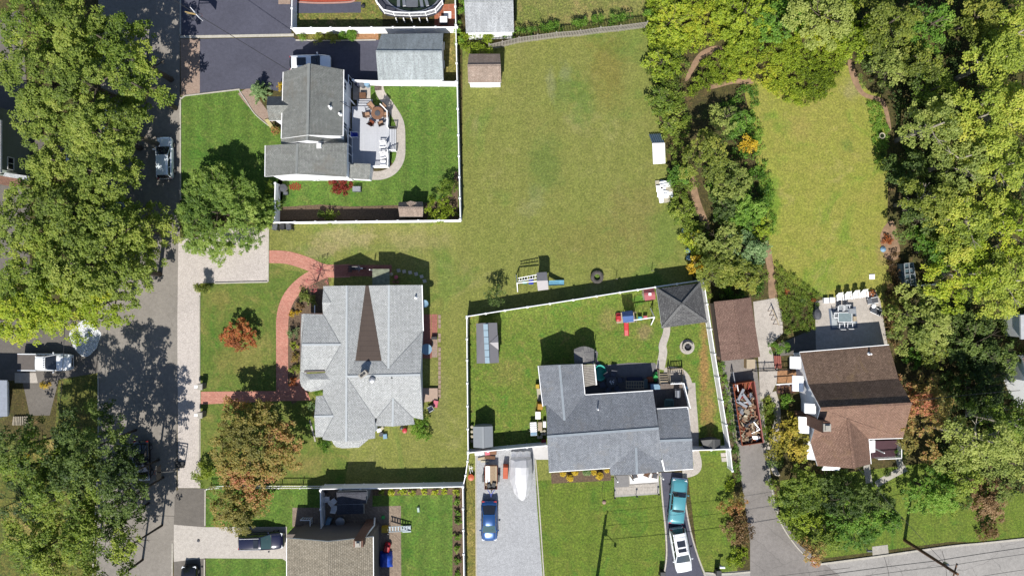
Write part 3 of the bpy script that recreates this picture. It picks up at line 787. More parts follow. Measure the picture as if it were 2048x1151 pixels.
def vent(parent, px, py, h, r=0.07, L=0.5, mat=None, name='vent_pipe'):
    x, y, z = P(px, py, h); mb = MB()
    mb.lathe((x, y, z - 0.1), [(r * 2.2, 0), (r * 1.6, 0.12), (r, 0.16), (r, L), (r * 0.7, L)], 10)
    return mb.build(name, mat or M['white'], parent)

def boxvent(parent, px, py, h, s=0.3, mat=None):
    x, y, z = P(px, py, h); mb = MB()
    mb.box((x, y, z + 0.02), (s, s * 1.1, 0.22), tap=0.8); return mb.build('roof_vent', mat or M['white'], parent)

# ---- north-west house ----------------------------------------------------------------
t = thing('house', 'two-storey white sided house with grey gabled roof beside the pale deck', 'house', P(630, 240))
e = 5.0
A = dict(nw=(566.9, 144.2, e), rn=(617.8, 127, 7.6), ne=(687, 139.6, e), se=(685.5, 271.7, e), rs=(615, 270, 7.6), sw=(563, 277, e))
roof(t, [[A['nw'], A['rn'], A['rs'], A['sw']], [A['rn'], A['ne'], A['se'], A['rs']]], [SH1, FASC], 0.2)
walls(t, [A['nw'], A['rn'], A['ne'], (685.5, 277.5, e), (615, 276, 7.6), (563, 283, e)], 0.35, W_white, 0.22)
Bq = dict(nw=(563, 262, 4.8), rn=(615.5, 260, 7.25), ne=(693, 262, 2.7), se=(695.5, 288, 2.7), rs=(613.9, 281, 7.25), sw=(562, 288, 4.8))
roof(t, [[Bq['nw'], Bq['rn'], Bq['rs'], Bq['sw']], [Bq['rn'], Bq['ne'], Bq['se'], Bq['rs']]], [SH1, FASC], 0.16)
walls(t, [Bq['nw'], Bq['rn'], Bq['ne'], (695.5, 291.5, 2.7), (613.9, 284.6, 7.25), (562, 291.5, 4.8)], 0.22, W_white, 0.2)
Cq = dict(nw=(531, 291, 4.7), rn=(595, 287, 6.2), ne=(694.3, 286, 4.62), se=(693.3, 354, 4.62), rs=(592.8, 348, 6.2), sw=(530.3, 353, 4.7))
roof(t, [[Cq['nw'], Cq['rn'], Cq['rs'], Cq['sw']], [Cq['rn'], Cq['ne'], Cq['se'], Cq['rs']]], [SH1, FASC], 0.2)
qC = walls(t, [Cq['nw'], Cq['rn'], Cq['ne'], Cq['se'], Cq['rs'], Cq['sw']], 0.3, W_white, 0.22)
caps(t, [(A['rn'], A['rs']), (Bq['rn'], Bq['rs']), (Cq['rn'], Cq['rs'])], plain('ridge_cap_grey', C(158, 162, 160), .9, var=.1))
for a, b in ((A['nw'], A['sw']), (A['ne'], A['se']), (Cq['nw'], Cq['sw']), (Bq['se'], Cq['se'])): gutter(t, a, b)
# entry dormer on the street side
roof(t, [[(535, 193, 4.3), (563, 193, 4.3), (582.5, 210.5, 5.7), (533, 211, 5.7)], [(533, 211, 5.7), (582.5, 210.5, 5.7), (566, 241, 4.3), (538, 241, 4.3)]], [SH1, FASC], 0.16)
walls(t, [(535, 193, 4.3), (533, 211, 5.7), (538, 241, 4.3), (566, 241, 4.3), (582, 210.5, 5.7), (563, 193, 4.3)], 0.25, W_white, 0.18)
xe = P(687, 200, e)[0] - 0.35
for px, py, w, h in ((699.5, 163, 1.0, 1.5), (689, 172, .9, 1.2), (690.5, 208, .5, .8), (689.5, 252, .7, 1.5), (699, 264, .9, 1.3), (700.3, 222, .25, .5)):
    x, y, z = on_we(xe, px, py); window(t, xe + .01, y, z, w, h, 0.0, 1)
xe2 = P(694.3, 320, 4.62)[0] - 0.3
x, y, z = on_we(xe2, 699.5, 300); window(t, xe2 + .01, y, z, 3.0, 1.9, 0.0, 2, name='patio_door')
ys = P(600, 353.5, 4.65)[1] + 0.3
for px in (626.5, 634): x, y, z = on_ns(ys, px, 359); window(t, x, ys - .01, z, 0.34, .8, -math.pi / 2, 0, glass=M['charcoal'])
vent(t, 660, 215, 6.0, .11, .55); vent(t, 680, 229, 5.2, .11, .5)
boxvent(t, 638, 291, 6.1, .5)
mb = MB(); mb.beam(Vector(P(685, 181, 5.0)), Vector(P(689, 186, 4.3)), .12, .1, 0); mb.beam(Vector(P(689, 186, 4.3)), Vector(P(711, 211, .1)), .14, .1)
mb.build('downspout', M['white'], t)
# lean-to beside the deck
roof(t, [[(701, 326, 2.6), (741, 328, 2.6), (741, 342, 2.45), (738, 359, 2.1), (697, 357, 2.1)]], [SH1, FASC], 0.14)
walls(t, [(701, 326, 2.6), (741, 328, 2.6), (738, 359, 2.1), (697, 357, 2.1)], 0.15, W_white, 0.16)

# ---- garage in the north
t = thing('garage', 'long garage with pale weathered roof against the north white fence', 'garage', P(820, 115))
gable(t, (763, 68, 2.7), (886.5, 66.8, 2.7), (887, 160, 2.7), (756.3, 160.5, 2.7), (751.8, 103.3, 4.3), (883.7, 103.8, 4.3), [SHG, FASC], W_white, 0.22)
mb = MB()
for k in range(11):
    x, y, z = P(757 + k * 12, 103.5, 4.31)
g = MB(); x, y, z = P(889, 132, 0); 
xg = P(887, 120, 2.7)[0] - .22
for py in (95, 132): a = on_we(xg, 888.6, py); window(t, xg + .01, a[1], min(1.7, a[2]), .8, 1.0, 0.0, 1)

# ---- pale roofed shed north of the field
t = thing('garage', 'square garage with almost white roof at the top edge by the hedge', 'garage', P(980, 30))
gable(t, (930, -62, 2.6), (1026, -62, 2.6), (1028, 64, 2.6), (932, 66, 2.6), (928.5, 1.5, 3.9), (1026.5, 1.0, 3.9), [SHP, FASC], W_white, 0.2)

# ---- shed on the field
t = thing('shed', 'small shed with two-tone tan roof standing on the dry field', 'shed', P(968, 142))
gable(t, (938, 108, 2.2), (1000, 108, 2.2), (1002.5, 165, 2.2), (936.5, 165.5, 2.2), (935, 131, 3.2), (1001.5, 130.5, 3.2), [SHT, FASC], W_white, 0.12)
ys = P(968, 165, 2.2)[1] + .12
mb = MB(); x = P(968, 165)[0]
mb.box((x - .5, ys - .02, .95), (.9, .06, 1.8)); mb.box((x + .5, ys - .02, .95), (.9, .06, 1.8)); mb.build('door', M['whitepaint'], t)

# ---- playhouse shed with a small gable
t = thing('playhouse', 'little grey roofed playhouse with central gable by the picket shadow', 'playhouse', P(822, 420))
gable(t, (797, 404, 1.5), (845, 403, 1.5), (845.5, 433, 1.5), (799, 433, 1.5), (796.5, 415.5, 2.3), (846.5, 416, 2.3), [SHT, FASC], W_tan, 0.12, 0.08)
roof(t, [[(812, 405, 1.9), (821, 401.5, 2.35), (820, 415, 2.3)], [(821, 401.5, 2.35), (834, 405, 1.9), (820, 415, 2.3)]], [SHT, FASC], 0.07)

# ---- white-roofed house ---------------------------------------------------------------
t = thing('house', 'large one-storey house with pale grey cross-gabled roof and brown centre wedge', 'house', P(735, 720))
r = 4.2
fs = [
 [(693.5, 570.8, r), (731.5, 570.7, 3.15), (710.6, 721.7, 3.85), (693, 752, 4.35)],
 [(737, 570.7, 3.15), (778, 570, r), (777, 736.3, 4.15), (763.4, 721.7, 3.85)],
 [(778, 570, r), (843.3, 569.7, 3.0), (845.8, 661.5, 3.0), (777, 736.3, 4.15)],
 [(693, 752, 4.35), (710.6, 721.7, 3.85), (763.4, 721.7, 3.85), (777, 736.3, 4.15), (845.8, 661.5, 3.0), (840.6, 748.8, 4.35)],
 [(693, 752, 4.35), (840.6, 748.8, 4.35), (846.2, 838.5, 3.0), (826, 834, 3.05), (786.3, 795.8, 3.65), (754, 835.4, 3.05), (749.8, 835.4, 3.05)],
 [(786.3, 795.8, 3.65), (754, 835.4, 3.05), (752, 851, 3.0), (785.3, 852, 3.62)],
 [(786.3, 795.8, 3.65), (785.3, 852, 3.62), (829, 848, 3.0), (826, 834, 3.05)],
 [(693, 752, 4.35), (749.8, 835.4, 3.05), (749.8, 876, 3.0), (692.5, 882.3, 4.15)],
 [(693.5, 570.8, r), (646.6, 571.8, 3.0), (646.6, 578, 3.0), (662.6, 604.7, 3.4), (646, 626, 3.0), (646.5, 628, 3.0), (682, 688.6, 3.9),
  (650.7, 742.6, 3.1), (650.7, 745, 3.05), (659.7, 758, 3.35), (646, 778, 3.0), (646, 790.6, 3.0), (667.4, 831.2, 3.5), (645.5, 873, 3.0), (645.5, 878, 3.0), (664.3, 881, 3.2), (692.5, 882.3, 4.15), (693, 752, 4.35)],
 [(646.6, 578, 3.0), (662.6, 604.7, 3.4), (644.5, 605, 3.4)],
 [(644.5, 605, 3.4), (662.6, 604.7, 3.4), (646, 626, 3.0)],
 [(609, 627, 3.0), (646.5, 628, 3.0), (682, 688.6, 3.9), (604, 689, 3.9)],
 [(601.7, 627, 2.85), (609, 627, 3.0), (604, 689, 3.9), (601.7, 689, 2.85)],
 [(604, 689, 3.9), (682, 688.6, 3.9), (650.7, 742.6, 3.1), (608, 741.5, 3.1)],
 [(601.7, 689, 2.85), (604, 689, 3.9), (608, 741.5, 3.1), (600.5, 741.5, 2.6)],
 [(614.5, 747, 2.95), (650.7, 745, 3.05), (659.7, 758, 3.35), (619.5, 758, 3.3)],
 [(619.5, 758, 3.3), (659.7, 758, 3.35), (646, 778, 3.0), (621.5, 783, 2.6)],
 [(632, 791.6, 3.0), (646, 790.6, 3.0), (667.4, 831.2, 3.5), (628.8, 831.9, 3.5)],
 [(628.8, 831.9, 3.5), (667.4, 831.2, 3.5), (645.5, 873, 3.0), (631, 873, 3.0)],
]
roof(t, fs, [SH2, FASC], 0.16)
roof(t, [[(731.3, 570.7, 3.19), (737.2, 570.7, 3.19), (763.4, 721.7, 3.88), (710.6, 721.7, 3.88)]], [BROWNFLAT, FASCB], 0.05, 'roof_infill')
mb = MB(); cx, cy, cz = P(617, 752, 3.0)   # rounded porch corner
ring = [(600.5, 741.5, 2.6), (599.6, 752, 2.6), (600, 763, 2.6), (603, 772, 2.6), (610, 779, 2.6), (621.5, 783, 2.6)]
roof(t, [[(619.5, 758, 3.28), a, b] for a, b in zip(ring, ring[1:])] + [[(619.5, 758, 3.28), (614.5, 747, 2.93), (608, 741.5, 3.0), (600.5, 741.5, 2.6)]], [SH2, FASC], 0.12, 'porch_roof')
bay = [(664.3, 881.5, 2.5), (667, 887, 2.3), (672.6, 893, 2.3), (685, 895.5, 2.3), (700, 895, 2.3), (718, 894, 2.3), (735, 880, 2.3), (738, 876, 2.5)]
roof(t, [[(694, 880, 2.75), a, b] for a, b in zip(bay, bay[1:])], [SH2, FASC], 0.12, 'bay_roof')
walls(t, [(646.6, 571.8, 3.0), (693.5, 570.8, r), (734.5, 570.7, 3.1), (778, 570, r), (843.3, 569.7, 3.0), (845.8, 661.5, 3.0), (840.6, 748.8, 4.35), (846.2, 838.5, 3.0), (826, 836, 3.0),
          (829, 848, 3.0), (785.3, 852, 3.62), (752, 851, 3.0), (749.8, 876, 3.0), (692.5, 882.3, 4.15), (664.3, 881, 3.2), (645.5, 878, 3.0), (646.6, 790, 3.0)], 0.35, W_white, 0.2)
walls(t, [(603, 628, 2.9), (609, 628, 3.0), (646.5, 629, 3.0), (650, 742, 3.1), (608, 741, 3.0), (604, 689, 3.7)], 0.3, W_white, 0.2)
walls(t, [(632, 791.6, 3.0), (646, 790.6, 3.0), (646, 873, 3.0), (631, 873, 3.0), (628.8, 831.9, 3.5)], 0.25, W_white, 0.2)
walls(t, [(668, 882, 2.5), (674, 891, 2.3), (718, 892, 2.3), (733, 880, 2.3)], 0.2, W_white, 0.14)
caps(t, [((693.5, 570.8, r), (693, 752, 4.35)), ((693, 752, 4.35), (692.5, 882.3, 4.15)), ((778, 570, r), (777, 736.3, 4.15)), ((693, 752, 4.35), (840.6, 748.8, 4.35)),
         ((786.3, 795.8, 3.65), (785.3, 852, 3.62)), ((604, 689, 3.9), (682, 688.6, 3.9)), ((628.8, 831.9, 3.5), (667.4, 831.2, 3.5))], plain('ridge_cap_pale', C(220, 226, 230), .9, var=.06), 0.22)
gutter(t, (843.8, 569.7, 3.0), (846.2, 661.5, 3.0)); gutter(t, (601.7, 626.5, 2.9), (601.2, 741, 2.7), FASCB); gutter(t, (601.7, 626.6, 2.95), (646, 627.5, 3.0), FASCB)
mb = MB(); mb.beam(P(609, 742.5, 3.1), P(650, 741, 3.1), .16, .3); mb.build('fascia_board', plain('grey_brown_board', C(140, 128, 124)), t)
VAL = plain('valley_flashing', C(150, 154, 158), .7)
for a, b in (((777, 736.3, 4.15), (845.8, 661.5, 3.0)), ((693, 752, 4.35), (749.8, 835.4, 3.05)), ((786.3, 795.8, 3.65), (754, 835.4, 3.05)), ((786.3, 795.8, 3.65), (826, 834, 3.05)), ((646.5, 628, 3.0), (682, 688.6, 3.9)),
             ((682, 688.6, 3.9), (650.7, 742.6, 3.1)), ((646, 790.6, 3.0), (667.4, 831.2, 3.5)), ((667.4, 831.2, 3.5), (645.5, 873, 3.0)), ((646.6, 578, 3.0), (662.6, 604.7, 3.4)), ((710.6, 721.7, 3.85), (693, 752, 4.3)), ((763.4, 721.7, 3.85), (777, 736.3, 4.15)), ((710.6, 721.8, 3.88), (763.4, 721.8, 3.88))):
    mb = MB(); mb.beam(P(*a), P(*b), .09, .03); mb.build('valley_flashing', VAL, t, uv=False)
# chimney turned on its base
cx, cy, cz = P(726.5, 748, 4.9)
mb = MB(); Mx = Matrix.Translation((cx, cy, 0)) @ Matrix.Rotation(math.radians(38), 4, 'Z')
mb.box((0, 0, 4.45), (.85, .42, 1.1), M=Mx)
ch = mb.build('chimney', m_brick('tan_chimney_brick', C(206, 176, 150), C(190, 158, 134), C(220, 206, 190), w=.22, h=.075, ms=.01), t)
mb = MB(); mb.box((0, 0, 5.02), (.95, .52, .08), M=Mx); mb.build('chimney_cap', M['concrete'], ch)
mb = MB(); mb.box((-.2, 0, 5.1), (.24, .24, .1), M=Mx); mb.box((.14, 0, 5.1), (.24, .24, .1), M=Mx); mb.build('flue', M['dark'], ch)
mb = MB(); x, y, z = P(744.6, 758.5, 4.35); mb.lathe((x, y, z - .2), [(.34, 0), (.34, .38), (.30, .44), (.12, .5)], 20); mb.build('roof_turbine', M['steel'], t, smooth_=False)
vent(t, 783.5, 755.5, 4.3, .05, .35, M['dark']); vent(t, 831.5, 595, 3.25, .09, .5)
mb = MB(); x, y, z = P(849.5, 607, 2.4); mb.lathe((x, y, z), [(.42, .12), (.3, .03), (.02, 0)][::-1], 18, top=False); mb.tube([(x - .5, y, z - .1), (x, y, z)], .03)
mb.build('satellite_dish', M['lightblue_metal'], t)
# landing roof over the side door
mb = MB(); x0, y0, _ = P(745, 537.5, 2.2); x1, y1, _ = P(779, 571, 2.2)
mb.box(((x0 + x1) / 2, (y0 + y1) / 2, 2.2), (abs(x1 - x0), abs(y1 - y0), .12)); mb.build('side_porch_roof', plain('lichened_slab', C(158, 164, 140), 0.9, var=0.35, scale=3), t)
for px in (747, 777): posts(t, 'porch_post', [(px, 540)], 2.15, .1, M['white'])
mb = MB(); q = P(629.5, 610, .6); w2 = P(629.5, 628, .6); mb.beam(q, w2, .08, .08); mb.build('handrail', M['white'], t)

# ---- grey-roofed house ----------------------------------------------------------------
t = thing('house', 'one-storey house with blue grey shingle roof between the back patio and the front lawn', 'house', P(1210, 860))
Pw = (1076.6, 731, 3.0); Pn = (1118.9, 729.2, 3.87); Pe = (1163.6, 727.4, 3.0); V1 = (1128.9, 840, 3.87); V2 = (1169.5, 789.5, 3.0); V0 = (1086, 812, 3.0)
Rw = (1094.3, 872.4, 4.4); Re = (1317.2, 855.6, 4.4); Pa = (1272, 893.8, 3.74); Pb = (1273.8, 947.7, 3.74)
fs = [[Pw, Pn, V1, (1093, 809.5, 3.2), V0], [Pn, Pe, V2, V1],
      [(1093, 809.5, 3.2), V1, V2, (1306, 780.8, 3.0), Re, Rw],
      [Rw, Re, (1325, 925, 3.05), Pa, (1220, 934.7, 3.0), (1098, 943, 3.0)],
      [Pa, Pb, (1221.7, 949.4, 2.9), (1220, 934.7, 3.0)], [Pa, (1325, 925, 3.05), (1328, 941.6, 2.95), Pb]]
roof(t, fs, [SH3, FASC], 0.16)
g0 = (1313.8, 817.3, 2.95); g1 = (1375.5, 813.8, 2.95); g2 = (1384, 878.2, 4.15); g3 = (1386.4, 936.4, 3.05); g4 = (1329.5, 940.7, 3.05); g5 = (1319.8, 880.8, 4.15)
roof(t, [[g0, g1, g2, g5], [g5, g2, g3, g4]], [SH3, FASC], 0.16)
walls(t, [Pw, Pn, Pe, V2, (1306, 780.8, 3.0), Re, (1325, 925, 3.05), (1220, 934.7, 3.0), (1098, 943, 3.0), Rw, V0], 0.35, W_grey, 0.2)
walls(t, [g0, g1, g2, g3, g4, g5], 0.25, W_white, 0.2)
caps(t, [(Rw, Re), (Pn, V1), (Pa, Pb), (g5, g2)], plain('ridge_cap_blue_grey', C(176, 186, 196), .9, var=.1), .26)
for a, b in (((1076.6, 731, 3.0), V0), (Pe, V2), (V2, (1306, 780.8, 3.0)), (g0, g1), (g4, g3), ((1098, 943, 3.0), (1220, 934.7, 3.0)), (g1, (1379.5, 850, 3.6))): gutter(t, a, b)
vent(t, 1195, 817, 3.5, .07, .75)
mb = MB(); mb.beam(P(1323.5, 919, 3.3), P(1329, 941, 3.05), .12, .12); mb.build('rake_board', M['white'], t)
mb = MB(); mb.prism([P(1258, 944)[:2], P(1315, 940)[:2], P(1315, 961)[:2], P(1259, 965)[:2]], .26, .3); mb.build('porch_landing', plain('white_landing', (.62, .61, .6, 1), .8, var=.05), t)
# porch: posts, deck and steps
x0, y0, _ = P(1226, 946, .35); x1, y1, _ = P(1313, 991, .35)
mb = MB(); mb.prism([P(1228, 945)[:2], P(1317, 940)[:2], P(1318, 986)[:2], P(1229, 992)[:2]], 0, .22)
mb.build('porch_floor', m_asphalt('porch_slate', C(196, 192, 188), patch=0.08), t)
mb = MB(); mb.prism([P(1231, 970)[:2], P(1312, 964)[:2], P(1313, 983)[:2], P(1233, 988)[:2]], .22, .25); mb.build('porch_tiles', m_brick('pale_flagstones', C(222, 214, 204), C(210, 202, 192), C(180, 172, 164), w=.6, h=.4, ms=.02, blotch=.06), t)
mb = MB(); mb.prism([P(1229, 948)[:2], P(1256, 947)[:2], P(1257, 970)[:2], P(1230, 972)[:2]], .22, .40); mb.build('porch_step', m_asphalt('porch_step_grey', C(160, 158, 158), patch=.05), t)
posts(t, 'porch_post', [(1228, 949), (1259, 948), (1316, 944)], 2.8, .12, M['white'])
for px, py in ((1227, 990), (1271, 987), (1314, 983)):
    mb = MB(); q = P(px, py); mb.tube([q, (q[0], q[1], .95)], .035, 6); mb.lathe((q[0], q[1], .9), [(.09, 0), (.12, .08), (.02, .2)], 8)
    o = mb.build('path_light', M['dark']); tag(o, {1227: 'black path light at the left corner of the front porch', 1271: 'black path light midway along the front porch edge', 1314: 'black path light at the porch corner nearest the driveway'}[px], 'lamp', 'path lights along the porch')
# lean-to canopy with wooden slats between wing and patio
ps = thing('pergola', 'slatted grey wooden shade roof attached beside the grey roof wing', 'pergola', P(1180, 750))
a, b, c, d = (1165, 729, 2.5), (1187, 728, 2.5), (1191, 769, 2.5), (1170.5, 773.5, 2.5)
A_, B_, C_, D_ = [Vector(P(*q)) for q in (a, b, c, d)]
for k in range(13):
    f0 = k / 13; f1 = (k + .74) / 13
    mb = MB(); q = [A_.lerp(D_, f0), B_.lerp(C_, f0), B_.lerp(C_, f1), A_.lerp(D_, f1)]
    mb.prism([v[:2] for v in q], 2.42, 2.5 + .015 * R.random()); mb.build('slat', [M['greywood'], plain('slat_%d' % 0, C(160, 152, 144)) if 0 else M['greywood']][0], ps)
mb = MB(); mb.beam(B_ + Vector((.1, 0, -.05)), C_ + Vector((.1, 0, -.05)), .12, .18); mb.build('fascia_board', M['white'], ps)
for q in (B_, C_):
    mb = MB(); mb.beam((q.x, q.y, 0), (q.x, q.y, 2.4), .12); mb.build('post', M['greywood'], ps)
# arched grey shelter roof at the back corner
ps = thing('garden_shelter', 'small arched smoky grey canopy behind the grey roof wing', 'shelter', P(1168, 712))
mb = MB(); rows = []
for i in range(9):
    u = i / 8; x = 1148 + 40 * u; arc = math.sin(u * math.pi)
    rows.append([P(x, 698 - 6 * arc, 2.0 + .25 * arc), P(x, 712, 2.05 + .25 * arc), P(x + 1, 727, 2.0 + .2 * arc)])
mb.grid(rows); mb.grid([[(p[0], p[1], p[2] - .05) for p in r_] for r_ in rows], flip=True)
mb.build('canopy', m_brick('smoked_canopy_panels', C(150, 148, 146), C(120, 118, 120), C(96, 96, 100), w=3, h=.62, ms=.03, rough=.4, rot=math.pi / 2, blotch=.15), ps)
posts(ps, 'post', [(1149, 700), (1187, 700), (1150, 726), (1188, 726)], 2.0, .08, M['steel'])
mb = MB()
a = P(1150, 718, 1.0); b = P(1180, 717, 1.0)
mb.beam(a, b, .12, .1); mb.beam(P(1151, 727, 1.0), P(1181, 726, 1.0), .12, .1)
for k in range(2): mb.beam((P(1150 + k * 30, 722)[0], P(1150, 718, 1)[1], 1.0), (P(1150 + k * 30, 722)[0], P(1150, 727, 1)[1], 1.0), .1, .1)
mb.build('workbench_frame', M['greywood'], ps)

# ---- brown-roofed house ---------------------------------------------------------------
t = thing('house', 'white walled house with brown shingle roof, awnings and brick chimney', 'house', P(1700, 810))
N0 = (1599.3, 704.3, 2.7); N1 = (1778, 689.5, 2.7); B0 = (1616, 767.8, 3.7); B1 = (1797, 756.6, 3.7)
R0 = (1641.2, 816.5, 5.75); R1 = (1823.7, 806.2, 5.75); S0 = (1621, 883, 3.3); S1 = (1805.7, 875, 3.3)
g = (1695.3, 837.2, 5.0); gs = (1707.7, 936, 5.0); q0 = (1628, 905, 3.2); q1 = (1635, 931, 3.2); q2 = (1737.2, 877, 3.3); q3 = (1741.6, 927, 3.2)
roof(t, [[N0, N1, B1, B0], [B0, B1, R1, R0]], [m_shingle('shaded_brown_shingles', C(164, 138, 120), C(140, 116, 100), C(104, 86, 74), blotch=.12, patch=C(156, 130, 96)), FASC], .18)  # darker copy of the brown shingles: north-slope shade put into the colour
roof(t, [[R0, R1, S1, q2, g, S0], [g, S0, q1, gs], [g, gs, q3, q2]], [SH4, FASC], .18)
qw = walls(t, [N0, N1, B1, R1, S1, q2, q3, gs, q1, S0, R0, B0], .35, W_white, .2)
caps(t, [(g, gs), (R0, R1)], SH4, .26)
gutter(t, N0, N1); gutter(t, q2, S1); gutter(t, q2, q3)
vent(t, 1738.5, 707, 3.0, .09, .55)
def awning(px, py, h, w, proj, ang, drop=.5):
    x, y, z = P(px, py, h); nx, ny = math.cos(ang), math.sin(ang); tx, ty = -ny, nx
    mb = MB(); a = [(x - tx * w / 2, y - ty * w / 2), (x + tx * w / 2, y + ty * w / 2)]
    A0 = (a[0][0] - nx * .1, a[0][1] - ny * .1, h + .1); A1 = (a[1][0] - nx * .1, a[1][1] - ny * .1, h + .1)
    B0_ = (a[0][0] + nx * proj, a[0][1] + ny * proj, h - drop); B1_ = (a[1][0] + nx * proj, a[1][1] + ny * proj, h - drop)
    mb.face([A0, B0_, B1_, A1]); d = Vector((0, 0, -.05))
    mb.face([tuple(Vector(q) + d) for q in (A1, B1_, B0_, A0)])
    for u, v in ((A0, B0_), (B1_, A1)): mb.face([u, (u[0], u[1], u[2] - .05) if u in (A0,) else (u[0], u[1], u[2] - .3), (v[0], v[1], v[2] - .3), v])
    mb.face([B0_, (B0_[0], B0_[1], B0_[2] - .2), (B1_[0], B1_[1], B1_[2] - .2), B1_])
    return mb.build('awning', plain('awning_white', C(250, 250, 252), .5, var=.02) if 'aw' not in M else M['aw'], t)
M['aw'] = plain('awning_white', (.8, .8, .81, 1), .5, var=.02)
# west wall line, from north to south
def westx(py, h): return P(1590 + (py - 704) * .14, py, h)
for px, py, h, w, pr in ((1598, 725, 2.3, 1.35, .85), (1604, 767, 2.4, 1.7, .9), (1627, 817, 4.8, 1.05, .8), (1617, 850, 2.6, 1.8, .95), (1631, 901, 2.4, 2.0, .8)):
    awning(px, py, h, w, pr, math.pi, .35)
    x, y, z = P(px, py, h - .7); window(t, x - .02, y, z, w * .7, 1.1, math.pi, 1)
awning(1664, 932, 2.6, 1.9, .5, -math.pi / 2, .3)
awning(1740, 893, 2.8, 1.3, .75, 0.0, .35)
cb = P(1594, 829); ct = P(1636, 838, 7.0)
mb = MB(); mb.box((cb[0] + .35, cb[1] - .1, 3.3), (.75, 1.15, 6.6)); chm = mb.build('chimney', M['skin_brick'], t)
mb = MB(); mb.box((cb[0] + .35, cb[1] - .1, 6.65), (.8, .8, .14)); mb.box((cb[0] + .35, cb[1] - .1, 6.8), (.5, .5, .2)); mb.build('chimney_cap', M['concrete'], chm)
# front porch
mb = MB(); mb.prism([P(1738, 880)[:2], P(1792, 878)[:2], P(1792, 911)[:2], P(1740, 914)[:2]], 0, .4); mb.build('porch_floor', M['purple_deck'], t)
rail = MB()
for a, b in (((1790, 882), (1790, 909)), ((1744, 912), (1790, 910))):
    A_ = Vector(P(*a)); B_ = Vector(P(*b)); n = int((B_ - A_).length / .14)
    rail.beam((A_.x, A_.y, 1.3), (B_.x, B_.y, 1.3), .07, .06)
    for k in range(n + 1): q = A_.lerp(B_, k / n); rail.beam((q.x, q.y, .4), (q.x, q.y, 1.3), .035)
rail.build('railing', M['white'], t)
mb = MB(); mb.beam(P(1741, 893)[:2] + (.4,), P(1741, 893)[:2] + (2.9,), .1); mb.build('porch_post', M['white'], t)

# brown-roofed garage
t = thing('garage', 'garage with plain mauve brown roof behind the skip', 'garage', P(1473, 660))
gable(t, (1427.7, 603, 2.5), (1501.3, 594.5, 2.5), (1520.4, 713, 2.5), (1443, 721.5, 2.5), (1468, 599, 3.0), (1486, 717.5, 3.0), [SHB, FASCB], W_tan, .25, axis='y')

# ---- tan-roofed house at the bottom ----------------------------------------------------
t = thing('house', 'house with tan roof and dark north wall cut by the bottom edge', 'house', P(660, 1180))
a = (573.8, 1075, 5.3); b = (656, 1082, 6.7); c = (746, 1072.5, 5.3); d = (748.5, 1420, 5.3); f = (650, 1430, 6.7); h_ = (574, 1420, 5.3)
roof(t, [[a, b, f, h_], [b, c, d, f]], [SH5, FASC], .2)
walls(t, [a, b, c, d, f, h_], .3, W_tan, .22)
gutter(t, c, d); gutter(t, a, h_)
yn = P(650, 1077, 5.5)[1] - .3
for px, py in ((653, 1069), (690, 1069)):
    x, y, z = on_ns(yn, px, py); window(t, x, yn + .01, min(4.6, z), 1.0, 1.0, math.pi / 2, 1)
x, y, z = on_ns(yn, 718, 1050); 
mb = MB(); cx, cy, _ = P(739, 1038); mb.box((cx + .2, cy - .3, 3.3), (1.0, .7, 6.6)); chm = mb.build('chimney', M['skin_brick'], t)
mb = MB(); mb.box((cx + .2, cy - .3, 6.65), (.62, .62, .16)); mb.box((cx + .2, cy - .3, 6.8), (.34, .34, .2)); mb.build('chimney_cap', M['concrete'], chm)
mb = MB(); mb.beam(P(749.5, 1034, 0), P(748.5, 1050, 1.6), .12); mb.beam(P(748.5, 1050, 1.6), P(731, 1072, 5.1), .12); mb.build('downspout', M['white'], t)
mb = MB(); mb.beam(on_ns(yn + .06, 690, 1055), on_ns(yn + .06, 669, 1075), .1); mb.build('downspout', M['white'], t)
# annex stairs head, west of the wall
mb = MB(); mb.box(P(602, 1060, 0)[:2] + (1.4,), (1.4, 1.1, 2.6)); mb.build('bay', W_tan, t)
# north covered patio with dark roof
ps = thing('garden_shed', 'charcoal roofed shed between the long white fence and the tan-roofed house', 'shed', P(705, 1005))
gable(ps, (675, 981, 2.3), (733, 979, 2.3), (733, 1006, 2.3), (675, 1008, 2.3), (673, 986, 2.9), (735, 985, 2.9), [SHD, FASC], W_grey, .12)
roof(ps, [[(674, 1008.5, 2.3), (728, 1007, 2.3), (728, 1026, 1.9), (674, 1028, 1.9)]], [SHD, FASC], .1, 'lean_to_roof')

# ---- shed with skylights, small grey shed, gazebo, dark box shed
t = thing('shed', 'long grey shed with a row of pale roof skylights and a small side gable', 'shed', P(976, 686))
gable(t, (952.5, 646.5, 2.1), (994, 645, 2.1), (998, 725, 2.1), (953.5, 726, 2.1), (969, 645.5, 2.75), (974, 726, 2.75), [plain('shed_roof_grey', C(146, 144, 150), .7, var=.04), M['charcoal']], W_grey, .1, .08, axis='y')
for k in range(6):
    y0 = 647.5 + k * 13.2; y1 = y0 + 12.2; xs = 967 + k * .65
    mb = MB()
    mb.prism([P(xs - .5, y0, 2.8)[:2], P(xs + 8.5, y0, 2.8)[:2], P(xs + 9, y1, 2.8)[:2], P(xs, y1, 2.8)[:2]], 2.72, 2.83); mb.build('skylight', plain('skylight_blue', C(190, 216, 232), .25, var=.05) if k == 0 else bpy.data.materials['skylight_blue'], t)
roof(t, [[(979, 685, 2.6), (996, 669.5, 2.15), (996.5, 684, 2.6)], [(979, 685, 2.6), (996.5, 684, 2.6), (997, 699, 2.15)]], [plain('shed_gable_grey', C(196, 192, 196), .7, var=.04), M['charcoal']], .06, 'dormer')
t = thing('shed', 'small pale grey shed in the south-west corner of the fenced yard', 'shed', P(966, 870))
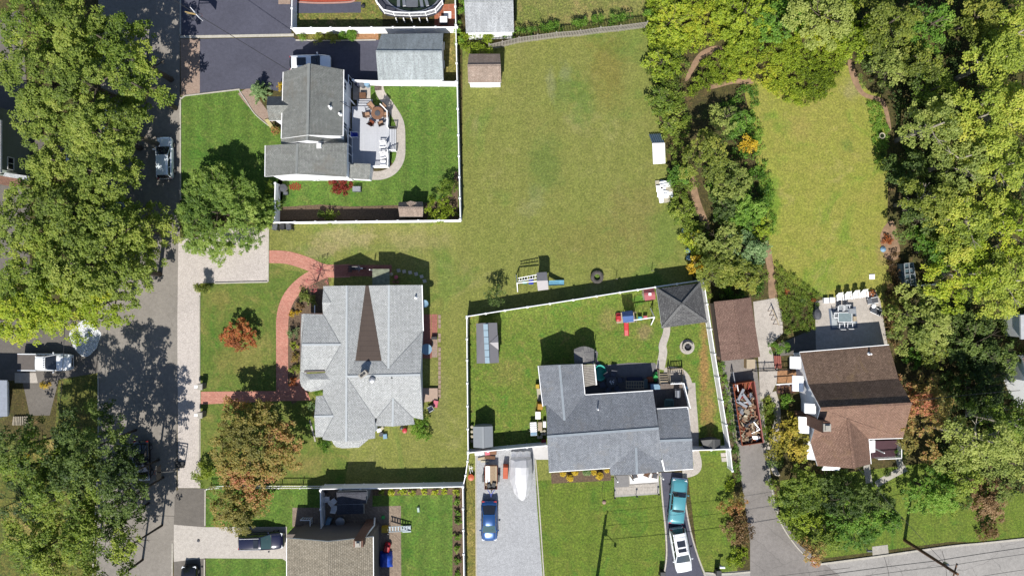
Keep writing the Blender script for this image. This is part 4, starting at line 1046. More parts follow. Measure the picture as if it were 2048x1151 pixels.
gable(t, (946, 852.5, 1.65), (985.5, 851.5, 1.65), (986, 892.5, 1.65), (947, 894, 1.65), (965.6, 852.4, 2.25), (966.5, 895.5, 2.25), [plain('shed_roof_pale', C(168, 174, 180), .6, var=.04), M['charcoal']], plain('shed_wall_plastic', C(196, 196, 196)), .1, .07, axis='y')
t = thing('gazebo', 'square gazebo with mottled grey hipped roof in the yard corner', 'gazebo', P(1363, 608))
a, b, c, d = (1312.5, 577.5, 2.5), (1401, 565.5, 2.5), (1414, 643.5, 2.5), (1324, 655.5, 2.5); ap = (1363.5, 609, 3.9)
roof(t, [[a, b, ap], [b, c, ap], [c, d, ap], [d, a, ap]], [SHZ, FASC], .16)
caps(t, [(a, ap), (b, ap), (c, ap), (d, ap)], m_shingle('grey_hip_shingles', C(150, 150, 150), C(140, 140, 140), C(110, 110, 110)), .3)
for q in inset([a, b, c, d], .5):
    mb = MB(); mb.beam((q[0], q[1], 0), (q[0], q[1], 2.45), .16); mb.build('post', M['white'], t)
mb = MB(); mb.prism([P(*q)[:2] for q in inset([(a[0], a[1]), (b[0], b[1]), (c[0], c[1]), (d[0], d[1])], 0)] if 0 else [P(1318, 582)[:2], P(1396, 571)[:2], P(1408, 640)[:2], P(1328, 650)[:2]], 0, .08); mb.build('floor_slab', A_patio, t)
t = thing('shed', 'low black resin storage shed behind the short white fence by the gravel gap', 'shed', P(1420, 888))
gable(t, (1402, 880, 1.3), (1440, 878, 1.3), (1441, 896.5, 1.3), (1410, 897.5, 1.3), (1427, 878, 1.75), (1427.5, 898, 1.75), [plain('resin_dark', C(92, 92, 92), .6, var=.06), M['charcoal']], M['charcoal'], .08, .06, axis='y')

# ---- buildings glimpsed in the west and east
t = thing('house', 'sage green sided house showing between the street trees at the left edge', 'house', P(20, 300))
a, b, c, d = (-80, 225, 5.0), (50, 240, 5.0), (58, 352, 5.0), (-80, 345, 5.0)
roof(t, [[(-80, 235, 5.6), (2, 240, 5.6), (2, 345, 5.6), (-80, 345, 5.6)]], [SH1, FASC], .2)
mb = MB(); xw = P(60, 300)[0]
yb0, yb1 = P(0, 236)[1], P(0, 352)[1]; mb.box(((P(-80, 0)[0] + xw) / 2, (yb0 + yb1) / 2, 2.4), (xw - P(-80, 0)[0], yb0 - yb1, 4.8)); mb.build('wall', W_sage, t)
x, y, z = on_we(xw, 21, 327); window(t, xw + .01, y, z, 1.3, .9, 0.0, 1)
roof(t, [[(6, 352, 2.9), (60, 361, 2.9), (58, 352, 3.2), (10, 345, 3.2)]], [SHP, FASC], .12, 'porch_roof')
mb = MB(); q = P(30, 362, 1.2); mb.box((q[0], q[1], 1.2), (3.0, .8, 2.4)); mb.build('porch_front', M['skin_brick'], t)
t = thing('house', 'corner of a pale blue grey building at the left edge beside the shaded court', 'house', P(-20, 800))
mb = MB(); mb.prism([P(-90, 762)[:2], P(18, 762)[:2], P(19, 830)[:2], P(-90, 832)[:2]], 0, 2.9); mb.build('wall', W_white, t)
roof(t, [[(-90, 758, 3.0), (14, 760, 3.0), (15, 832, 3.0), (-90, 834, 3.0)]], [plain('pale_blue_roof', C(176, 184, 200), .7), FASC], .14)
t = thing('house', 'grey shingled roof corner at the right edge among dark trees', 'house', P(2080, 760))
roof(t, [[(2044, 715, 3.2), (2140, 700, 3.2), (2150, 760, 4.6), (2060, 765, 4.6)], [(2060, 765, 4.6), (2150, 760, 4.6), (2150, 830, 3.2), (2070, 830, 3.2)]], [SHT, FASC], .16)
walls(t, [(2044, 715, 3.2), (2140, 700, 3.2), (2150, 760, 4.6), (2150, 830, 3.2), (2070, 830, 3.2), (2060, 765, 4.6)], .3, W_white, .2)
t = thing('garage', 'white roofed outbuilding peeking in at the right edge above the grey roof corner', 'garage', P(2060, 650))
roof(t, [[(2041, 630, 2.8), (2130, 620, 2.8), (2135, 676, 2.8), (2042, 678, 2.8)]], [plain('white_membrane', C(228, 230, 234), .6), FASC], .2)
walls(t, [(2041, 630, 2.8), (2130, 620, 2.8), (2135, 676, 2.8), (2042, 678, 2.8)], .2, W_white, .2)
# ---------------------------------------------------------------- trees and plants
DK = 2.3
def leaf_mesh(name, cl, mat, size=0.24, dens=70, parent=None, world=True, elong=1.6, up=1.1, rad=0.7, droop=0.0, smat=None):
    """cl rows: x y z r rz tint ; every leaf is its own small face"""
    cl = np.asarray(cl, float); n = np.maximum(6, (DK * dens * cl[:, 3] ** 2).astype(int))
    idx = np.repeat(np.arange(len(cl)), n); c = cl[idx]; m = len(c)
    d = NR.normal(size=(m, 3)); d /= np.linalg.norm(d, axis=1)[:, None] + 1e-9
    flip = (d[:, 2] < 0) & (NR.random(m) < 0.6); d[flip, 2] *= -1
    q = NR.uniform(0.45, 1.08, m)
    pos = c[:, :3] + d * (c[:, 3] * q)[:, None] * np.stack([np.ones(m), np.ones(m), c[:, 4] / c[:, 3]], 1)
    nn = d * 0.55 + NR.normal(size=(m, 3)) * rad; nn[:, 2] += up; nn[:, 1] -= up * .45
    nn /= np.linalg.norm(nn, axis=1)[:, None] + 1e-9
    a = d + NR.normal(size=(m, 3)) * 0.9; a[:, 2] -= droop
    a -= nn * (a * nn).sum(1)[:, None]; a /= np.linalg.norm(a, axis=1)[:, None] + 1e-9
    b = np.cross(nn, a)
    L = size * NR.uniform(0.6, 1.25, m); Wd = L / elong
    v = np.empty((m, 4, 3))
    v[:, 0] = pos - a * (L / 2)[:, None]; v[:, 1] = pos + b * (Wd / 2)[:, None] + a * (L * .08)[:, None]
    v[:, 2] = pos + a * (L / 2)[:, None]; v[:, 3] = pos - b * (Wd / 2)[:, None] + a * (L * .08)[:, None]
    v[..., 2] = np.maximum(v[..., 2], 0.03)
    if parent is not None and world:
        off = Vector((0, 0, 0)); p_ = parent
        while p_ is not None: off += p_.location; p_ = p_.parent
        v -= np.array(off)
    me = bpy.data.meshes.new(name)
    me.vertices.add(4 * m); me.vertices.foreach_set('co', v.reshape(-1))
    me.loops.add(4 * m); me.loops.foreach_set('vertex_index', np.arange(4 * m, dtype=np.int32))
    me.polygons.add(m); me.polygons.foreach_set('loop_start', np.arange(0, 4 * m, 4, dtype=np.int32))
    me.polygons.foreach_set('loop_total', np.full(m, 4, dtype=np.int32))
    me.update(calc_edges=True)
    tt = np.clip(c[:, 5] + NR.normal(size=m) * 0.16, 0, 1)
    at = me.attributes.new('tint', 'FLOAT', 'FACE'); at.data.foreach_set('value', tt.astype(np.float32))
    me.materials.append(mat)
    o = bpy.data.objects.new(name, me); COL.objects.link(o)
    if parent is not None: o.parent = parent
    STAT[0] += m * 2
    return o
STAT = [0]

def limbs(parent, x, y, h, rr, n, mat, r0=0.16, z0=0.35, spread=0.75, pale=False):
    tr = MB()
    jx, jy = NR.normal(0, .15, 2)
    tr.tube([(x, y, 0), (x + jx * .4, y + jy * .4, h * .3), (x + jx, y + jy, h * .62), (x + jx, y + jy, h * .85)], [r0 * 1.3, r0, r0 * .7, r0 * .3], 8)
    tr.build('trunk', mat, parent, smooth_=True, uv=False)
    lb = MB()
    for k in range(n):
        a = 2 * math.pi * (k + NR.random() * .7) / n; z = h * (z0 + .3 * NR.random()); L = rr * spread * (0.7 + .4 * NR.random())
        p0 = Vector((x + jx * .5, y + jy * .5, z)); p1 = p0 + Vector((math.cos(a) * L * .5, math.sin(a) * L * .5, L * .22)); a2 = a + NR.normal(0, .35)
        p2 = p1 + Vector((math.cos(a2) * L * .5, math.sin(a2) * L * .5, L * .18))
        lb.tube([p0, p1, p2], [r0 * .45, r0 * .28, r0 * .1], 5, caps=False)
        for s in (-1, 1):
            a3 = a2 + s * (.5 + .3 * NR.random())
            lb.tube([p1.lerp(p2, .4), p1.lerp(p2, .4) + Vector((math.cos(a3) * L * .35, math.sin(a3) * L * .35, L * .15))], [r0 * .18, r0 * .06], 4, caps=False)
    lb.build('branches', mat, parent, smooth_=True, uv=False)

def crown_clusters(x, y, rr, z0, z1, cr=0.8, fill=1.0, tint=(0.35, 0.75), gap=0.0, lob=0.25, ex=1.0):
    """boughs carry clumps of leaves; boughs stand at different heights, so light catches their tops and deep gaps open between"""
    ph = NR.uniform(0, 6.28, 3); out = []
    br = min(max(cr * 2.1, .3), rr * .6)                       # radius of one bough
    nb = max(4, int(1.55 * fill * ex * (rr / br) ** 2)); cs = []
    for k in range(nb):
        best = None
        for tr in range(6):
            a = NR.uniform(0, 2 * math.pi); u = math.sqrt(NR.random())
            edge = 1 + lob * (0.5 * math.sin(3 * a + ph[0]) + 0.35 * math.sin(5 * a + ph[1]) + .3 * math.sin(8 * a + ph[2]))
            q = (math.cos(a) * u * (rr - br * .55) * edge * math.sqrt(ex), math.sin(a) * u * (rr - br * .55) * edge / math.sqrt(ex), u)
            d = min([((q[0] - c[0]) ** 2 + (q[1] - c[1]) ** 2) for c in cs] or [9e9])
            if best is None or d > best[0]: best = (d, q)
        cs.append(best[1])
    for bx, by, u in cs:
        dome = math.sqrt(max(0.0, 1 - min(1, u) ** 2.4))
        top = z0 + (z1 - z0) * (.25 + .75 * dome) * (1 - (gap + .12) * NR.random() ** 1.5 * 1.3)
        rb = br * NR.uniform(.7, 1.15); nn = max(4, int(2.6 * (rb / cr) ** 2 * 1.5))
        bt = tint[0] + (tint[1] - tint[0]) * (.5 + .5 * math.sin(bx * .6 + ph[0]) * math.sin(by * .65 + ph[1])) + NR.normal(0, .13)
        for j in range(nn):
            a = NR.uniform(0, 2 * math.pi); v = math.sqrt(NR.random())
            z = top - rb * .75 * v * v - NR.random() ** 2 * rb * .5
            r = cr * NR.uniform(.4, .85)
            out.append((x + bx + math.cos(a) * v * rb, y + by + math.sin(a) * v * rb, max(z - r * .4, .2 * r + .05), r, r * .6, bt + NR.normal(0, .07)))
    return out

AVOID = []
for pl_ in ([(1442, 94), (1405, 112), (1385, 140), (1374, 168)], [(1383, 352), (1393, 400), (1412, 452)], [(1700, 125), (1712, 160), (1728, 188), (1765, 202), (1780, 245)], [(1540, 490), (1545, 595)]):
    for q_ in smooth(pl_, 6): AVOID.append(P(*q_)[:2])
def near_path(x, y, r=.55): return any((x - a) ** 2 + (y - b) ** 2 < r * r for a, b in AVOID)

def tree(px, py, rp, h, kind, label, pal='green', name='tree', cat='tree', group=None, cr=0.8, fill=1.0, size=0.26, dens=75, gap=0.15, nl=7, tint=(.3, .75), z0=.45, lob=.25, bark=None, ex=1.0, hm=.72, rad=.62, up=1.5, elong=1.6, r0=None):
    """px,py,rp: the crown as seen in the photograph; h: height in metres"""
    hc = h * hm; x, y, _ = P(px, py, hc); rr = rp / S * (1 - hc / H)
    t = thing(name, label, cat, (x, y, 0), group=group)
    cl = crown_clusters(x, y, rr, h * z0, h - cr * .4, cr, fill, tint, gap, lob, ex)
    if h < 7: cl = [c for c in cl if not near_path(c[0], c[1], .6)] or cl
    leaf_mesh('crown', cl, LEAF[pal], size, dens, t, elong=elong, rad=rad, up=up)
    limbs(t, x, y, h, rr, nl, bark or BARK, r0 or max(.07, min(.3, h * .022)))
    return t

def shrub(px, py, rp, h, label, pal='green', name='shrub', cat='shrub', group=None, size=0.16, dens=150, cr=None, ex=1.0, tint=(.3, .75), stems=True, shape='round', gap=0, lob=.15, up=.6):
    x, y, _ = P(px, py, h * .6); rr = rp / S * (1 - h * .6 / H)
    t = thing(name, label, cat, (x, y, 0), group=group)
    cr = cr or max(.16, min(.38, rr * .42))
    if shape == 'ball':
        out = []
        n = int(26 + 60 * rr * rr)
        for k in range(n):
            v = NR.normal(size=3); v /= np.linalg.norm(v); v[2] = abs(v[2]) * .9 - .1
            out.append((x + v[0] * (rr - cr * .6), y + v[1] * (rr - cr * .6) / ex, h * .5 + v[2] * (h * .5 - cr * .3), cr * .8, cr * .6, tint[0] + (tint[1] - tint[0]) * NR.random()))
        cl = out
    else:
        cl = crown_clusters(x, y, max(.1, rr - cr * .5), h * .25, h - cr * .4, cr, 1.25, tint, gap, lob, ex)
    leaf_mesh('foliage', cl, LEAF[pal], size, dens, t, up=up)
    if stems:
        mb = MB()
        for k in range(4):
            a = NR.uniform(0, 6.28); mb.tube([(x, y, 0), (x + math.cos(a) * rr * .25, y + math.sin(a) * rr * .25, h * .4), (x + math.cos(a) * rr * .5, y + math.sin(a) * rr * .5, h * .7)], [.03, .02, .01], 4, caps=False)
        mb.build('stem', BARK, t, uv=False)
    return t

def conifer(px, py, rp, h, label, pal='fresh', name='conifer', cat='tree', layers=7, per=9, size=.34, dens=60, tint=(.3, .8), group=None, droop=.15, base=.12, elong=3.4, wid=.34, hm=.4):
    """whorls of needled boughs reaching out from a straight stem"""
    x, y, _ = P(px, py, h * hm); rr = rp / S * (1 - h * hm / H)
    t = thing(name, label, cat, (x, y, 0), group=group)
    mb = MB(); mb.tube([(x, y, 0), (x, y, h * .97)], [h * .02 + .04, .02], 7); mb.build('trunk', BARK, t, uv=False)
    bm_ = MB(); cl = []
    for i in range(layers):
        f = i / (layers - 1); z = h * (base + (.94 - base) * f); L = rr * (1 - f) ** .8 + .12
        for k in range(max(4, int(per * (1 - f * .5)))):
            a = 2 * math.pi * (k + .5 * (i % 2) + NR.normal(0, .12)) / max(4, int(per * (1 - f * .5))); Lk = L * NR.uniform(.78, 1.1)
            p0 = Vector((x, y, z)); p1 = p0 + Vector((math.cos(a) * Lk, math.sin(a) * Lk, -droop * Lk + .08 * Lk * (i / layers)))
            bm_.tube([p0, p1], [.03, .01], 4, caps=False)
            m = max(2, int(Lk / (wid * .55)))
            for j in range(m):
                u = (j + .7) / m; w = wid * (1.15 - .6 * u); q = p0.lerp(p1, u)
                cl.append((q.x + NR.normal(0, .05), q.y + NR.normal(0, .05), q.z + .04, w, w * .35, tint[0] + (tint[1] - tint[0]) * (u * .7 + .3 * NR.random())))
    bm_.build('boughs', BARK, t, uv=False)
    leaf_mesh('needles', cl, LEAF[pal], size, dens, t, elong=elong, up=.9, rad=.45)
    return t

def inside(x, y, poly):
    c = False; n = len(poly)
    for i in range(n):
        x0, y0 = poly[i]; x1, y1 = poly[i - 1]
        if (y0 > y) != (y1 > y) and x < (x1 - x0) * (y - y0) / (y1 - y0) + x0: c = not c
    return c

def cover(name, poly, h, pal, label=None, cat=None, kind='stuff', cr=.35, size=.16, dens=110, fill=1.0, tint=(.3, .75), hv=.4, up=.8, gap=0, group=None, part=None, edge=None, elong=1.6, rad=.7):
    """low growth filling a plot"""
    pp = [P(*q, h * .5)[:2] for q in poly]
    xs = [q[0] for q in pp]; ys = [q[1] for q in pp]
    ar = abs(sum(pp[i - 1][0] * pp[i][1] - pp[i][0] * pp[i - 1][1] for i in range(len(pp)))) / 2
    n = int(fill * 1.5 * ar / (math.pi * (cr * .75) ** 2)) + 4; cl = []; tr = 0; ph = NR.uniform(0, 6.28, 4)
    while len(cl) < n and tr < n * 30:
        tr += 1
        x = NR.uniform(min(xs), max(xs)); y = NR.uniform(min(ys), max(ys))
        if not inside(x, y, pp) or near_path(x, y): continue
        if gap and math.sin(x * 1.1 + ph[0]) * math.sin(y * 1.2 + ph[1]) > 1 - gap: continue
        und = .5 + .25 * math.sin(x * .9 + ph[2]) * math.sin(y * 1.0 + ph[3]) + .25 * NR.random()
        z = h * (1 - hv + hv * und) * (1 if edge is None else 1); r = cr * NR.uniform(.6, 1.3)
        tt = tint[0] + (tint[1] - tint[0]) * (.5 + .5 * math.sin(x * .45 + ph[0]) * math.sin(y * .5 + ph[2])) + NR.normal(0, .12)
        cl.append((x, y, max(.1, z - r * .4), r, r * .65, tt))
        if h > .8 and NR.random() < .5: cl.append((x + NR.normal(0, .2), y + NR.normal(0, .2), z * NR.uniform(.3, .7), r, r * .8, tt - .1))
    par = None
    if kind != 'stuff':
        par = thing(name, label, cat, (sum(xs) / len(xs), sum(ys) / len(ys), 0), group=group)
        return leaf_mesh('foliage', cl, LEAF[pal], size, dens, par, up=up, elong=elong, rad=rad)
    o = leaf_mesh(name, cl, LEAF[pal], size, dens, None, up=up, elong=elong, rad=rad)
    return tag(o, label, cat, group, kind)

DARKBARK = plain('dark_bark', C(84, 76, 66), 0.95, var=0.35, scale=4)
# ---- the western street trees (tall, spreading over the road)
WG = 'tall street trees along the west side'
west = [
 (60, 35, 84, 11, 'green', 'leafy street tree in the top left corner'),
 (135, 60, 84, 11, 'mapleg', 'yellowish green street tree at the top edge, second from the left corner'),
 (205, 75, 62, 11, 'green', 'street tree between the top edge trees and the bulging one over the road'),
 (254, 105, 46, 11.5, 'green', 'street tree bulging furthest over the road near the brick apron'),
 (60, 150, 88, 11, 'mapleg', 'olive street tree at the left edge level with the brick apron'),
 (160, 160, 88, 12, 'mapleg', 'olive gold street tree in the middle of the upper left canopy'),
 (268, 172, 45, 11, 'green', 'bright rounded street tree nearest the silver street car'),
 (85, 235, 74, 10, 'mapleg', 'street tree shading the sage green house'),
 (190, 262, 84, 11, 'mapleg', 'street tree west of the silver street car'),
 (238, 256, 46, 11, 'mapleg', 'small olive street tree crown directly beside the silver street car'),
 (112, 325, 74, 9.5, 'mapleg', 'olive tree in front of the sage green house'),
 (188, 345, 70, 10.5, 'mapleg', 'olive street tree below the silver street car on the left kerb'),
 (40, 440, 86, 10, 'mapleg', 'street tree at the left edge just below the sage green house'),
 (140, 425, 84, 10.5, 'mapleg', 'broad olive street tree in the middle of the left canopy'),
 (215, 470, 70, 10.5, 'mapleg', 'street tree hiding most of the grey blue car'),
 (270, 458, 58, 7.8, 'mapleg', 'street tree reaching towards the big green pine'),
 (55, 535, 88, 11, 'green', 'street tree at the left edge above the parked white pickup'),
 (150, 530, 86, 11.5, 'mapleg', 'tallest dense street tree at the middle of the left canopy edge'),
 (242, 545, 66, 10, 'mapleg', 'street tree whose shadow falls across the pale road opposite the pad'),
 (110, 605, 78, 10, 'yellow', 'bright yellow green street tree right above the parked white pickup'),
 (35, 622, 72, 10, 'yellow', 'yellow green tree at the left edge above the pale blue grey building'),
 (190, 600, 58, 9, 'yellow', 'yellow green street tree above the white gravel patch'),
]
for a in west:
    tree(*a[:4], 'b', a[5], a[4], group=WG, cr=.62, fill=1.2, size=.23, dens=100, gap=.2, nl=7, hm=.78)
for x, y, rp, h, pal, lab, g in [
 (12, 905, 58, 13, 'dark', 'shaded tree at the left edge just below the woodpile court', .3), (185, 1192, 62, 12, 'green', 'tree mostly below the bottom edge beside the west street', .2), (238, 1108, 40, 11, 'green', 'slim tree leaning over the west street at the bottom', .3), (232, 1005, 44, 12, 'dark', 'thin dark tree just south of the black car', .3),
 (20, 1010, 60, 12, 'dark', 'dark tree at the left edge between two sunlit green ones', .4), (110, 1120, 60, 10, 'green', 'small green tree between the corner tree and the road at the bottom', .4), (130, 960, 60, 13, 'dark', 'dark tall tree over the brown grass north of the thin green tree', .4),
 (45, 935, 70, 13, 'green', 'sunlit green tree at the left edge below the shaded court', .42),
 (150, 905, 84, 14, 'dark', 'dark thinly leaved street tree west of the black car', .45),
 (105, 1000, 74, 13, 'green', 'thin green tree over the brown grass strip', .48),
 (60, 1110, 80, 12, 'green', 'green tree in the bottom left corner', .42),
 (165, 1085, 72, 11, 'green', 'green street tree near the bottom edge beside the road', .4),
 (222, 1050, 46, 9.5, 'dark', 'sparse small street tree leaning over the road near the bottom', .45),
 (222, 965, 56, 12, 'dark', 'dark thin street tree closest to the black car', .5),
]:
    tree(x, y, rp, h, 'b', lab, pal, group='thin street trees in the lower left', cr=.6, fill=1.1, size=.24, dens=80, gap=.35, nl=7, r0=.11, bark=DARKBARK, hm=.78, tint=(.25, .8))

# ---- big pine by the parking pad and other garden trees
tree(438, 424, 96, 5.8, 'b', 'huge feathery green conifer spreading over the pale parking pad', 'conif', 'pine_tree', cr=.42, size=.42, dens=95, gap=.12, fill=1.35, tint=(.25, .8), lob=.2, elong=4.2, rad=.45, up=1.0, nl=12, z0=.3, hm=.62)
tree(516, 418, 36, 3.4, 'b', 'smaller lower feathery conifer on the east side of the huge one', 'conif', 'pine_tree', cr=.34, size=.38, dens=95, gap=.1, fill=1.3, tint=(.1, .6), lob=.2, elong=4.2, rad=.45, up=1.0, nl=8, z0=.25)
conifer(517, 180, 22, 2.6, 'blue green weeping spruce at the corner of the dark driveway', 'blue', 'spruce', layers=6, per=9, size=.24, dens=120, wid=.2)
tree(501, 890, 92, 6.4, 'b', 'large orange green autumn maple in the front lawn beside the brick walk', 'autumn', 'maple_tree', cr=.6, size=.22, dens=110, gap=.06, fill=1.4, tint=(-.05, .7), lob=.14)
tree(470, 1014, 62, 5.0, 'b', 'autumn maple standing just south of the white fence', 'autumn', 'maple_tree', cr=.55, size=.21, dens=110, gap=.08, fill=1.35, tint=(-.05, .7), lob=.16)
tree(470, 672, 34, 2.8, 'b', 'small round orange red tree alone on the front lawn', 'orange', 'japanese_maple', cr=.34, size=.16, dens=220, gap=.0, fill=1.2, z0=.25, tint=(.1, .9), lob=.1, r0=.06)
tree(624, 560, 34, 3.0, 'b', 'almost bare pinkish tree where the brick paths join', 'pink', 'bare_tree', cr=.22, size=.1, dens=60, gap=.3, fill=.12, nl=12, bark=plain('reddish_bark', C(120, 76, 74)), r0=.07)
tree(992, 592, 25, 3.4, 'b', 'small airy evergreen behind the white fence near the swing set', 'dark', 'evergreen_tree', cr=.3, size=.2, dens=90, gap=.35, fill=.9, tint=(.5, 1.0), r0=.06, elong=2.4)
tree(1858, 832, 74, 5.8, 'b', 'pink orange autumn tree right beside the brown-roofed house', 'autumn', 'maple_tree', cr=.6, size=.22, dens=110, gap=.05, fill=1.35, tint=(.25, .85), ex=.6, lob=.14)
tree(1586, 885, 46, 3.6, 'b', 'yellow gold leaved tree by the curved walk west of the brown-roofed house', 'goldg', 'tree', cr=.45, size=.24, dens=85, gap=.2, fill=1.2, tint=(.1, .9), lob=.25)

# ---- woods on the east side: named trees
EG = 'trees of the eastern wood'
east = [
 (1325, 125, 34, 2.6, 'yellow', 'yellow green bushy tree at the north-east corner of the field', .5),
 (1322, 195, 28, 2.6, 'green', 'dark small tree along the field edge north of the blue grey crate', .4),
 (1342, 245, 24, 2.4, 'green', 'small tree next to the blue grey crate', .4),
 (1345, 40, 50, 2.6, 'yellow', 'broad sunlit tree mass at the top edge east of the picket fence', .5),
 (1492, 22, 56, 2.8, 'yellow', 'yellow green tree at the top edge above the dirt path', .5),
 (1568, 42, 42, 3.2, 'fresh', 'bright fresh green tree near the top edge', .6),
 (1655, 28, 52, 7.0, 'grey', 'grey green tree at the top edge north of the meadow', .7),
 (1722, 72, 48, 5.5, 'yellow', 'yellow green tree north-east of the meadow tip', .6),
 (1790, 40, 55, 8.0, 'olive', 'olive tree at the top edge right of the dark gap', .6),
 (1872, 40, 42, 7.0, 'fresh', 'bright green tree at the top edge in the upper right', .6),
 (1782, 135, 44, 5.5, 'grey', 'grey olive tree right of the meadow tip', .6),
 (1850, 130, 40, 7.0, 'olive', 'olive tree between the bare pale branches and the meadow', .6),
 (1960, 30, 60, 7.0, 'olive', 'shaded olive tree near the top right corner', .6),
 (1990, 120, 62, 9.5, 'eastg', 'pale yellow olive tree with a white trunk near the upper right edge', .9),
 (2040, 60, 50, 8.5, 'eastg', 'olive tree in the top right corner', .9),
 (1870, 180, 46, 6.5, 'green', 'green tree above the brown clearing', .6),
 (1872, 250, 54, 10.5, 'grey', 'rounded pale grey green crown east of the bird bath', .9),
 (1960, 235, 60, 10, 'eastg', 'yellow olive tree with pale forked branches', .9),
 (2035, 215, 55, 10.5, 'eastg', 'tall olive tree at the right edge with white limbs', .9),
 (1930, 320, 58, 9.5, 'grey', 'pale green crown south of the forked branches', .9),
 (2010, 330, 68, 10.5, 'eastg', 'large yellow green crown at the right edge, upper middle', .9),
 (1822, 345, 46, 5.5, 'dark', 'dark tree at the east edge of the meadow', .3),
 (1862, 395, 50, 9.5, 'olive', 'olive crown beside the dark hollow in the wood', .7),
 (1845, 440, 44, 6.0, 'dark', 'dark green tree just above the orange shrub', .4),
 (1940, 440, 66, 9.0, 'eastg', 'broad olive crown in the right middle of the wood', .9),
 (2030, 460, 62, 9.5, 'yellow', 'yellow green crown at the right edge, middle', .9),
 (1872, 500, 44, 6.0, 'fresh', 'fresh green tree north of the glazed cold frame', .5),
 (1930, 545, 66, 8.5, 'yellow', 'bright yellow green crown right of the cold frame', .8),
 (2020, 560, 66, 9.0, 'eastg', 'gold tinged crown at the right edge above the white outbuilding', .8),
 (1905, 470, 40, 7.0, 'olive', 'small olive crown in the centre right of the wood', .6),
 (1850, 645, 66, 5.2, 'grey', 'large feathery yellow grey tree south of the cold frame', .7),
 (1880, 700, 36, 4.2, 'olive', 'rounded green tree half in shade north-east of the brown roof', .5),
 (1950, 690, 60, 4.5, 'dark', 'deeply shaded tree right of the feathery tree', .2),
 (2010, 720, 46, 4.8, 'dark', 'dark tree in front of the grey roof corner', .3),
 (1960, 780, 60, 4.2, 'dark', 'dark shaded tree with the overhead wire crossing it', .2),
 (1960, 880, 62, 12.0, 'grey', 'grey green tree east of the pink orange autumn tree', .7),
 (2030, 850, 52, 11.0, 'green', 'green tree at the right edge in the lower wood', .6),
 (2020, 930, 60, 7.0, 'grey', 'silvery green crown at the lower right edge', .7),
 (1930, 950, 40, 6.0, 'green', 'green tree above the dense ground shrub at the lower right', .6),
]
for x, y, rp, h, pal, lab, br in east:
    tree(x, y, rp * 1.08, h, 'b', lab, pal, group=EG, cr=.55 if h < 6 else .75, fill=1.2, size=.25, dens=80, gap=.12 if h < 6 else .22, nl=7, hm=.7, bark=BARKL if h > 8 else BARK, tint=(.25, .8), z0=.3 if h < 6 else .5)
cover('undergrowth', [(1500, 172), (1516, 172), (1522, 250), (1528, 300), (1545, 360), (1552, 440), (1548, 490), (1530, 480), (1526, 400), (1508, 320), (1500, 240)], .6, 'fresh', 'ragged green weeds along the west edge of the meadow', 'undergrowth', cr=.3, size=.15, dens=120, fill=.8, hv=.7, gap=.35, tint=(.3, 1))
# island of trees between the field and the meadow
IG = 'trees in the strip between field and meadow'
for x, y, rp, h, pal, lab in [
 (1415, 312, 50, 6.6, 'olive', 'broad olive crown south of the black shadow in the middle strip'),
 (1455, 235, 28, 4.2, 'grey', 'pale tree rising beside the black shadow in the middle strip'),
 (1482, 240, 28, 3.2, 'fresh', 'green tree at the meadow edge beside the black shadow'),
 (1500, 288, 18, 2.6, 'gold', 'yellow flowering bushy tree at the meadow edge'),
 (1462, 365, 44, 4.2, 'grey', 'brownish grey fading tree in the middle strip'),
 (1452, 415, 32, 4.0, 'dark', 'dark tree on the west of the middle strip'),
 (1492, 420, 42, 4.0, 'fresh', 'dark green leafy tree bulging towards the meadow'),
 (1515, 462, 30, 2.8, 'yellow', 'yellow green tree at the meadow edge near the brick path end'),
 (1448, 486, 44, 4.6, 'grey', 'feathery grey tree at the south of the middle strip'),
 (1500, 500, 38, 4.0, 'blue', 'blue green tree above the brown dirt path'),
 (1435, 535, 44, 5.0, 'olive', 'olive tree just above the mauve brown garage'),
 (1495, 545, 40, 4.2, 'olive', 'spreading olive tree between garage and dirt path'),
 (1368, 422, 20, 2.2, 'green', 'small bush tree at the field edge beside the pale slabs'),
 (1362, 350, 22, 2.4, 'fresh', 'dense green bush tree at the field edge between crate and slabs'),
 (1388, 480, 20, 2.4, 'yellow', 'yellow green bush tree at the field edge above the gazebo'),
 (1394, 525, 18, 2.4, 'gold', 'yellow flowering bush beside the gazebo corner'),
]:
    tree(x, y, rp * 1.08, h, 'b', lab, pal, group=IG, cr=.45, fill=1.2, size=.21, dens=115, gap=.1, nl=6, z0=.25, tint=(.2, .8))
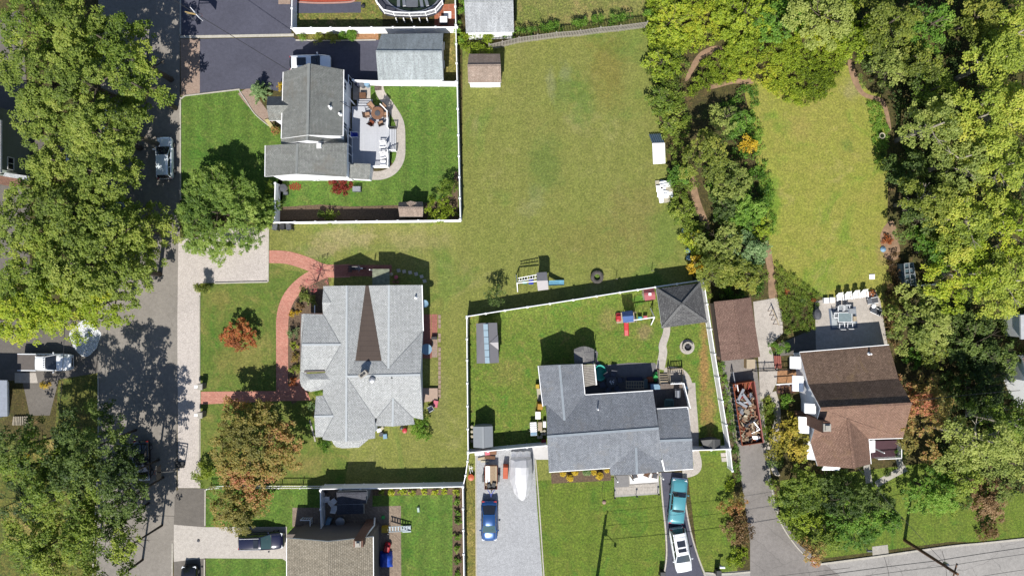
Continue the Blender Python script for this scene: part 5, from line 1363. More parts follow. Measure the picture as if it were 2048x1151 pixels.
# brush and undergrowth
cover('undergrowth', [(1292, -20), (1720, -20), (1700, 110), (1660, 190), (1620, 212), (1575, 205), (1545, 185), (1520, 170), (1500, 155), (1440, 165), (1395, 185), (1372, 200), (1370, 150), (1385, 120), (1425, 92), (1350, 110), (1300, 100)], 1.1, 'yellow', 'tangled sunlit undergrowth filling the north end of the wood', 'undergrowth', cr=.3, size=.17, dens=130, fill=1.3, tint=(.15, .85), hv=.7)
cover('undergrowth', [(1300, 90), (1375, 110), (1368, 160), (1378, 260), (1380, 350), (1400, 420), (1420, 480), (1400, 560), (1440, 600), (1425, 612), (1395, 560), (1370, 470), (1345, 390), (1335, 300), (1310, 200)], 1.3, 'green', 'bushy green border along the east edge of the field', 'undergrowth', cr=.4, size=.18, dens=100, fill=.9, tint=(.2, .85), hv=.6)
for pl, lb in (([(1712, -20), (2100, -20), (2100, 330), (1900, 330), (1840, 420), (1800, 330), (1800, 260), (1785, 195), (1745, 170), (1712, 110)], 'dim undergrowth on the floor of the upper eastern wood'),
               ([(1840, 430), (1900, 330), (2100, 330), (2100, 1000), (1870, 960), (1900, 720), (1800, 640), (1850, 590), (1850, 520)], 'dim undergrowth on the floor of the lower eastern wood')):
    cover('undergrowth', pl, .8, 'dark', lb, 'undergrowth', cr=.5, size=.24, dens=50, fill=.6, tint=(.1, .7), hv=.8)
cover('undergrowth', [(1445, 200), (1505, 165), (1515, 300), (1535, 430), (1530, 480), (1530, 590), (1500, 600), (1430, 600), (1432, 470), (1425, 400), (1390, 340), (1440, 330)], .9, 'fresh', 'low growth under the trees of the middle strip', 'undergrowth', cr=.42, size=.2, dens=70, fill=.6, tint=(.1, .7), hv=.7)
cover('ground_cover', [(1548, 520), (1600, 560), (1640, 592), (1630, 660), (1570, 668), (1556, 600), (1550, 560)], .5, 'green', 'dense green ground cover sloping beside the brick dirt path', 'ground cover', cr=.28, size=.13, dens=170, hv=.5)
cover('ground_cover', [(1735, 200), (1765, 208), (1778, 262), (1772, 310), (1752, 330), (1745, 270)], .4, 'fresh', 'bright green weeds round the bird bath', 'ground cover', cr=.26, size=.13, dens=170, hv=.6, tint=(.4, 1))
cover('shrubbery', [(1795, 500), (1772, 520), (1770, 640), (1790, 700), (1800, 640), (1798, 560)], 1.1, 'brown', 'reddish brown dying shrubbery beside the meadow and patio', 'shrubbery', cr=.35, size=.17, dens=110, hv=.6, tint=(.0, .8))
cover('hedge', [(912, 72), (985, 60), (985, 110), (940, 108), (912, 100)], 1.7, 'yellow', 'sunny leafy hedge clump between the two north garages', 'hedge', kind='thing', cr=.38, size=.17, dens=130, hv=.5, tint=(.2, .9))
cover('hedge', [(915, -5), (960, -5), (945, 8), (925, 12), (918, 60), (935, 90), (912, 90)], 1.6, 'fresh', 'climbing green hedge beside the brick pool terrace', 'hedge', kind='thing', cr=.34, size=.16, dens=130, hv=.5, tint=(.4, .95))
hp = [(985, 70), (1040, 66), (1105, 56), (1135, 48), (1165, 42), (1215, 40), (1222, 46), (1265, 33), (1290, 30)]
for k, (a, b, hh) in enumerate([((1000, 70), (1040, 66), 1.2), ((1043, 66), (1106, 56), 1.3), ((1112, 57), (1130, 54), .9), ((1135, 50), (1215, 40), 1.4), ((1220, 42), (1266, 35), 1.3), ((1282, 34), (1300, 28), 1.4)]):
    cover('hedge', [(a[0], a[1] - 7), (b[0], b[1] - 7), (b[0], b[1] + 6), (a[0], a[1] + 6)], hh, 'fresh', ['stretch of clipped hedge touching the pale garage corner', 'second stretch of hedge from the pale garage, behind the picket fence', 'shortest dark notch of hedge behind the picket fence', 'longest straight stretch of hedge behind the picket fence',
     'stretch of hedge behind the east third of the picket fence', 'last tuft of hedge where the picket fence meets the wood'][k], 'hedge', kind='thing', cr=.3, size=.15, dens=170, hv=.3, tint=(.3, .8), group='hedges behind the picket fence')
# ---- small garden shrubs
for x, y, rp, h, pal, lab, sh in [
 (604, 73.5, 11, 1.1, 'fresh', 'low oval green bush at the west end of the fence row', 'round'),
 (636, 75, 17, 1.3, 'olive', 'wide olive brown bush second in the fence row', 'round'),
 (665, 76, 17, 1.3, 'olive', 'wide olive brown bush third in the fence row', 'round'),
 (684.5, 71, 9, 1.3, 'fresh', 'clipped green ball fourth in the fence row', 'ball'),
 (704, 69.5, 12, 1.6, 'fresh', 'largest clipped green ball at the east end of the fence row', 'ball')]:
    shrub(x, y, rp, h, lab, pal, group='bushes in a row along the north fence', shape=sh, size=.12, dens=220)
for a in [
 (559, 172, 10, 1.4, 'yellow and green bush against the north-west corner of the grey roofed house', 'gold'),
 (552, 262, 14, 1.5, 'brown green bush beside the yellow landing step', 'autumn'),
 (536, 372, 16, 2.0, 'round green shrub at the south-west corner of the two-storey house', 'green'),
 (538, 310, 9, 1.0, 'light green shrub against the west wall of the two-storey house', 'fresh'),
 (677, 371, 20, 1.1, 'dark red barberry bush under the white south wall', 'red'),
 (657, 429, 20, 1.5, 'dark green shrub near the middle of the shaded fence bed', 'green'),
 (640, 428, 9, 1.2, 'small upright shrub beside the middle fence bed shrub', 'dark'),
 (877, 418, 34, 2.4, 'big rounded yellow green shrub beside the little playhouse', 'yellow'),
 (897, 378, 22, 2.9, 'upright green conifer shrub in the fenced garden corner', 'green'),
 (405, 952, 30, 2.3, 'large clipped green bush at the corner of pavement and fence', 'green'),
 (845, 858, 29, 1.8, 'wide dark green bush at the south-east corner of the pale roof', 'fresh'),
 (648, 890, 17, 1.2, 'round clipped green bush at the south-west corner of the pale roof', 'fresh'),
 (636, 783, 12, 1.4, 'green bush in the notch of the pale roof beside the brick walk', 'fresh'),
 (624, 812, 11, 1.0, 'narrow blue green juniper along the west wall of the pale roofed house', 'blue'),
 (581, 663, 14, 1.5, 'round blue green clipped bush beside the brick walk', 'blue'),
 (587, 690, 11, .9, 'pale yellow green grass clump south of the clipped bush', 'yellow'),
 (588, 715, 12, .9, 'mixed orange green plant in the house front bed', 'autumn'),
 (588, 738, 12, 1.0, 'green leafy plant in the house front bed near the porch', 'green'),
 (584, 764, 11, .8, 'orange foliage plant at the foot of the front porch', 'orange'),
 (588, 625, 12, .7, 'orange flowering plant in the bed at the path bend', 'gold'),
 (606, 590, 18, .9, 'grey green bushy plant in the bed at the path bend', 'grey'),
 (622, 600, 13, .9, 'tall grey green perennial beside the north-west corner of the pale roof', 'grey'),
 (598, 610, 10, .8, 'dark brownish perennial in the bed at the path bend', 'brown'),
 (1473, 1010, 30, 2.6, 'autumn tinted shrub with reddish top beside the worn driveway', 'autumn'),
 (1478, 1065, 36, 2.2, 'broad brown green shrub lower down the worn driveway', 'brown'),
 (1480, 1115, 24, 1.2, 'low green shrub at the mouth of the worn driveway', 'yellow'),
 (1465, 972, 16, 1.0, 'yellow green clump at the end of the white fence', 'yellow'),
 (1978, 1060, 24, 2.2, 'dense brown dried shrub at the kerb of the lower right street', 'brown'),
 (1805, 905, 14, 1.2, 'leafy green bush beside the small front porch', 'fresh'),
 (1776, 948, 9, .6, 'small bush at the corner of the porch walk', 'dark'),
 (1573, 800, 18, 1.5, 'clipped square green bush beside the white wall', 'fresh'),
 (1607, 600, 10, .6, 'spiky blue green yucca in the sloping ground cover', 'blue'),
 (1574, 583, 9, .4, 'small orange flower cluster in the ground cover', 'orange'),
 (1768, 310, 9, .6, 'little dark bush at the meadow edge', 'dark'),
 (1776, 480, 14, .9, 'orange brown shrub at the meadow edge', 'orange'),
 (1790, 660, 14, 1.6, 'yellow green shrub at the patio corner of the brown-roofed house', 'yellow'),
 (1828, 720, 22, 2.2, 'clipped green shrub beside the brown roof east edge', 'fresh'),
 (1628, 600, 7, .7, 'orange pot plant at the left of the garden chairs', 'orange'),
 (1745, 586, 8, .7, 'orange pot plant at the right of the garden chairs', 'orange'),
 (88, 768, 12, 1.2, 'yellow shrub in the shaded court near the pickup', 'gold'),
 (85, 330, 14, 2.5, 'green bush in front of the sage green house', 'fresh'),
 (50, 915, 8, 1.0, 'small orange yellow plant in the shaded lower left yard', 'gold'),
]:
    shrub(a[0], a[1], a[2], a[3], a[4], a[5], ex=1.7 if a[5] == 'red' else 1.0, size=.14 if a[2] < 16 else .17, dens=210 if a[2] < 16 else 150)
cover('hedge', [(1536, 686), (1577, 682), (1577, 703), (1548, 708), (1538, 705)], 1.3, 'fresh', 'clipped box hedge on the court next to the mauve brown garage', 'hedge', kind='thing', cr=.25, size=.12, dens=240, hv=.12, tint=(.3, .7))
cover('shrubbery', [(1522, 795), (1545, 790), (1550, 840), (1545, 880), (1530, 895), (1524, 850)], .9, 'green', 'leafy planting between skip and curved walk', 'shrubbery', cr=.28, size=.15, dens=150, hv=.6)
cover('ground_cover', [(1432, 722), (1448, 724), (1478, 900), (1482, 960), (1470, 960), (1462, 890)], .5, 'fresh', 'strip of green weeds between white fence and worn driveway', 'ground cover', cr=.22, size=.13, dens=170, hv=.6, tint=(.3, .9), fill=.8)
# bushes south of the brown-roofed house
for x, y, rp, h, pal, lab in [
 (1605, 985, 52, 4.8, 'green', 'big mixed green bush tree west of the utility pole'),
 (1610, 1045, 44, 3.0, 'yellow', 'yellow green bush tree above the road verge'),
 (1628, 1108, 26, 4.0, 'autumn', 'slender autumn tree overhanging the kerb'),
 (1700, 1000, 48, 5.2, 'dark', 'dark bush tree south of the brown roof porch gable'),
 (1720, 1050, 56, 4.6, 'fresh', 'bright leafy bush tree beside the sidewalk stub'),
 (1785, 1045, 30, 2.6, 'fresh', 'leafy green bush tree directly behind the utility pole'),
 (1875, 985, 52, 5.6, 'fresh', 'dense dark green bush tree right of the utility pole shadow'),
 (1920, 1000, 34, 4.6, 'green', 'green bush tree at the east end of the front grass'),
 (1985, 1000, 50, 3.0, 'brown', 'brownish leafy bush tree near the lower right edge'),
 (1660, 960, 30, 2.6, 'dark', 'shaded bush tree against the south gable of the brown roof'),
 (1660, 1070, 36, 2.6, 'green', 'green bush tree between the yellow green one and the sidewalk stub'),
 (1760, 1010, 34, 3.4, 'dark', 'dark bush tree south of the small porch walk'),
 (1552, 920, 20, 1.8, 'dark', 'dark shaded shrub beside the worn driveway walk'),
]:
    tree(x, y, rp, h, 'b', lab, pal, 'bush_tree', 'bush tree', 'bush trees south of the brown-roofed house', cr=.45, fill=1.15, size=.22, dens=110, gap=.06, nl=5, z0=.2, tint=(.2, .85))
# plants in rows
rowlab = ['under the dark shed roof edge', 'first in full sun', 'second in full sun', 'third in full sun', 'fourth in full sun', 'fifth in full sun', 'sixth in full sun', 'last, in the fence corner']
for k, x in enumerate([762, 783, 804, 824, 847, 870, 890, 913]):
    shrub(x, 984 + (1 if k % 2 else -1), 9, .7, 'lime green plant along the long fence, %s' % rowlab[k], 'yellow', 'hosta', 'plant', 'plants along the long white fence', size=.2, dens=110, tint=(.4, 1))
for k, y in enumerate([1003, 1025, 1043, 1073, 1098, 1122, 1148]):
    shrub(914 + (k % 2), y, 9, .7, 'leafy plant by the vertical white fence, %s from the corner' % ['first', 'second', 'third', 'fourth', 'fifth', 'sixth', 'seventh'][k], 'fresh', 'hosta', 'plant', 'plants along the vertical white fence', size=.2, dens=110, tint=(.3, .9))
for k, (x, y, r_, pal) in enumerate([(1126, 946, 7, 'gold'), (1140, 955, 8, 'gold'), (1150, 944, 7, 'gold'), (1174, 943, 9, 'blue'), (1187, 944, 6, 'gold'), (1199, 951, 8, 'gold'), (1214, 940, 5, 'gold')]):
    shrub(x, y, r_, .5, ['yellow mound plant at the west end of the bed under the grey eaves', 'largest yellow mound low in the bed, west half', 'third yellow mound from the west in the bed under the eaves', 'pale blue green mound among the yellow plants', 'yellow mound right of the blue green one', 'large yellow mound near the porch end of the bed', 'smallest yellow mound beside the porch'][k], pal, 'garden_plant', 'plant', 'mounded plants in the front bed', size=.12, dens=300, shape='ball', stems=False, tint=(.5, 1))

print('LEAFTRIS', STAT[0])
# ---------------------------------------------------------------- fences
VIN = m_brick('white_vinyl_boards', (.74, .74, .75, 1), (.72, .72, .73, 1), (.5, .5, .53, 1), w=.15, h=8, ms=.006, off=0, blotch=.03, var=.05, bump=.4, rough=.45)
def fence(label, pts, h=1.8, sp=2.42, mat=None, pm=None, group='white vinyl yard fences', name='fence', rail=True, cap=True):
    """pts: the top line as seen in the photograph"""
    q = [Vector(P(x, y, h)) for x, y in pts]
    t = thing(name, label, 'fence', (q[0].x, q[0].y, 0), group=group); pm = pm or M['white']
    pos = []
    for a, b in zip(q, q[1:]):
        n = max(1, round((b - a).length / sp)); ang = math.atan2(b.y - a.y, b.x - a.x)
        for k in range(n):
            c = a.lerp(b, k / n); d = a.lerp(b, (k + 1) / n); pos.append(c)
            L = (d - c).length; m = (c + d) / 2
            mb = MB(); mb.box((m.x, m.y, (h - .1) / 2 + .03), (L - .1, .045, h - .22), ang); mb.build('panel', mat or VIN, t)
            for z_ in (h - .09, .14): mb = MB(); mb.box((m.x, m.y, z_), (L - .1, .09, .1), ang); mb.build('rail', pm, t)
    pos.append(q[-1])
    for c in pos:
        mb = MB(); mb.box((c.x, c.y, h / 2), (.125, .125, h + .02))
        o = mb.build('post', pm, t)
        if cap: mb = MB(); mb.box((c.x, c.y, h + .04), (.24, .24, .08), tap=.6); mb.build('post_cap', pm, o)
    return t
fence('white fence along the north side of the dark driveway and garage', [(583, 56), (700, 55.5), (914, 54)])
fence('white fence beside the top driveway running off the top edge', [(584.5, -60), (583, 55)])
fence('long white fence between the vivid back lawn and the dry field', [(908.5, -60), (911.5, 50), (914, 165), (916.5, 270), (920.5, 438)])
fence('white fence south of the shaded garden bed above the dry strip', [(919, 440), (548, 444.5)])
fence('short white fence beside the round shrub and air conditioner', [(548.5, 443), (550, 366)])
fence('white fence directly south of the long garage', [(912, 163.5), (760, 162), (706, 160)])
fence('white fence slanting behind the swing set yard to the gazebo', [(933.5, 632.8), (1010, 620.5), (1100, 607), (1240, 584.7), (1311, 574), (1397, 561.3), (1406.5, 557.5)])
fence('white fence on the west side of the yard with two sheds', [(933.5, 635), (934, 720), (936, 903)])
fence('white fence between the gravel drive and the fenced yard', [(937, 905), (1093, 890.5)])
fence('long white fence beside the gazebo and the skip', [(1407, 558), (1430, 707.7), (1460.5, 897), (1465, 941)])
fence('short white fence behind the black storage shed', [(1386, 900), (1459, 897.8)])
fence('long white fence north of the tan-roofed house', [(642, 977.5), (760, 976), (926, 972.5)], 1.9)
fence('white fence beside the row of leafy plants and brown grass', [(925.5, 973.5), (926.5, 1060), (929, 1250)])
fence('short white fence linking the yard corner to the long fence', [(936, 906), (935, 922), (931, 950), (926, 972)])
fence('white gate fence beside the bins of the tan-roofed house', [(640.5, 980), (641, 1018), (642, 1058)], 1.8, 2.2)
# low open fence with its picket shadow
def picket(label, pts, h, sp, gap, w, pmat, name='picket_fence', group=None, post=.1, d=.02):
    q = [Vector(P(x, y, h)) for x, y in pts]; t = thing(name, label, 'fence', (q[0].x, q[0].y, 0), group=group); pos = []
    proto = None
    for a, b in zip(q, q[1:]):
        n = max(1, round((b - a).length / sp)); ang = math.atan2(b.y - a.y, b.x - a.x); nx = Vector((math.sin(ang), -math.cos(ang), 0))
        for k in range(n):
            c = a.lerp(b, k / n); e = a.lerp(b, (k + 1) / n); pos.append(c)
            for z in (h * .18, h * .85):
                mb = MB(); mb.beam((c.x, c.y, z), (e.x, e.y, z), .04, .09); mb.build('rail', pmat, t)
        m = int((b - a).length / gap)
        for k in range(1, m):
            c = a.lerp(b, k / m) + nx * .035
            if proto is None:
                mb = MB(); mb.box((0, 0, h * .5 - .02), (w, d, h - .08)); mb.box((0, 0, h - .03), (w, d, .06), tap=.2)
                proto = mb.build('picket', pmat, t, world=False)
                o = proto
            else: o = proto.copy(); COL.objects.link(o)
            o.location = (c.x - q[0].x, c.y - q[0].y, NR.normal(0, .012)); o.rotation_euler = (0, 0, ang + NR.normal(0, .03))
    pos.append(q[-1])
    for c in pos:
        mb = MB(); mb.box((c.x, c.y, h / 2), (post, post, h + .06)); mb.build('post', pmat, t)
    return t
picket('weathered grey picket fence along the north edge of the dry field', [(978, 88), (1005, 82), (1038, 74), (1113, 64), (1161, 60), (1201.5, 54), (1242, 50), (1295, 43)], 1.85, 2.4, .17, .105, M['greywood'], post=.12)
picket('low white picket fence behind the two autumn maples', [(413, 978), (444, 975.5), (500, 975.5), (557, 976), (600, 976), (640, 976)], 1.15, 2.6, .19, .03, M['white'])
picket('dark picket fence and gate between garage court and brown-roofed house', [(1512, 742), (1534, 741.5), (1583, 739.5)], 1.15, 1.6, .16, .035, M['darkmetal'])

# ---------------------------------------------------------------- vehicles
def paint(name, c, rough=.22, metal=.15):
    n = NT(name, rough, metal, .6); n.col(n.ramp(n.noise(2.0, 3), [(.3, tuple(v * .94 for v in c[:3]) + (1,)), (.7, c)]))
    n.b.inputs['Coat Weight'].default_value = .7; n.b.inputs['Coat Roughness'].default_value = .06; return n.m
PW = paint('white_car_paint', (.68, .69, .71, 1)); PS = paint('silver_car_paint', (.6, .65, .7, 1), .25, .2); PB = paint('blue_car_paint', (.015, .065, .2, 1), .22, .35)
PK = paint('black_car_paint', (.006, .006, .008, 1)); PN = paint('navy_car_paint', (.008, .009, .03, 1)); PT = paint('teal_car_paint', (.06, .23, .27, 1), .3, .1)
GLS = plain('car_glass', (.015, .018, .024, 1), .05, 0, .9, var=.05)
GLT = plain('tinted_windshield', (.03, .06, .06, 1), .05, 0, .9, var=.05)
def lerp_tab(tab, x):
    for (a, u), (b, v) in zip(tab, tab[1:]):
        if x <= b:
            f = (x - a) / (b - a); return u + (v - u) * f
    return tab[-1][1]
def car(label, px, py, ang, L=4.7, Wd=1.86, Ht=1.5, pt=PW, style='sedan', cat='car', group=None, sunroof=None, rails=False, name='parked_car', wsh=None, mark=False):
    """px,py: middle of the car on the ground; ang: direction of travel in the picture, degrees, 0 = right, 90 = up"""
    x, y, _ = P(px, py); t = thing(name, label, cat, (x, y, 0), math.radians(ang), group)
    hw = Wd / 2; hl = L / 2
    bh = {'sedan': (.68, .92, .95, .82), 'suv': (.82, 1.06, 1.1, .98), 'classic': (.74, .9, .9, .78), 'pickup': (.9, 1.12, 1.1, 1.08)}[style]
    # deck height along the body from rear (-1) to front (1)
    top = [(-1.0, bh[3] - .12), (-.9, bh[2] - .02), (-.4, bh[2]), (.3, bh[1]), (.6, bh[1] - .03), (.88, bh[0] + .05), (1.0, bh[0] - .12)]
    wid = [(-1.0, .80), (-.95, .90), (-.8, .97), (-.4, 1.0), (.4, 1.0), (.75, .98), (.92, .90), (1.0, .74)]
    if style == 'classic': wid = [(-1, .93), (-.95, .98), (-.5, 1), (.5, 1), (.93, .98), (1, .93)]
    if style == 'pickup': wid = [(-1, .95), (-.9, .97), (0, 1), (.7, 1), (.92, .93), (1, .82)]
    N = 22; rows = []
    for i in range(N + 1):
        u = -1 + 2 * i / N; w = hw * lerp_tab(wid, u); z = lerp_tab(top, u); X = u * hl
        if i in (0, N): X *= .985
        rr = [(X, -w * .90, .24), (X, -w * .985, .42), (X, -w, .62), (X, -w * .965, z - .10), (X, -w * .86, z - .02), (X, -w * .45, z + .02), (X, 0, z + .035)]
        rr += [(a, -b, c) for a, b, c in rr[-2::-1]]
        rows.append(rr)
    mb = MB(); mb.grid(rows, flip=True); mb.face(rows[0]); mb.face(rows[-1][::-1])
    mb.build('body', pt, t, world=False, smooth_=True, uv=False)
    # cabin: belt line and roof line (x positions as share of half length)
    g = {'sedan': (-.78, -.42, .12, .48), 'suv': (-.96, -.86, .10, .46), 'classic': (-.42, -.30, .26, .40), 'pickup': (-.24, -.18, .20, .46)}[style]
    xb, xr, xf, xc = [v * hl for v in g]; zb = bh[2] - .01; zr = Ht; wb = hw * .87; wr = hw * (.70 if style != 'classic' else .72)
    zc = lerp_tab(top, g[3]) + .02; zbk = lerp_tab(top, g[0]) + .02
    def quad(nm, pts, m): b_ = MB(); b_.face(pts); return b_.build(nm, m, t, world=False, uv=False)
    # bowed roof
    rows = []
    for i in range(9):
        u = i / 8; X = xr + (xf - xr) * u; zz = zr - .05 * (2 * u - 1) ** 2
        rows.append([(X, wr * (v / 3), zz - .055 * (v / 3) ** 2 - (.03 if abs(v) == 3 else 0)) for v in (-3, -2.6, -1.5, 0, 1.5, 2.6, 3)])
    mb = MB(); mb.grid(rows, flip=True); mb.build('roof', pt, t, world=False, smooth_=True, uv=False)
    e0 = zr - .05 - .085; inr = .055
    W_ = wsh or GLS
    def glassgrid(nm, x0, z0, w0, x1, z1, w1, m):
        rs = []
        for v in range(7):
            f = -1 + v / 3; bow = .10 * (1 - f * f) * (1 if x0 > 0 else -1)
            rs.append([(x0 + bow, w0 * f, z0 + .03 * (1 - f * f)), (x1 + bow * .4, w1 * f, z1 + .05 * (1 - f * f))])
        b_ = MB(); b_.grid(rs, flip=(x0 < 0)); return b_.build(nm, m, t, world=False, smooth_=True, uv=False)
    glassgrid('windshield', xc, zc, wb * .97, xf, e0, wr * .98, W_)
    glassgrid('rear_window', xb, zbk, wb * .95, xr, e0, wr * .98, GLS)
    for s in (-1, 1):
        p = [(xb, s * wb, zbk), (xc, s * wb, zc), (xf, s * wr, e0), (xr, s * wr, e0)]
        quad('side_window', p if s < 0 else p[::-1], GLS)
        b_ = MB()
        for fx in ((.36, .40), (.70, .74)) if style != 'pickup' else ((.45, .5),):
            q = [Vector(p[0]).lerp(Vector(p[1]), fx[0]), Vector(p[3]).lerp(Vector(p[2]), fx[0])]
            b_.beam(q[0], q[1], .06, .03)
        b_.beam(p[1], p[2], .07, .05); b_.beam(p[0], p[3], .09, .05); b_.beam(p[3], p[2], .06, .05)
        b_.build('pillars', pt, t, world=False, uv=False)
        b_ = MB(); b_.lathe((0, 0, 0), [(.05, -.09), (.11, -.05), (.12, .05), (.06, .09)], 8, sx=.7, sy=1.0)
        o = b_.build('mirror', pt, t, world=False, uv=False); o.location = (xc - .18, s * (hw + .09), zc + .04)
        b_ = MB(); b_.box((hl * .9, s * hw * .70, bh[0] - .07), (.26, .34, .12), s * -.35); b_.build('headlight', M['lamp'], t, world=False, uv=False)
        b_ = MB(); b_.box((-hl * .955, s * hw * .72, bh[3] - .1), (.16, .3, .16), s * .25); b_.build('taillight', M['taillight'], t, world=False, uv=False)
        for X in (-hl * .62, hl * .62):
            b_ = MB(); b_.tube([(X, s * (hw - .22), .34), (X, s * (hw + .015), .34)], .34, 14); w_ = b_.build('wheel', M['rubber'], t, world=False, uv=False)
            b_ = MB(); b_.tube([(X, s * (hw - .02), .34), (X, s * (hw + .022), .34)], .2, 10); b_.build('rim', M['steel'], w_, world=False, uv=False)
    b_ = MB(); b_.box((xc + .03, 0, zc + .0), (.16, wb * 1.8, .035)); b_.build('cowl', M['dark'], t, world=False, uv=False)
    for s in (-1, 1):
        b_ = MB(); b_.beam((xc - .12, s * .1 - .25, zc + .09), (xc - .3, s * .1 + .35, zc + .22), .03, .02); b_.build('wiper', M['dark'], t, world=False, uv=False)
        b_ = MB(); b_.beam((xc + .1, s * hw * .80, zc + .005), (hl * .86, s * hw * .74, bh[0] + .05), .022, .022); b_.build('bonnet_seam', M['dark'], t, world=False, uv=False)
    b_ = MB(); b_.box((hl * .975, 0, .5), (.06, Wd * .5, .2)); b_.build('grille', M['dark'], t, world=False, uv=False)
    if style == 'classic':
        for X in (hl * 1.0, -hl * 1.0):
            b_ = MB(); b_.beam((X, -hw * .92, .48), (X, hw * .92, .48), .12, .14); b_.build('bumper', M['chrome'], t, world=False, uv=False)
        for s in (-1, 1):
            b_ = MB(); b_.beam((-hl * .95, s * hw * .9, .93), (hl * .9, s * hw * .9, .88), .03, .03); b_.build('trim_strip', M['chrome'], t, world=False, uv=False)
    if sunroof:
        for a, b in sunroof:
            X0 = xr + (xf - xr) * a; X1 = xr + (xf - xr) * b
            b_ = MB(); b_.box(((X0 + X1) / 2, 0, zr + .0), (X1 - X0, wr * 1.35, .03)); b_.build('sunroof', GLS, t, world=False, uv=False)
    if rails:
        for s in (-1, 1):
            b_ = MB(); b_.beam((xr + .1, s * wr * .88, zr + .0), (xf - .15, s * wr * .88, zr + .0), .045, .06); b_.build('roof_rail', M['steel'], t, world=False, uv=False)
    if style == 'pickup':
        X0 = -hl * .97; X1 = xb - .08
        b_ = MB(); b_.box(((X0 + X1) / 2, 0, bh[2] + .045), (X1 - X0, Wd * .84, .05)); b_.build('bed_cover', plain('tonneau_grey', C(120, 112, 108), .8), t, world=False, uv=False)
        for s in (-1, 1):
            b_ = MB(); b_.beam((X0, s * hw * .93, bh[2] + .05), (X1, s * hw * .93, bh[2] + .05), .1, .09); b_.build('bed_rail', pt, t, world=False, uv=False)
        for k in range(5):
            b_ = MB(); b_.box((xf - .12, (-2 + k) * .26, zr + .02), (.12, .07, .04)); b_.build('roof_light', M['dark'], t, world=False, uv=False)
    return t
car('silver white hatchback parked on the shaded street', 336, 318, 91, 4.75, 1.85, 1.5, PS, 'suv')
car('white car with large sunroof in the dark driveway behind the grey roof', 625, 131, 1.5, 4.6, 1.85, 1.45, PW, 'suv', sunroof=[(.28, .75)])
car('white pickup truck on the shaded court at the left', 100, 722, -.5, 5.9, 1.98, 1.75, PW, 'pickup', 'truck', name='pickup_truck')
car('black car in the tree shade on the west street', 290, 918, -88, 4.6, 1.85, 1.48, PK, 'sedan')
car('dark car cut by the bottom edge south of the concrete drive', 385, 1164, 91, 4.5, 1.8, 1.5, PK, 'suv')
car('dark navy minivan on the pale concrete drive', 527, 1076, 1.5, 5.1, 1.95, 1.7, PN, 'suv', sunroof=[(.68, .9)], rails=True, wsh=GLT)
car('blue sedan on the grey gravel drive', 979, 1037, -90, 4.6, 1.86, 1.46, PB, 'sedan', wsh=GLT)
car('teal classic two-door car behind the white car', 1353, 998, 84.5, 5.1, 1.85, 1.38, PT, 'classic')
car('white large car with two roof windows at the mouth of the asphalt drive', 1358, 1094, -80, 5.1, 1.95, 1.75, PW, 'suv', sunroof=[(.32, .60), (.68, .84)], rails=True)
car('silver car glimpsed under the street trees by the left kerb, upper one', 232, 262, 90, 4.6, 1.85, 1.45, PS, 'suv')
car('grey blue car glimpsed under the street trees by the left kerb, lower one', 240, 445, 90, 4.6, 1.85, 1.45, paint('grey_blue_paint', C(140, 160, 176)), 'sedan')
car('white van under the trees in front of the sage green house', 165, 320, 90, 5.0, 1.9, 1.9, PW, 'suv', 'van')

# ---------------------------------------------------------------- furniture and yard things
def chair(px, py, z, deg, label, fm, sm, cat='chair', name='patio_chair', w=.56, group=None, back=.5, arms=True, plain_=False):
    x, y, _ = P(px, py, z + .4); t = thing(name, label, cat, (x, y, z), math.radians(deg), group)
    def b(nm, c, d, m, **k): q = MB(); q.box(c, d, **k); return q.build(nm, m, t, world=False, uv=False)
    b('seat', (0, 0, .42), (.5, w, .05), sm)
    q = MB(); q.face([(-.25, -w / 2, .44), (-.42, -w / 2, .44 + back), (-.42, w / 2, .44 + back), (-.25, w / 2, .44)]); q.face([(-.28, -w / 2, .44), (-.28, w / 2, .44), (-.45, w / 2, .44 + back), (-.45, -w / 2, .44 + back)]); q.build('backrest', sm, t, world=False, uv=False)
    for sx in (-1, 1):
        for sy in (-1, 1): q = MB(); q.beam((sx * .22, sy * w * .47, 0), (sx * .22, sy * w * .47, .64 if arms else .42), .035); q.build('leg', fm, t, world=False, uv=False)
    if arms:
        for sy in (-1, 1): b('armrest', (-.04, sy * w * .5, .65), (.52, .06, .03), fm)
    q = MB()
    for sy in (-1, 1): q.beam((-.25, sy * w * .5, .42), (-.46, sy * w * .5, .46 + back), .04)
    q.beam((-.46, -w / 2, .46 + back), (-.46, w / 2, .46 + back), .04); q.build('back_frame', fm, t, world=False, uv=False)
    return t
def adirondack(px, py, z, deg, label, mat, group=None):
    x, y, _ = P(px, py, z + .3); t = thing('adirondack_chair', label, 'chair', (x, y, z), math.radians(deg), group)
    for k in range(5):
        q = MB(); q.box((.22 - k * .11, 0, .36 - k * .022), (.1, .52, .022)); q.build('seat_slat', mat, t, world=False, uv=False)
    for k in range(5):
        q = MB(); yy = (-2 + k) * .115; hh = .98 - abs(k - 2) * .05; q.face([(-.26, yy - .052, .28), (-.26, yy + .052, .28), (-.58, yy + .056, hh), (-.58, yy - .056, hh)][::-1]); q.face([(-.28, yy - .052, .28), (-.28, yy + .052, .28), (-.6, yy + .056, hh), (-.6, yy - .056, hh)]); q.build('back_slat', mat, t, world=False, uv=False)
    for s in (-1, 1):
        q = MB(); q.box((-.02, s * .34, .56), (.7, .13, .025)); q.build('armrest', mat, t, world=False, uv=False)
        for X in (.26, -.2): q = MB(); q.beam((X, s * .31, 0), (X, s * .31, .55), .08, .03); q.build('leg', mat, t, world=False, uv=False)
    return t
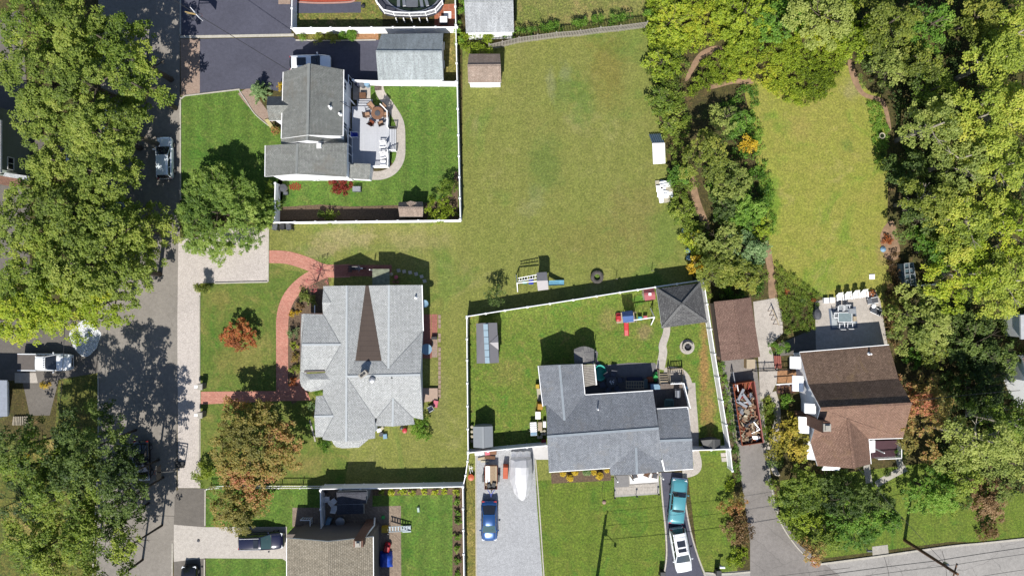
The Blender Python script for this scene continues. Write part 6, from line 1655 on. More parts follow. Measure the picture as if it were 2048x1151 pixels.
def round_table(px, py, z, r, label, top, leg, h=.72, name='patio_table', hole=None, group=None):
    x, y, _ = P(px, py, z + h); t = thing(name, label, 'table', (x, y, z), 0, group)
    q = MB(); q.lathe((0, 0, h - .03), [(r * .97, 0), (r, .02), (r, .04), (.001, .045)], 22, top=False); q.build('table_top', top, t, world=False)
    for k in range(4):
        a = math.pi / 4 + k * math.pi / 2; q = MB(); q.beam((math.cos(a) * r * .6, math.sin(a) * r * .6, 0), (math.cos(a) * r * .4, math.sin(a) * r * .4, h - .02), .04); q.build('leg', leg, t, world=False, uv=False)
    if hole: q = MB(); q.lathe((0, 0, h + .012), [(r * .45, 0), (r * .43, .05), (.001, .06)], 16, top=False); q.build('fire_bowl', hole, t, world=False)
    return t
def box_thing(name, label, cat, px, py, h, w, d, mat, deg=0, lid=None, group=None, tap=1.0, z=0):
    x, y, _ = P(px, py, h + z); t = thing(name, label, cat, (x, y, z), math.radians(deg), group)
    q = MB(); q.box((0, 0, h * .47), (w * .96, d * .96, h * .94), tap=tap); q.build('body', mat, t, world=False)
    q = MB(); q.box((0, 0, h * .97), (w * tap, d * tap, h * .06 + .01), tap=.92); q.build('lid', lid or mat, t, world=False)
    return t
def bin_(px, py, label, mat, h=.95, r=.3, z=0, group=None, cat='bin', name='refuse_barrel', lid=None):
    x, y, _ = P(px, py, h + z); t = thing(name, label, cat, (x, y, z), 0, group)
    q = MB(); q.lathe((0, 0, 0), [(r * .82, 0), (r, h * .9), (r * 1.04, h * .92)], 16, top=False); q.build('body', mat, t, world=False)
    q = MB(); q.lathe((0, 0, h * .92), [(r * 1.06, 0), (r * 1.0, .05), (r * .35, .09), (.001, .1)], 16, top=False); q.build('lid', lid or mat, t, world=False)
    return t
def wheelie(px, py, deg, label, mat, lid=None, group=None):
    x, y, _ = P(px, py, 1.0); t = thing('wheelie_bin', label, 'bin', (x, y, 0), math.radians(deg), group)
    q = MB(); q.box((0, 0, .5), (.52, .5, .96), tap=1.12); q.build('body', mat, t, world=False)
    q = MB(); q.box((.02, 0, 1.0), (.64, .6, .07), tap=.9); q.build('lid', lid or mat, t, world=False)
    q = MB(); q.beam((-.34, -.22, .98), (-.34, .22, .98), .04); q.build('handle', M['dark'], t, world=False, uv=False)
    for s in (-1, 1): q = MB(); q.tube([(-.26, s * .27, .12), (-.26, s * .32, .12)], .12, 10); q.build('wheel', M['rubber'], t, world=False, uv=False)
    return t

# deck of the north-west house
D = .62
t = thing('deck', 'pale grey timber deck behind the two-storey house', 'deck', P(745, 270))
edge = [(704, 213), (763.6, 212), (778, 226), (779, 335.5), (704, 336)]
mb = MB(); mb.prism([P(x, y, D)[:2] for x, y in edge], D - .16, D, 0, side=1); mb.build('deck_boards', [M['deck'], M['white']], t)
for k in range(3):
    mb = MB(); z = D - .15 * (k + 1); y0 = 212 - k * 4.4
    mb.prism([P(714, y0 - 4.6, z)[:2], P(745 - 0 * k, y0 - 4.6, z)[:2], P(745, y0 + .5, z)[:2], P(714, y0 + .5, z)[:2]], z - .05, z); mb.build('step', M['deck'], t)
for k in range(3):
    mb = MB(); z = D - .15 * (k + 1); x0 = 779 + k * 4.4
    mb.prism([P(x0 - .5, 258, z)[:2], P(x0 + 4.6, 258, z)[:2], P(x0 + 4.6, 302, z)[:2], P(x0 - .5, 302, z)[:2]], z - .05, z); mb.build('step', M['deck'], t)
def railing(par, pts, z0, h, mat, sp=.13, name='railing', bw=.035):
    q = [Vector(P(x, y, z0)) for x, y in pts]; mb = MB()
    for a, b in zip(q, q[1:]):
        L = (b - a).length; n = max(1, int(L / sp))
        mb.beam((a.x, a.y, z0 + h), (b.x, b.y, z0 + h), .09, .06); mb.beam((a.x, a.y, z0 + .1), (b.x, b.y, z0 + .1), .05, .05)
        for k in range(n + 1): c = a.lerp(b, k / n); mb.beam((c.x, c.y, z0 + .08), (c.x, c.y, z0 + h), bw)
    o = mb.build(name, mat, par, uv=False); o['kind'] = 'stuff'
    for c in q: mb = MB(); mb.box((c.x, c.y, z0 + h / 2), (.1, .1, h + .1)); mb.build('post', mat, par)
    return o
railing(t, [(763.6, 212.5), (777, 226), (777.5, 257)], D, .92, M['white'])
railing(t, [(778, 303), (778, 335), (742, 335.5)], D, .92, M['white'])
railing(t, [(778, 257), (793, 257)], 0.2, .9, M['darkmetal']); railing(t, [(778, 303), (793, 303)], 0.2, .9, M['white'])
round_table(755, 226.5, D, .72, 'round brown slatted fire pit table on the pale deck', M['terracotta'], M['darkmetal'], hole=M['charcoal'], name='fire_table')
for k, (px, py, lab) in enumerate([(744.5, 214, 'tan mesh deck chair at the upper left of the fire table'), (765.5, 216, 'tan mesh deck chair at the upper right of the fire table'), (735, 230, 'tan mesh deck chair on the house side of the fire table'),
     (743.5, 245.5, 'brown cushioned deck chair at the lower left of the fire table'), (762, 246.5, 'brown cushioned deck chair at the lower right of the fire table'), (771.5, 230, 'tan mesh deck chair against the deck railing')]):
    a = math.degrees(math.atan2(-(226.5 - py), 755 - px)); chair(px, py, D, a, lab, M['darkmetal'], M['tan_fabric'] if k not in (3,) else M['rust'], group='chairs round the deck fire table', w=.6)
adirondack(765, 289, D, 180, 'white slatted armchair by the east deck steps', M['whitepaint']); adirondack(766, 311, D, 190, 'white slatted armchair in the middle of the east deck railing', M['whitepaint'])
box_thing('side_table', 'small white table in the south-east corner of the pale deck', 'table', 766, 325, .5 , .6, .6, M['whitepaint'], z=D)
chair(711.5, 270, D, 0, 'blue and white folding chair against the deck house wall', M['white'], M['blue_plastic'])
bin_(714, 166.5, 'dark blue barrel nearest the house wall by the garage fence', M['navy_fabric'], group='barrels by the garage fence'); bin_(723.5, 168, 'grey barrel in the middle by the garage fence', M['grey_plastic'], group='barrels by the garage fence'); bin_(733, 167, 'light blue barrel by the garage fence', M['lightblue_metal'], group='barrels by the garage fence')
box_thing('storage_chest', 'brown chest half in shade by the deck steps', 'chest', 725, 190, .5, .75, .6, M['brownwood'])
mb = MB(); mb.prism([P(749, 172)[:2], P(763, 171.5)[:2], P(763.5, 180.5)[:2], P(749.5, 181)[:2]], .016, .035); o = mb.build('door_mat', plain('mat_grey', C(120, 104, 98), .9, var=.5, scale=8)); tag(o, 'patterned grey mat lying on the curved garden walk', 'mat')
bin_(566, 375.5, 'white round air conditioner beside the south gable wall', M['cream'], .7, .42, cat='air conditioner', name='air_conditioner', lid=M['charcoal'])
box_thing('meter_box', 'small grey box south of the round air conditioner', 'box', 571, 386, .4, .5, .35, M['grey_plastic'])
box_thing('generator', 'grey generator on a pad south of the lean-to roof', 'generator', 713, 377.5, .6, .95, .6, M['charcoal'], lid=M['steel'])
for k in range(26):
    pass
mb = MB(); x, y, _ = P(591, 373)
for k in range(34):
    a = k * 2.4; r_ = .12 * math.sqrt(k); mb.box((x + math.cos(a) * r_ * 1.05, y + math.sin(a) * r_ * .6, .06), (.13, .1, .08), a, tap=.6)
tag(mb.build('red_bark_mound', M['red_plastic']), 'bright red mound of chips against the white gable wall', 'mulch', kind='stuff')
wheelie(549, 454, 80, 'grey wheelie bin under the pine at the fence end', M['grey_plastic']); wheelie(564, 453, 90, 'dark wheelie bin, second from the pine, by the white fence', M['dark']); wheelie(577, 453.5, 95, 'dark wheelie bin furthest from the pine by the white fence', M['dark'], M['charcoal'])

# pool and its deck at the top edge
t = thing('pool', 'above-ground pool with dark water at the top edge', 'pool', P(826, -5))
ringp = [(755, -40), (755.3, 9), (769.6, 26.8), (789.7, 31.5), (821, 33), (852.8, 31.5), (872, 25.8), (886, 8.6), (889, -40)]
cxp, cyp, _ = P(825, -14, 1.2)
mb = MB(); outer = [P(x, y, 1.25)[:2] for x, y in smooth(ringp, 4)]; 
inner = [(cxp + 3.15 * math.cos(a), cyp + 2.15 * math.sin(a)) for a in [math.pi + math.pi * k / (len(outer) - 1) for k in range(len(outer))]]
mb.grid([[(o_[0], o_[1], 1.2), (i_[0], i_[1], 1.2)] for o_, i_ in zip(outer, inner)]); mb.grid([[(o_[0], o_[1], 0.85), (o_[0], o_[1], 1.2)] for o_ in outer]); mb.build('pool_deck', M['deckdark'], t)
mb = MB(); mb.lathe((cxp, cyp, 0), [(1, 0), (1, 1.22), (.95, 1.22), (.95, 1.0)], 40, sx=3.2, sy=2.2, top=False); mb.build('pool_wall', M['steel'], t)
mb = MB(); mb.lathe((cxp, cyp, 1.02), [(.96, 0), (.001, 0)], 40, sx=3.2, sy=2.2, top=False)
wt = plain('dark_pool_water', (.014, .022, .010, 1), .08, 0, .6, var=.6, scale=1.2); mb.build('water', wt, t, uv=False)
railing(t, ringp, 1.25, 1.0, M['white'], .14)
for px in (795, 810, 825, 841, 856): posts(t, 'deck_leg', [(px, 44.5)], 1.15, .1, M['white'])
box_thing('float', 'grey square raft lying in the dark pool', 'raft', 824, 4, .12, 1.35, 1.2, M['grey_plastic'], z=1.0)
for k, px in enumerate((797, 808, 843, 853)): box_thing('pool_float', 'slim grey pool float, %s from the left, in the dark pool' % ['first', 'second', 'third', 'fourth'][k], 'raft', px, 6 - 2 * (k % 2), .1, .35, 1.0, M['steel'], deg=k * 5, z=1.0, group='grey floats in the dark pool')
sheet('terrace', [(869, 10), (914, 8), (914, 56), (869, 56)], 0.03, B_terra)
box_thing('pool_pump_box', 'white box with dark side on the brick terrace by the pool', 'box', 887, 39, .8, .85, .75, M['charcoal'], lid=M['whitepaint']); box_thing('paver', 'white square slab on the brick terrace', 'slab', 895, 30, .06, .85, .8, M['whitepaint'])
bin_(726, 12, 'dark round hose pot at the corner of the small asphalt patch', M['dark'], .3, .22, name='hose_pot', cat='pot')

# basketball hoops
def hoop(label, gx, gy, bx, by, ang, pm, bm_):
    x, y, _ = P(gx, gy); u, v, _ = P(bx, by); t = thing('basketball_hoop', label, 'basketball hoop', (x, y, 0))
    mb = MB(); mb.tube([(x, y, 0), (x, y, 2.7)], .06, 8); mb.build('pole', pm, t)
    mb = MB(); mb.beam((x, y, 2.7), (u, v, 3.0), .09); mb.beam((x, y, 2.3), (u, v, 2.8), .06); mb.build('arm', plain('hoop_arm_tan', C(206, 178, 120)) if pm is M['steel'] else pm, t)
    mb = MB(); mb.box((u, v, 3.05), (.05, 1.5, 1.0), math.radians(ang)); mb.build('backboard', bm_, t)
    a = math.radians(ang); d = Vector((u - x, v - y, 0)).normalized(); rg = [(u + d.x * .35 + .23 * math.cos(k * math.pi / 8), v + d.y * .35 + .23 * math.sin(k * math.pi / 8), 2.95) for k in range(17)]
    mb = MB(); mb.tube(rg, .015, 4, caps=False); mb.build('rim', M['orange_plastic'], t)
    return t
hoop('basketball hoop with white board at the edge of the top driveway', 393, 43, 418, 50, 40, M['steel'], M['whitepaint'])
hoop('dark basketball hoop leaning over the shaded west street', 370, 929, 345, 930, 0, M['dark'], M['dark'])
x = box_thing('hoop_base', 'black weighted base of the basketball hoop by the clipped bush', 'base', 359, 929, .25, 1.0, .7, M['dark'])

# garden of the white-roofed house
def pillar(px, py, label):
    x, y, _ = P(px, py); t = thing('mailbox_pillar', label, 'mailbox', (x, y, 0))
    mb = MB(); mb.box((x, y, .55), (.48, .62, 1.1)); mb.build('pillar', m_brick('grey_stone_pillar', C(150, 146, 136), C(130, 126, 116), C(176, 170, 160), w=.25, h=.12, ms=.015) if 'stone' not in M else M['stone'], t)
    mb = MB(); mb.box((x, y, 1.14), (.58, .72, .08), tap=.85); mb.build('cap', M['concrete'], t)
    mb = MB(); mb.box((x - .42, y, .95), (.5, .3, .28)); mb.build('mailbox', M['white'], t)
M['stone'] = m_brick('grey_stone_pillar', C(150, 146, 136), C(130, 126, 116), C(176, 170, 160), w=.25, h=.12, ms=.015)
pillar(409, 770, 'stone mailbox pillar with white box north of the straight brick walk'); pillar(409, 826, 'stone mailbox pillar with white box south of the straight brick walk')
t = thing('topiary', 'two-ball topiary bush at the corner of the parking pad', 'topiary', P(414, 578))
x0, y0, _ = P(414, 576)
leaf_mesh('foliage', [(x0 + NR.normal(0, .22), y0 + NR.normal(0, .2), 1.95 + NR.normal(0, .18), .28, .24, NR.random()) for k in range(26)] + [(x0 + .1 + NR.normal(0, .25), y0 + NR.normal(0, .22), .85 + NR.normal(0, .2), .3, .26, NR.random()) for k in range(26)], LEAF['olive'], .13, 200, t)
mb = MB(); mb.tube([(x0, y0, 0), (x0, y0, 1.9)], .04, 6); mb.build('stem', BARK, t)
# motorcycle
x, y, _ = P(713, 537, .5); t = thing('motorcycle', 'dark motorcycle parked on the brick patio in the house shade', 'motorcycle', (x, y, 0), math.radians(2))
for X in (-.72, .74):
    q = MB(); q.lathe((0, 0, 0), [(.22, -.06), (.31, -.05), (.33, 0), (.31, .05), (.22, .06), (.22, -.06)], 18, top=False); w_ = q.build('wheel', M['rubber'], t, world=False, uv=False); w_.location = (X, 0, .33); w_.rotation_euler = (math.pi / 2, 0, 0)
    q = MB(); q.lathe((0, 0, 0), [(.03, -.05), (.22, -.01), (.22, .01), (.03, .05)], 14); q.build('rim', M['chrome'], w_, world=False, uv=False)
q = MB(); rows = [[(X, w * math.cos(a), z + h_ * math.sin(a)) for a in [k * math.pi / 4 for k in range(8)]] for X, w, z, h_ in ((-.1, .1, .78, .08), (.05, .17, .82, .13), (.3, .19, .86, .14), (.45, .1, .88, .08))]
q.grid(rows, closed=True); q.face(rows[0]); q.face(rows[-1][::-1]); q.build('fuel_tank', PN, t, world=False, smooth_=True, uv=False)
q = MB(); q.box((-.32, 0, .76), (.55, .3, .1), tap=.85); q.box((-.62, 0, .82), (.3, .24, .1), tap=.8); q.build('seat', M['dark'], t, world=False, uv=False)
q = MB(); q.box((.05, 0, .45), (.5, .3, .4), tap=.8); q.build('engine', M['chrome'], t, world=False, uv=False)
q = MB(); q.tube([(.55, 0, .95), (.45, .18, 1.0), (.33, .4, 1.02)], .022, 6); q.tube([(.55, 0, .95), (.45, -.18, 1.0), (.33, -.4, 1.02)], .022, 6); q.build('handlebar', M['chrome'], t, world=False, uv=False)
q = MB(); q.tube([(.6, 0, .95), (.74, 0, .34)], .045, 6); q.build('fork', M['chrome'], t, world=False, uv=False)
q = MB(); q.lathe((.68, 0, .84), [(.02, -.08), (.1, 0), (.02, .08)], 10); q.build('headlight', M['lamp'], t, world=False, uv=False)
q = MB(); q.tube([(.1, .2, .3), (-.3, .22, .27), (-.9, .24, .32)], .045, 7); q.build('exhaust', M['chrome'], t, world=False, uv=False)
for s in (-1, 1): q = MB(); q.box((-.72, s * .26, .55), (.42, .16, .3), tap=.85); q.build('saddlebag', M['dark'], t, world=False, uv=False)
bin_(792, 554, 'red pail in the shade by the lichened side porch roof', M['redpaint'], .45, .22, name='pail', cat='pail', lid=M['pink_plastic'])
for k, (px, py) in enumerate(((783, 548), (788, 563), (795, 564))): bin_(px, py, ['tan flowerpot at the corner of the side porch roof', 'terracotta flowerpot left of the pair near the pale eaves', 'terracotta flowerpot right of the pair near the pale eaves'][k], M['terracotta'] if k else M['cream'], .3, .17, name='flowerpot', cat='flowerpot')
t = round_table(853, 698, 0, .62, 'round white wrought iron table on the shaded east patio', M['lightblue_metal'], M['white'], .7)
x, y, _ = P(869, 675); mb = MB(); mb.box((x, y, .25), (.65, .3, .5)); tag(mb.build('planter_box', M['dark']), 'short black planter box at the edge of the east brick patio', 'planter')
box_thing('cooler', 'pink red plastic box beside the pale stoop', 'box', 871, 807, .5, .55, .8, M['pink_plastic'], deg=-12); chair(860, 817, 0, 210, 'small dark folding chair below the pale stoop', M['steel'], M['navy_fabric'])
for k, (px, py, w, m_, lab) in enumerate([(758, 860, .5, 'whitepaint', 'white crate leaning at the south wall step of the pale roof'), (764, 856, .4, 'cream', 'cream crate next to the white crate at the south wall step'), (762, 868, .5, 'charcoal', 'dark crate below the white crate at the south wall'), (770, 872, .55, 'lightblue_metal', 'pale bag at the end of the junk by the south wall')]):
    box_thing('crate', lab, 'crate', px, py, .35, w, w * .8, M[m_], deg=20 + 25 * k)
bin_(809, 861, 'red and black kettle barbecue south of the pale roof gable', M['red_plastic'], .8, .26, name='barbecue', cat='barbecue', lid=M['red_plastic']); bin_(803, 855, 'black pot beside the red barbecue', M['dark'], .5, .2, name='pot', cat='pot')

# swing sets
def aframe(par, px, py, h, spread, deg, mat):
    x, y, _ = P(px, py, h); a = math.radians(deg); d = Vector((math.cos(a), math.sin(a), 0)) * spread / 2
    for s in (-1, 1): mb = MB(); mb.beam((x + d.x * s, y + d.y * s, 0), (x, y, h), .09); mb.build('frame_leg', mat, par)
    return Vector((x, y, h))
def swing(par, top, drop, mat, w=.45, d=.28, nm='swing_seat', k=.0):
    for s in (-1, 1): mb = MB(); mb.tube([(top.x + s * w / 2, top.y, top.z), (top.x + s * w / 2, top.y, top.z - drop)], .012, 4); mb.build('chain', M['steel'], par, uv=False)
    mb = MB(); mb.box((top.x, top.y, top.z - drop), (w + .06, d, .07), tap=.8); return mb.build(nm, mat, par)
t = thing('swing_set', 'play tower with white roof, swings and light blue slide on the dry field', 'playground', P(1075, 570))
roofm = [plain('play_roof_grey', C(206, 200, 202), .7, var=.05), M['whitepaint']]
roof(t, [[(1073, 545, 2.2), (1093, 543.5, 2.2), (1095.5, 560.5, 2.9), (1073.5, 561.5, 2.9)], [(1073.5, 561.5, 2.9), (1095.5, 560.5, 2.9), (1097, 578.5, 2.2), (1076, 581, 2.2)]], roofm, .05)
posts(t, 'post', [(1077, 549), (1092, 548), (1078, 577), (1094, 576)], 2.15, .1, M['whitepaint'])
mb = MB(); mb.prism([P(1076, 549, 1.1)[:2], P(1092, 548, 1.1)[:2], P(1094, 577, 1.1)[:2], P(1077, 578, 1.1)[:2]], 1.05, 1.12); mb.build('platform', M['cream'], t)
ap = aframe(t, 1034, 566, 2.1, 1.9, 95, M['whitepaint']); b_ = Vector(P(1074, 562, 2.1)); mb = MB(); mb.beam(ap, b_, .1); mb.build('swing_beam', M['whitepaint'], t)
for k in range(9):
    pass
mb = MB(); a = Vector(P(1036, 556, 2.2)); b2 = Vector(P(1073, 549, 2.2)); c2 = Vector(P(1036, 562, 2.2)); d2 = Vector(P(1073, 556, 2.2)); mb.beam(a, b2, .07); mb.build('ladder_rail', M['whitepaint'], t); mb = MB(); mb.beam(c2, d2, .07); mb.build('ladder_rail', M['whitepaint'], t)
for k in range(7): mb = MB(); mb.beam(a.lerp(b2, (k + .5) / 7), c2.lerp(d2, (k + .5) / 7), .04); mb.build('rung', M['whitepaint'], t)
swing(t, ap.lerp(b_, .4), 1.6, M['cyan_plastic']); swing(t, ap.lerp(b_, .72), 1.5, M['blue_plastic'], .5, .55, 'glider'); swing(t, ap.lerp(b_, .2), 1.7, M['dark'], .4, .2)
mb = MB(); s0 = Vector(P(1097, 566, 1.1)); s1 = Vector(P(1118, 565, .35)); s2 = Vector(P(1128, 565, .15)); L1 = [s0, s1, s2]
mb.grid([[(p.x, p.y + .28, p.z + .12), (p.x, p.y + .2, p.z), (p.x, p.y - .2, p.z), (p.x, p.y - .28, p.z + .12)] for p in L1], flip=True); mb.grid([[(p.x, p.y + .28, p.z + .08), (p.x, p.y + .2, p.z - .04), (p.x, p.y - .2, p.z - .04), (p.x, p.y - .28, p.z + .08)] for p in L1]); mb.build('slide', plain('light_blue_slide', C(140, 205, 236), .4), t)
# tractor tyre
x, y, _ = P(1193.5, 554); t = thing('tractor_tyre', 'big tractor tyre lying on the field by the fence shadow', 'tyre', (x, y, 0))
mb = MB(); mb.lathe((0, 0, 0), [(.36, .06), (.52, 0), (.66, .04), (.72, .14), (.72, .34), (.66, .44), (.5, .48), (.36, .42), (.33, .25), (.36, .06)], 36, top=False)
for k in range(26):
    a = k * 2 * math.pi / 26; mb.box((.7 * math.cos(a), .7 * math.sin(a), .24), (.09, .08, .36), a)
mb.build('tyre', plain('dusty_rubber', C(112, 106, 102), .95, var=.3), t, world=False)
mb = MB(); mb.lathe((0, 0, 0), [(.34, .07), (.001, .08)], 20, top=False); mb.build('grass_filling', G_vivid, t, world=False, uv=False)
for k, (px, py) in enumerate(((1231.5, 557.5), (1303, 541))):
    x, y, _ = P(px, py); mb = MB(); mb.lathe((x, y, 0), [(.035, 0), (.035, 1.15), (.01, 1.17)], 8); tag(mb.build('stake', M['greywood']), ['thin stake in the field just right of the big tyre', 'thin stake in the field north of the red playhouse'][k], 'stake')
# second play set
t = thing('swing_set', 'play tower with blue roof, red slide and coloured swings on the yard lawn', 'playground', P(1265, 640))
rb = [plain('play_roof_blue', C(74, 112, 178), .6), M['blue_plastic']]
roof(t, [[(1243.5, 623, 2.1), (1264.5, 620.5, 2.1), (1267, 631, 2.6), (1244.5, 632.5, 2.6)], [(1244.5, 632.5, 2.6), (1267, 631, 2.6), (1267.5, 643, 2.1), (1246.5, 645, 2.1)]], rb, .05)
posts(t, 'post', [(1247, 624), (1265, 623), (1248, 643), (1266, 641)], 2.1, .09, M['palewood'])
mb = MB(); mb.prism([P(1246, 624)[:2], P(1265, 622)[:2], P(1266, 643)[:2], P(1248, 645)[:2]], 1.0, 1.07); mb.build('platform', M['palewood'], t)
mb = MB(); mb.prism([P(1231.5, 625)[:2], P(1244.5, 624)[:2], P(1245.5, 645)[:2], P(1233, 646.5)[:2]], .0, .16); mb.build('sand_box', M['palewood'], t)
ap = aframe(t, 1309, 634, 2.1, 1.9, 92, M['whitepaint']); b_ = Vector(P(1267, 640, 2.1)); mb = MB(); mb.beam(ap, b_, .1); mb.build('swing_beam', M['whitepaint'], t)
swing(t, ap.lerp(b_, .3), 1.6, M['pink_plastic'], .42, .42); swing(t, ap.lerp(b_, .56), 1.6, M['cyan_plastic'], .42, .42); swing(t, ap.lerp(b_, .84), 1.5, M['navy_fabric'], .4, .6, 'glider')
mb = MB(); L1 = [Vector(P(1252, 645, 1.05)), Vector(P(1252.5, 660, .35)), Vector(P(1253, 671, .15))]
mb.grid([[(p.x - .27, p.y, p.z + .14), (p.x - .2, p.y, p.z), (p.x + .2, p.y, p.z), (p.x + .27, p.y, p.z + .14)] for p in L1], flip=True); mb.grid([[(p.x - .27, p.y, p.z + .1), (p.x - .2, p.y, p.z - .04), (p.x + .2, p.y, p.z - .04), (p.x + .27, p.y, p.z + .1)] for p in L1]); mb.build('slide', M['red_plastic'], t)
def toycar(px, py, deg, label, m_, sc=1.0):
    x, y, _ = P(px, py, .4); t = thing('toy_car', label, 'toy car', (x, y, 0), math.radians(deg))
    q = MB(); rows = [[(X * sc, w * s * sc, z * sc) for s, z in ((-1, .15), (-1, zz - .05), (-.7, zz), (.7, zz), (1, zz - .05), (1, .15))] for X, w, zz in ((-.5, .2, .35), (-.4, .29, .45), (0, .3, .42), (.35, .29, .42), (.5, .2, .32))]
    q.grid(rows, flip=True); q.face(rows[0]); q.face(rows[-1][::-1]); q.build('body', M[m_], t, world=False, smooth_=True, uv=False)
    q = MB(); q.box((-.05 * sc, 0, .6 * sc), (.5 * sc, .5 * sc, .06 * sc), tap=.85)
    for sx in (-.25, .18): 
        for s in (-1, 1): q.beam(((sx - .03) * sc, s * .24 * sc, .38 * sc), ((sx - .03) * sc, s * .2 * sc, .6 * sc), .04)
    q.build('cab', M[m_], t, world=False, uv=False)
    for sx in (-.3, .3):
        for s in (-1, 1): q = MB(); q.tube([(sx * sc, s * .26 * sc, .12 * sc), (sx * sc, s * .33 * sc, .12 * sc)], .12 * sc, 10); q.build('wheel', M['dark'], t, world=False, uv=False)
toycar(1237, 634, 92, 'pink red toy car parked in the sand box of the blue-roofed tower', 'red_plastic', .95); toycar(1311.5, 753, 60, 'bright green toy car on the shaded patio beside the wooden steps', 'green_plastic', 1.1); toycar(1303, 758, 10, 'dull red toy car left of the green one on the shaded patio', 'rust'); toycar(774, 1094, 75, 'red and white toy car on pavers north of the blue tarpaulin', 'red_plastic', 1.15)
t = thing('playhouse', 'small red-roofed playhouse against the gazebo corner', 'playhouse', P(1299, 590))
gable(t, (1287, 578.5, 1.3), (1308, 576, 1.3), (1311, 598, 1.3), (1290, 601, 1.3), (1288, 587.5, 1.75), (1310, 585.5, 1.75), [plain('dusty_red_roof', C(190, 96, 104), .6, var=.06), M['pink_plastic']], M['cream'], .08, .05)
q = MB(); c_ = P(1299.5, 588, 1.8); q.box((c_[0], c_[1], 1.8), (.3, .3, .2)); q.build('chimney', M['whitepaint'], t)
# fire pit
x, y, _ = P(1374, 693); t = thing('fire_pit', 'round stone fire pit on a pale pad in the yard', 'fire pit', (x, y, 0))
mb = MB(); mb.lathe((0, 0, 0), [(.84, .0), (.84, .05), (.001, .051)], 30, top=False); mb.build('pad', A_patio, t, world=False)
for k in range(14):
    a = k * 2 * math.pi / 14; mb = MB(); mb.box((.5 * math.cos(a), .5 * math.sin(a), .25), (.2, .22, .4), a); mb.build('stone', M['concrete'], t, world=False)
mb = MB(); mb.lathe((0, 0, .06), [(.4, 0), (.001, .02)], 20, top=False); mb.build('ash', M['charcoal'], t, world=False); mb = MB(); mb.box((0, .05, .4), (.35, .4, .05)); mb.build('grate', M['darkmetal'], t, world=False)

# patio of the grey-roofed house
x, y, _ = P(1200, 745, .4); t = thing('paddling_pool', 'teal round paddling tub half under the slatted shade roof', 'paddling pool', (x, y, 0))
mb = MB(); mb.lathe((0, 0, 0), [(.55, 0), (.66, .42), (.74, .44), (.74, .40), (.6, .3), (.55, .05), (.001, .05)], 26, sx=1, sy=1.28, top=False); mb.build('tub', M['teal_plastic'], t, world=False, smooth_=True)
round_table(1223, 763.5, 0, .62, 'round dark patio table with white flowers on it', M['charcoal'], M['darkmetal'])
x, y, _ = P(1224, 763, .9); mb = MB()
for k in range(16): mb.box((x + NR.normal(0, .12), y + NR.normal(0, .12), .8 + NR.random() * .12), (.07, .07, .05), k)
tag(mb.build('flower_bunch', M['whitepaint']), 'bunch of white flowers on the round dark patio table', 'flowers')
for k, (px, py) in enumerate(((1226, 747), (1214, 751), (1240, 759), (1206.5, 768), (1217, 779), (1233.5, 776))):
    a = math.degrees(math.atan2(-(763.5 - py), 1223 - px)); chair(px, py, 0, a, 'dark patio chair round the flower table, %s' % ['at its top side', 'at its upper left, by the teal tub', 'at its right side', 'at its left side', 'at its lower left, near the gutter', 'at its lower right, near the gutter'][k], M['charcoal'], plain('slate_mesh', C(112, 118, 136), .8) if k == 0 else bpy.data.materials['slate_mesh'], group='dark chairs round the flower table', w=.6)
t = thing('bench', 'slate blue bench on the shaded patio', 'bench', P(1269, 758)); x, y, _ = P(1269, 757, .45)
mb = MB(); mb.box((x, y, .42), (1.8, .42, .1)); mb.build('seat', M['navy_fabric'], t); 
for s in (-1, 1): mb = MB(); mb.box((x + s * .8, y, .19), (.08, .38, .38)); mb.build('leg', M['charcoal'], t)
t = thing('lattice_table', 'long table of tan lattice on the shaded patio', 'table', P(1270, 770)); x, y, _ = P(1270, 769, .7)
for k in range(8): mb = MB(); mb.box((x - .98 + k * .28, y, .7), (.07, .84, .05)); mb.build('slat', M['palewood'], t)
for k in range(3): mb = MB(); mb.box((x, y - .4 + k * .4, .73), (2.06, .07, .05)); mb.build('cross_slat', M['palewood'], t)
for sx in (-1, 1):
    for sy in (-1, 1): mb = MB(); mb.beam((x + sx * .9, y + sy * .34, 0), (x + sx * .9, y + sy * .34, .68), .08); mb.build('leg', M['palewood'], t)
box_thing('storage_chest', 'grey green chest at the right end of the lattice table', 'chest', 1291.5, 767, .6, .45, 1.05, plain('grey_green', C(96, 118, 120)))
for k, (px, py, a) in enumerate(((1269, 951, -70), (1293, 948, -110), (1309, 951, -100))):
    chair(px, py, .3, a, ['dark wooden porch chair at the left of the white front landing', 'brown porch chair in the middle of the white front landing', 'dark porch chair at the right end of the white front landing'][k], M['brownwood'], M['charcoal'] if k != 1 else M['brownwood'])
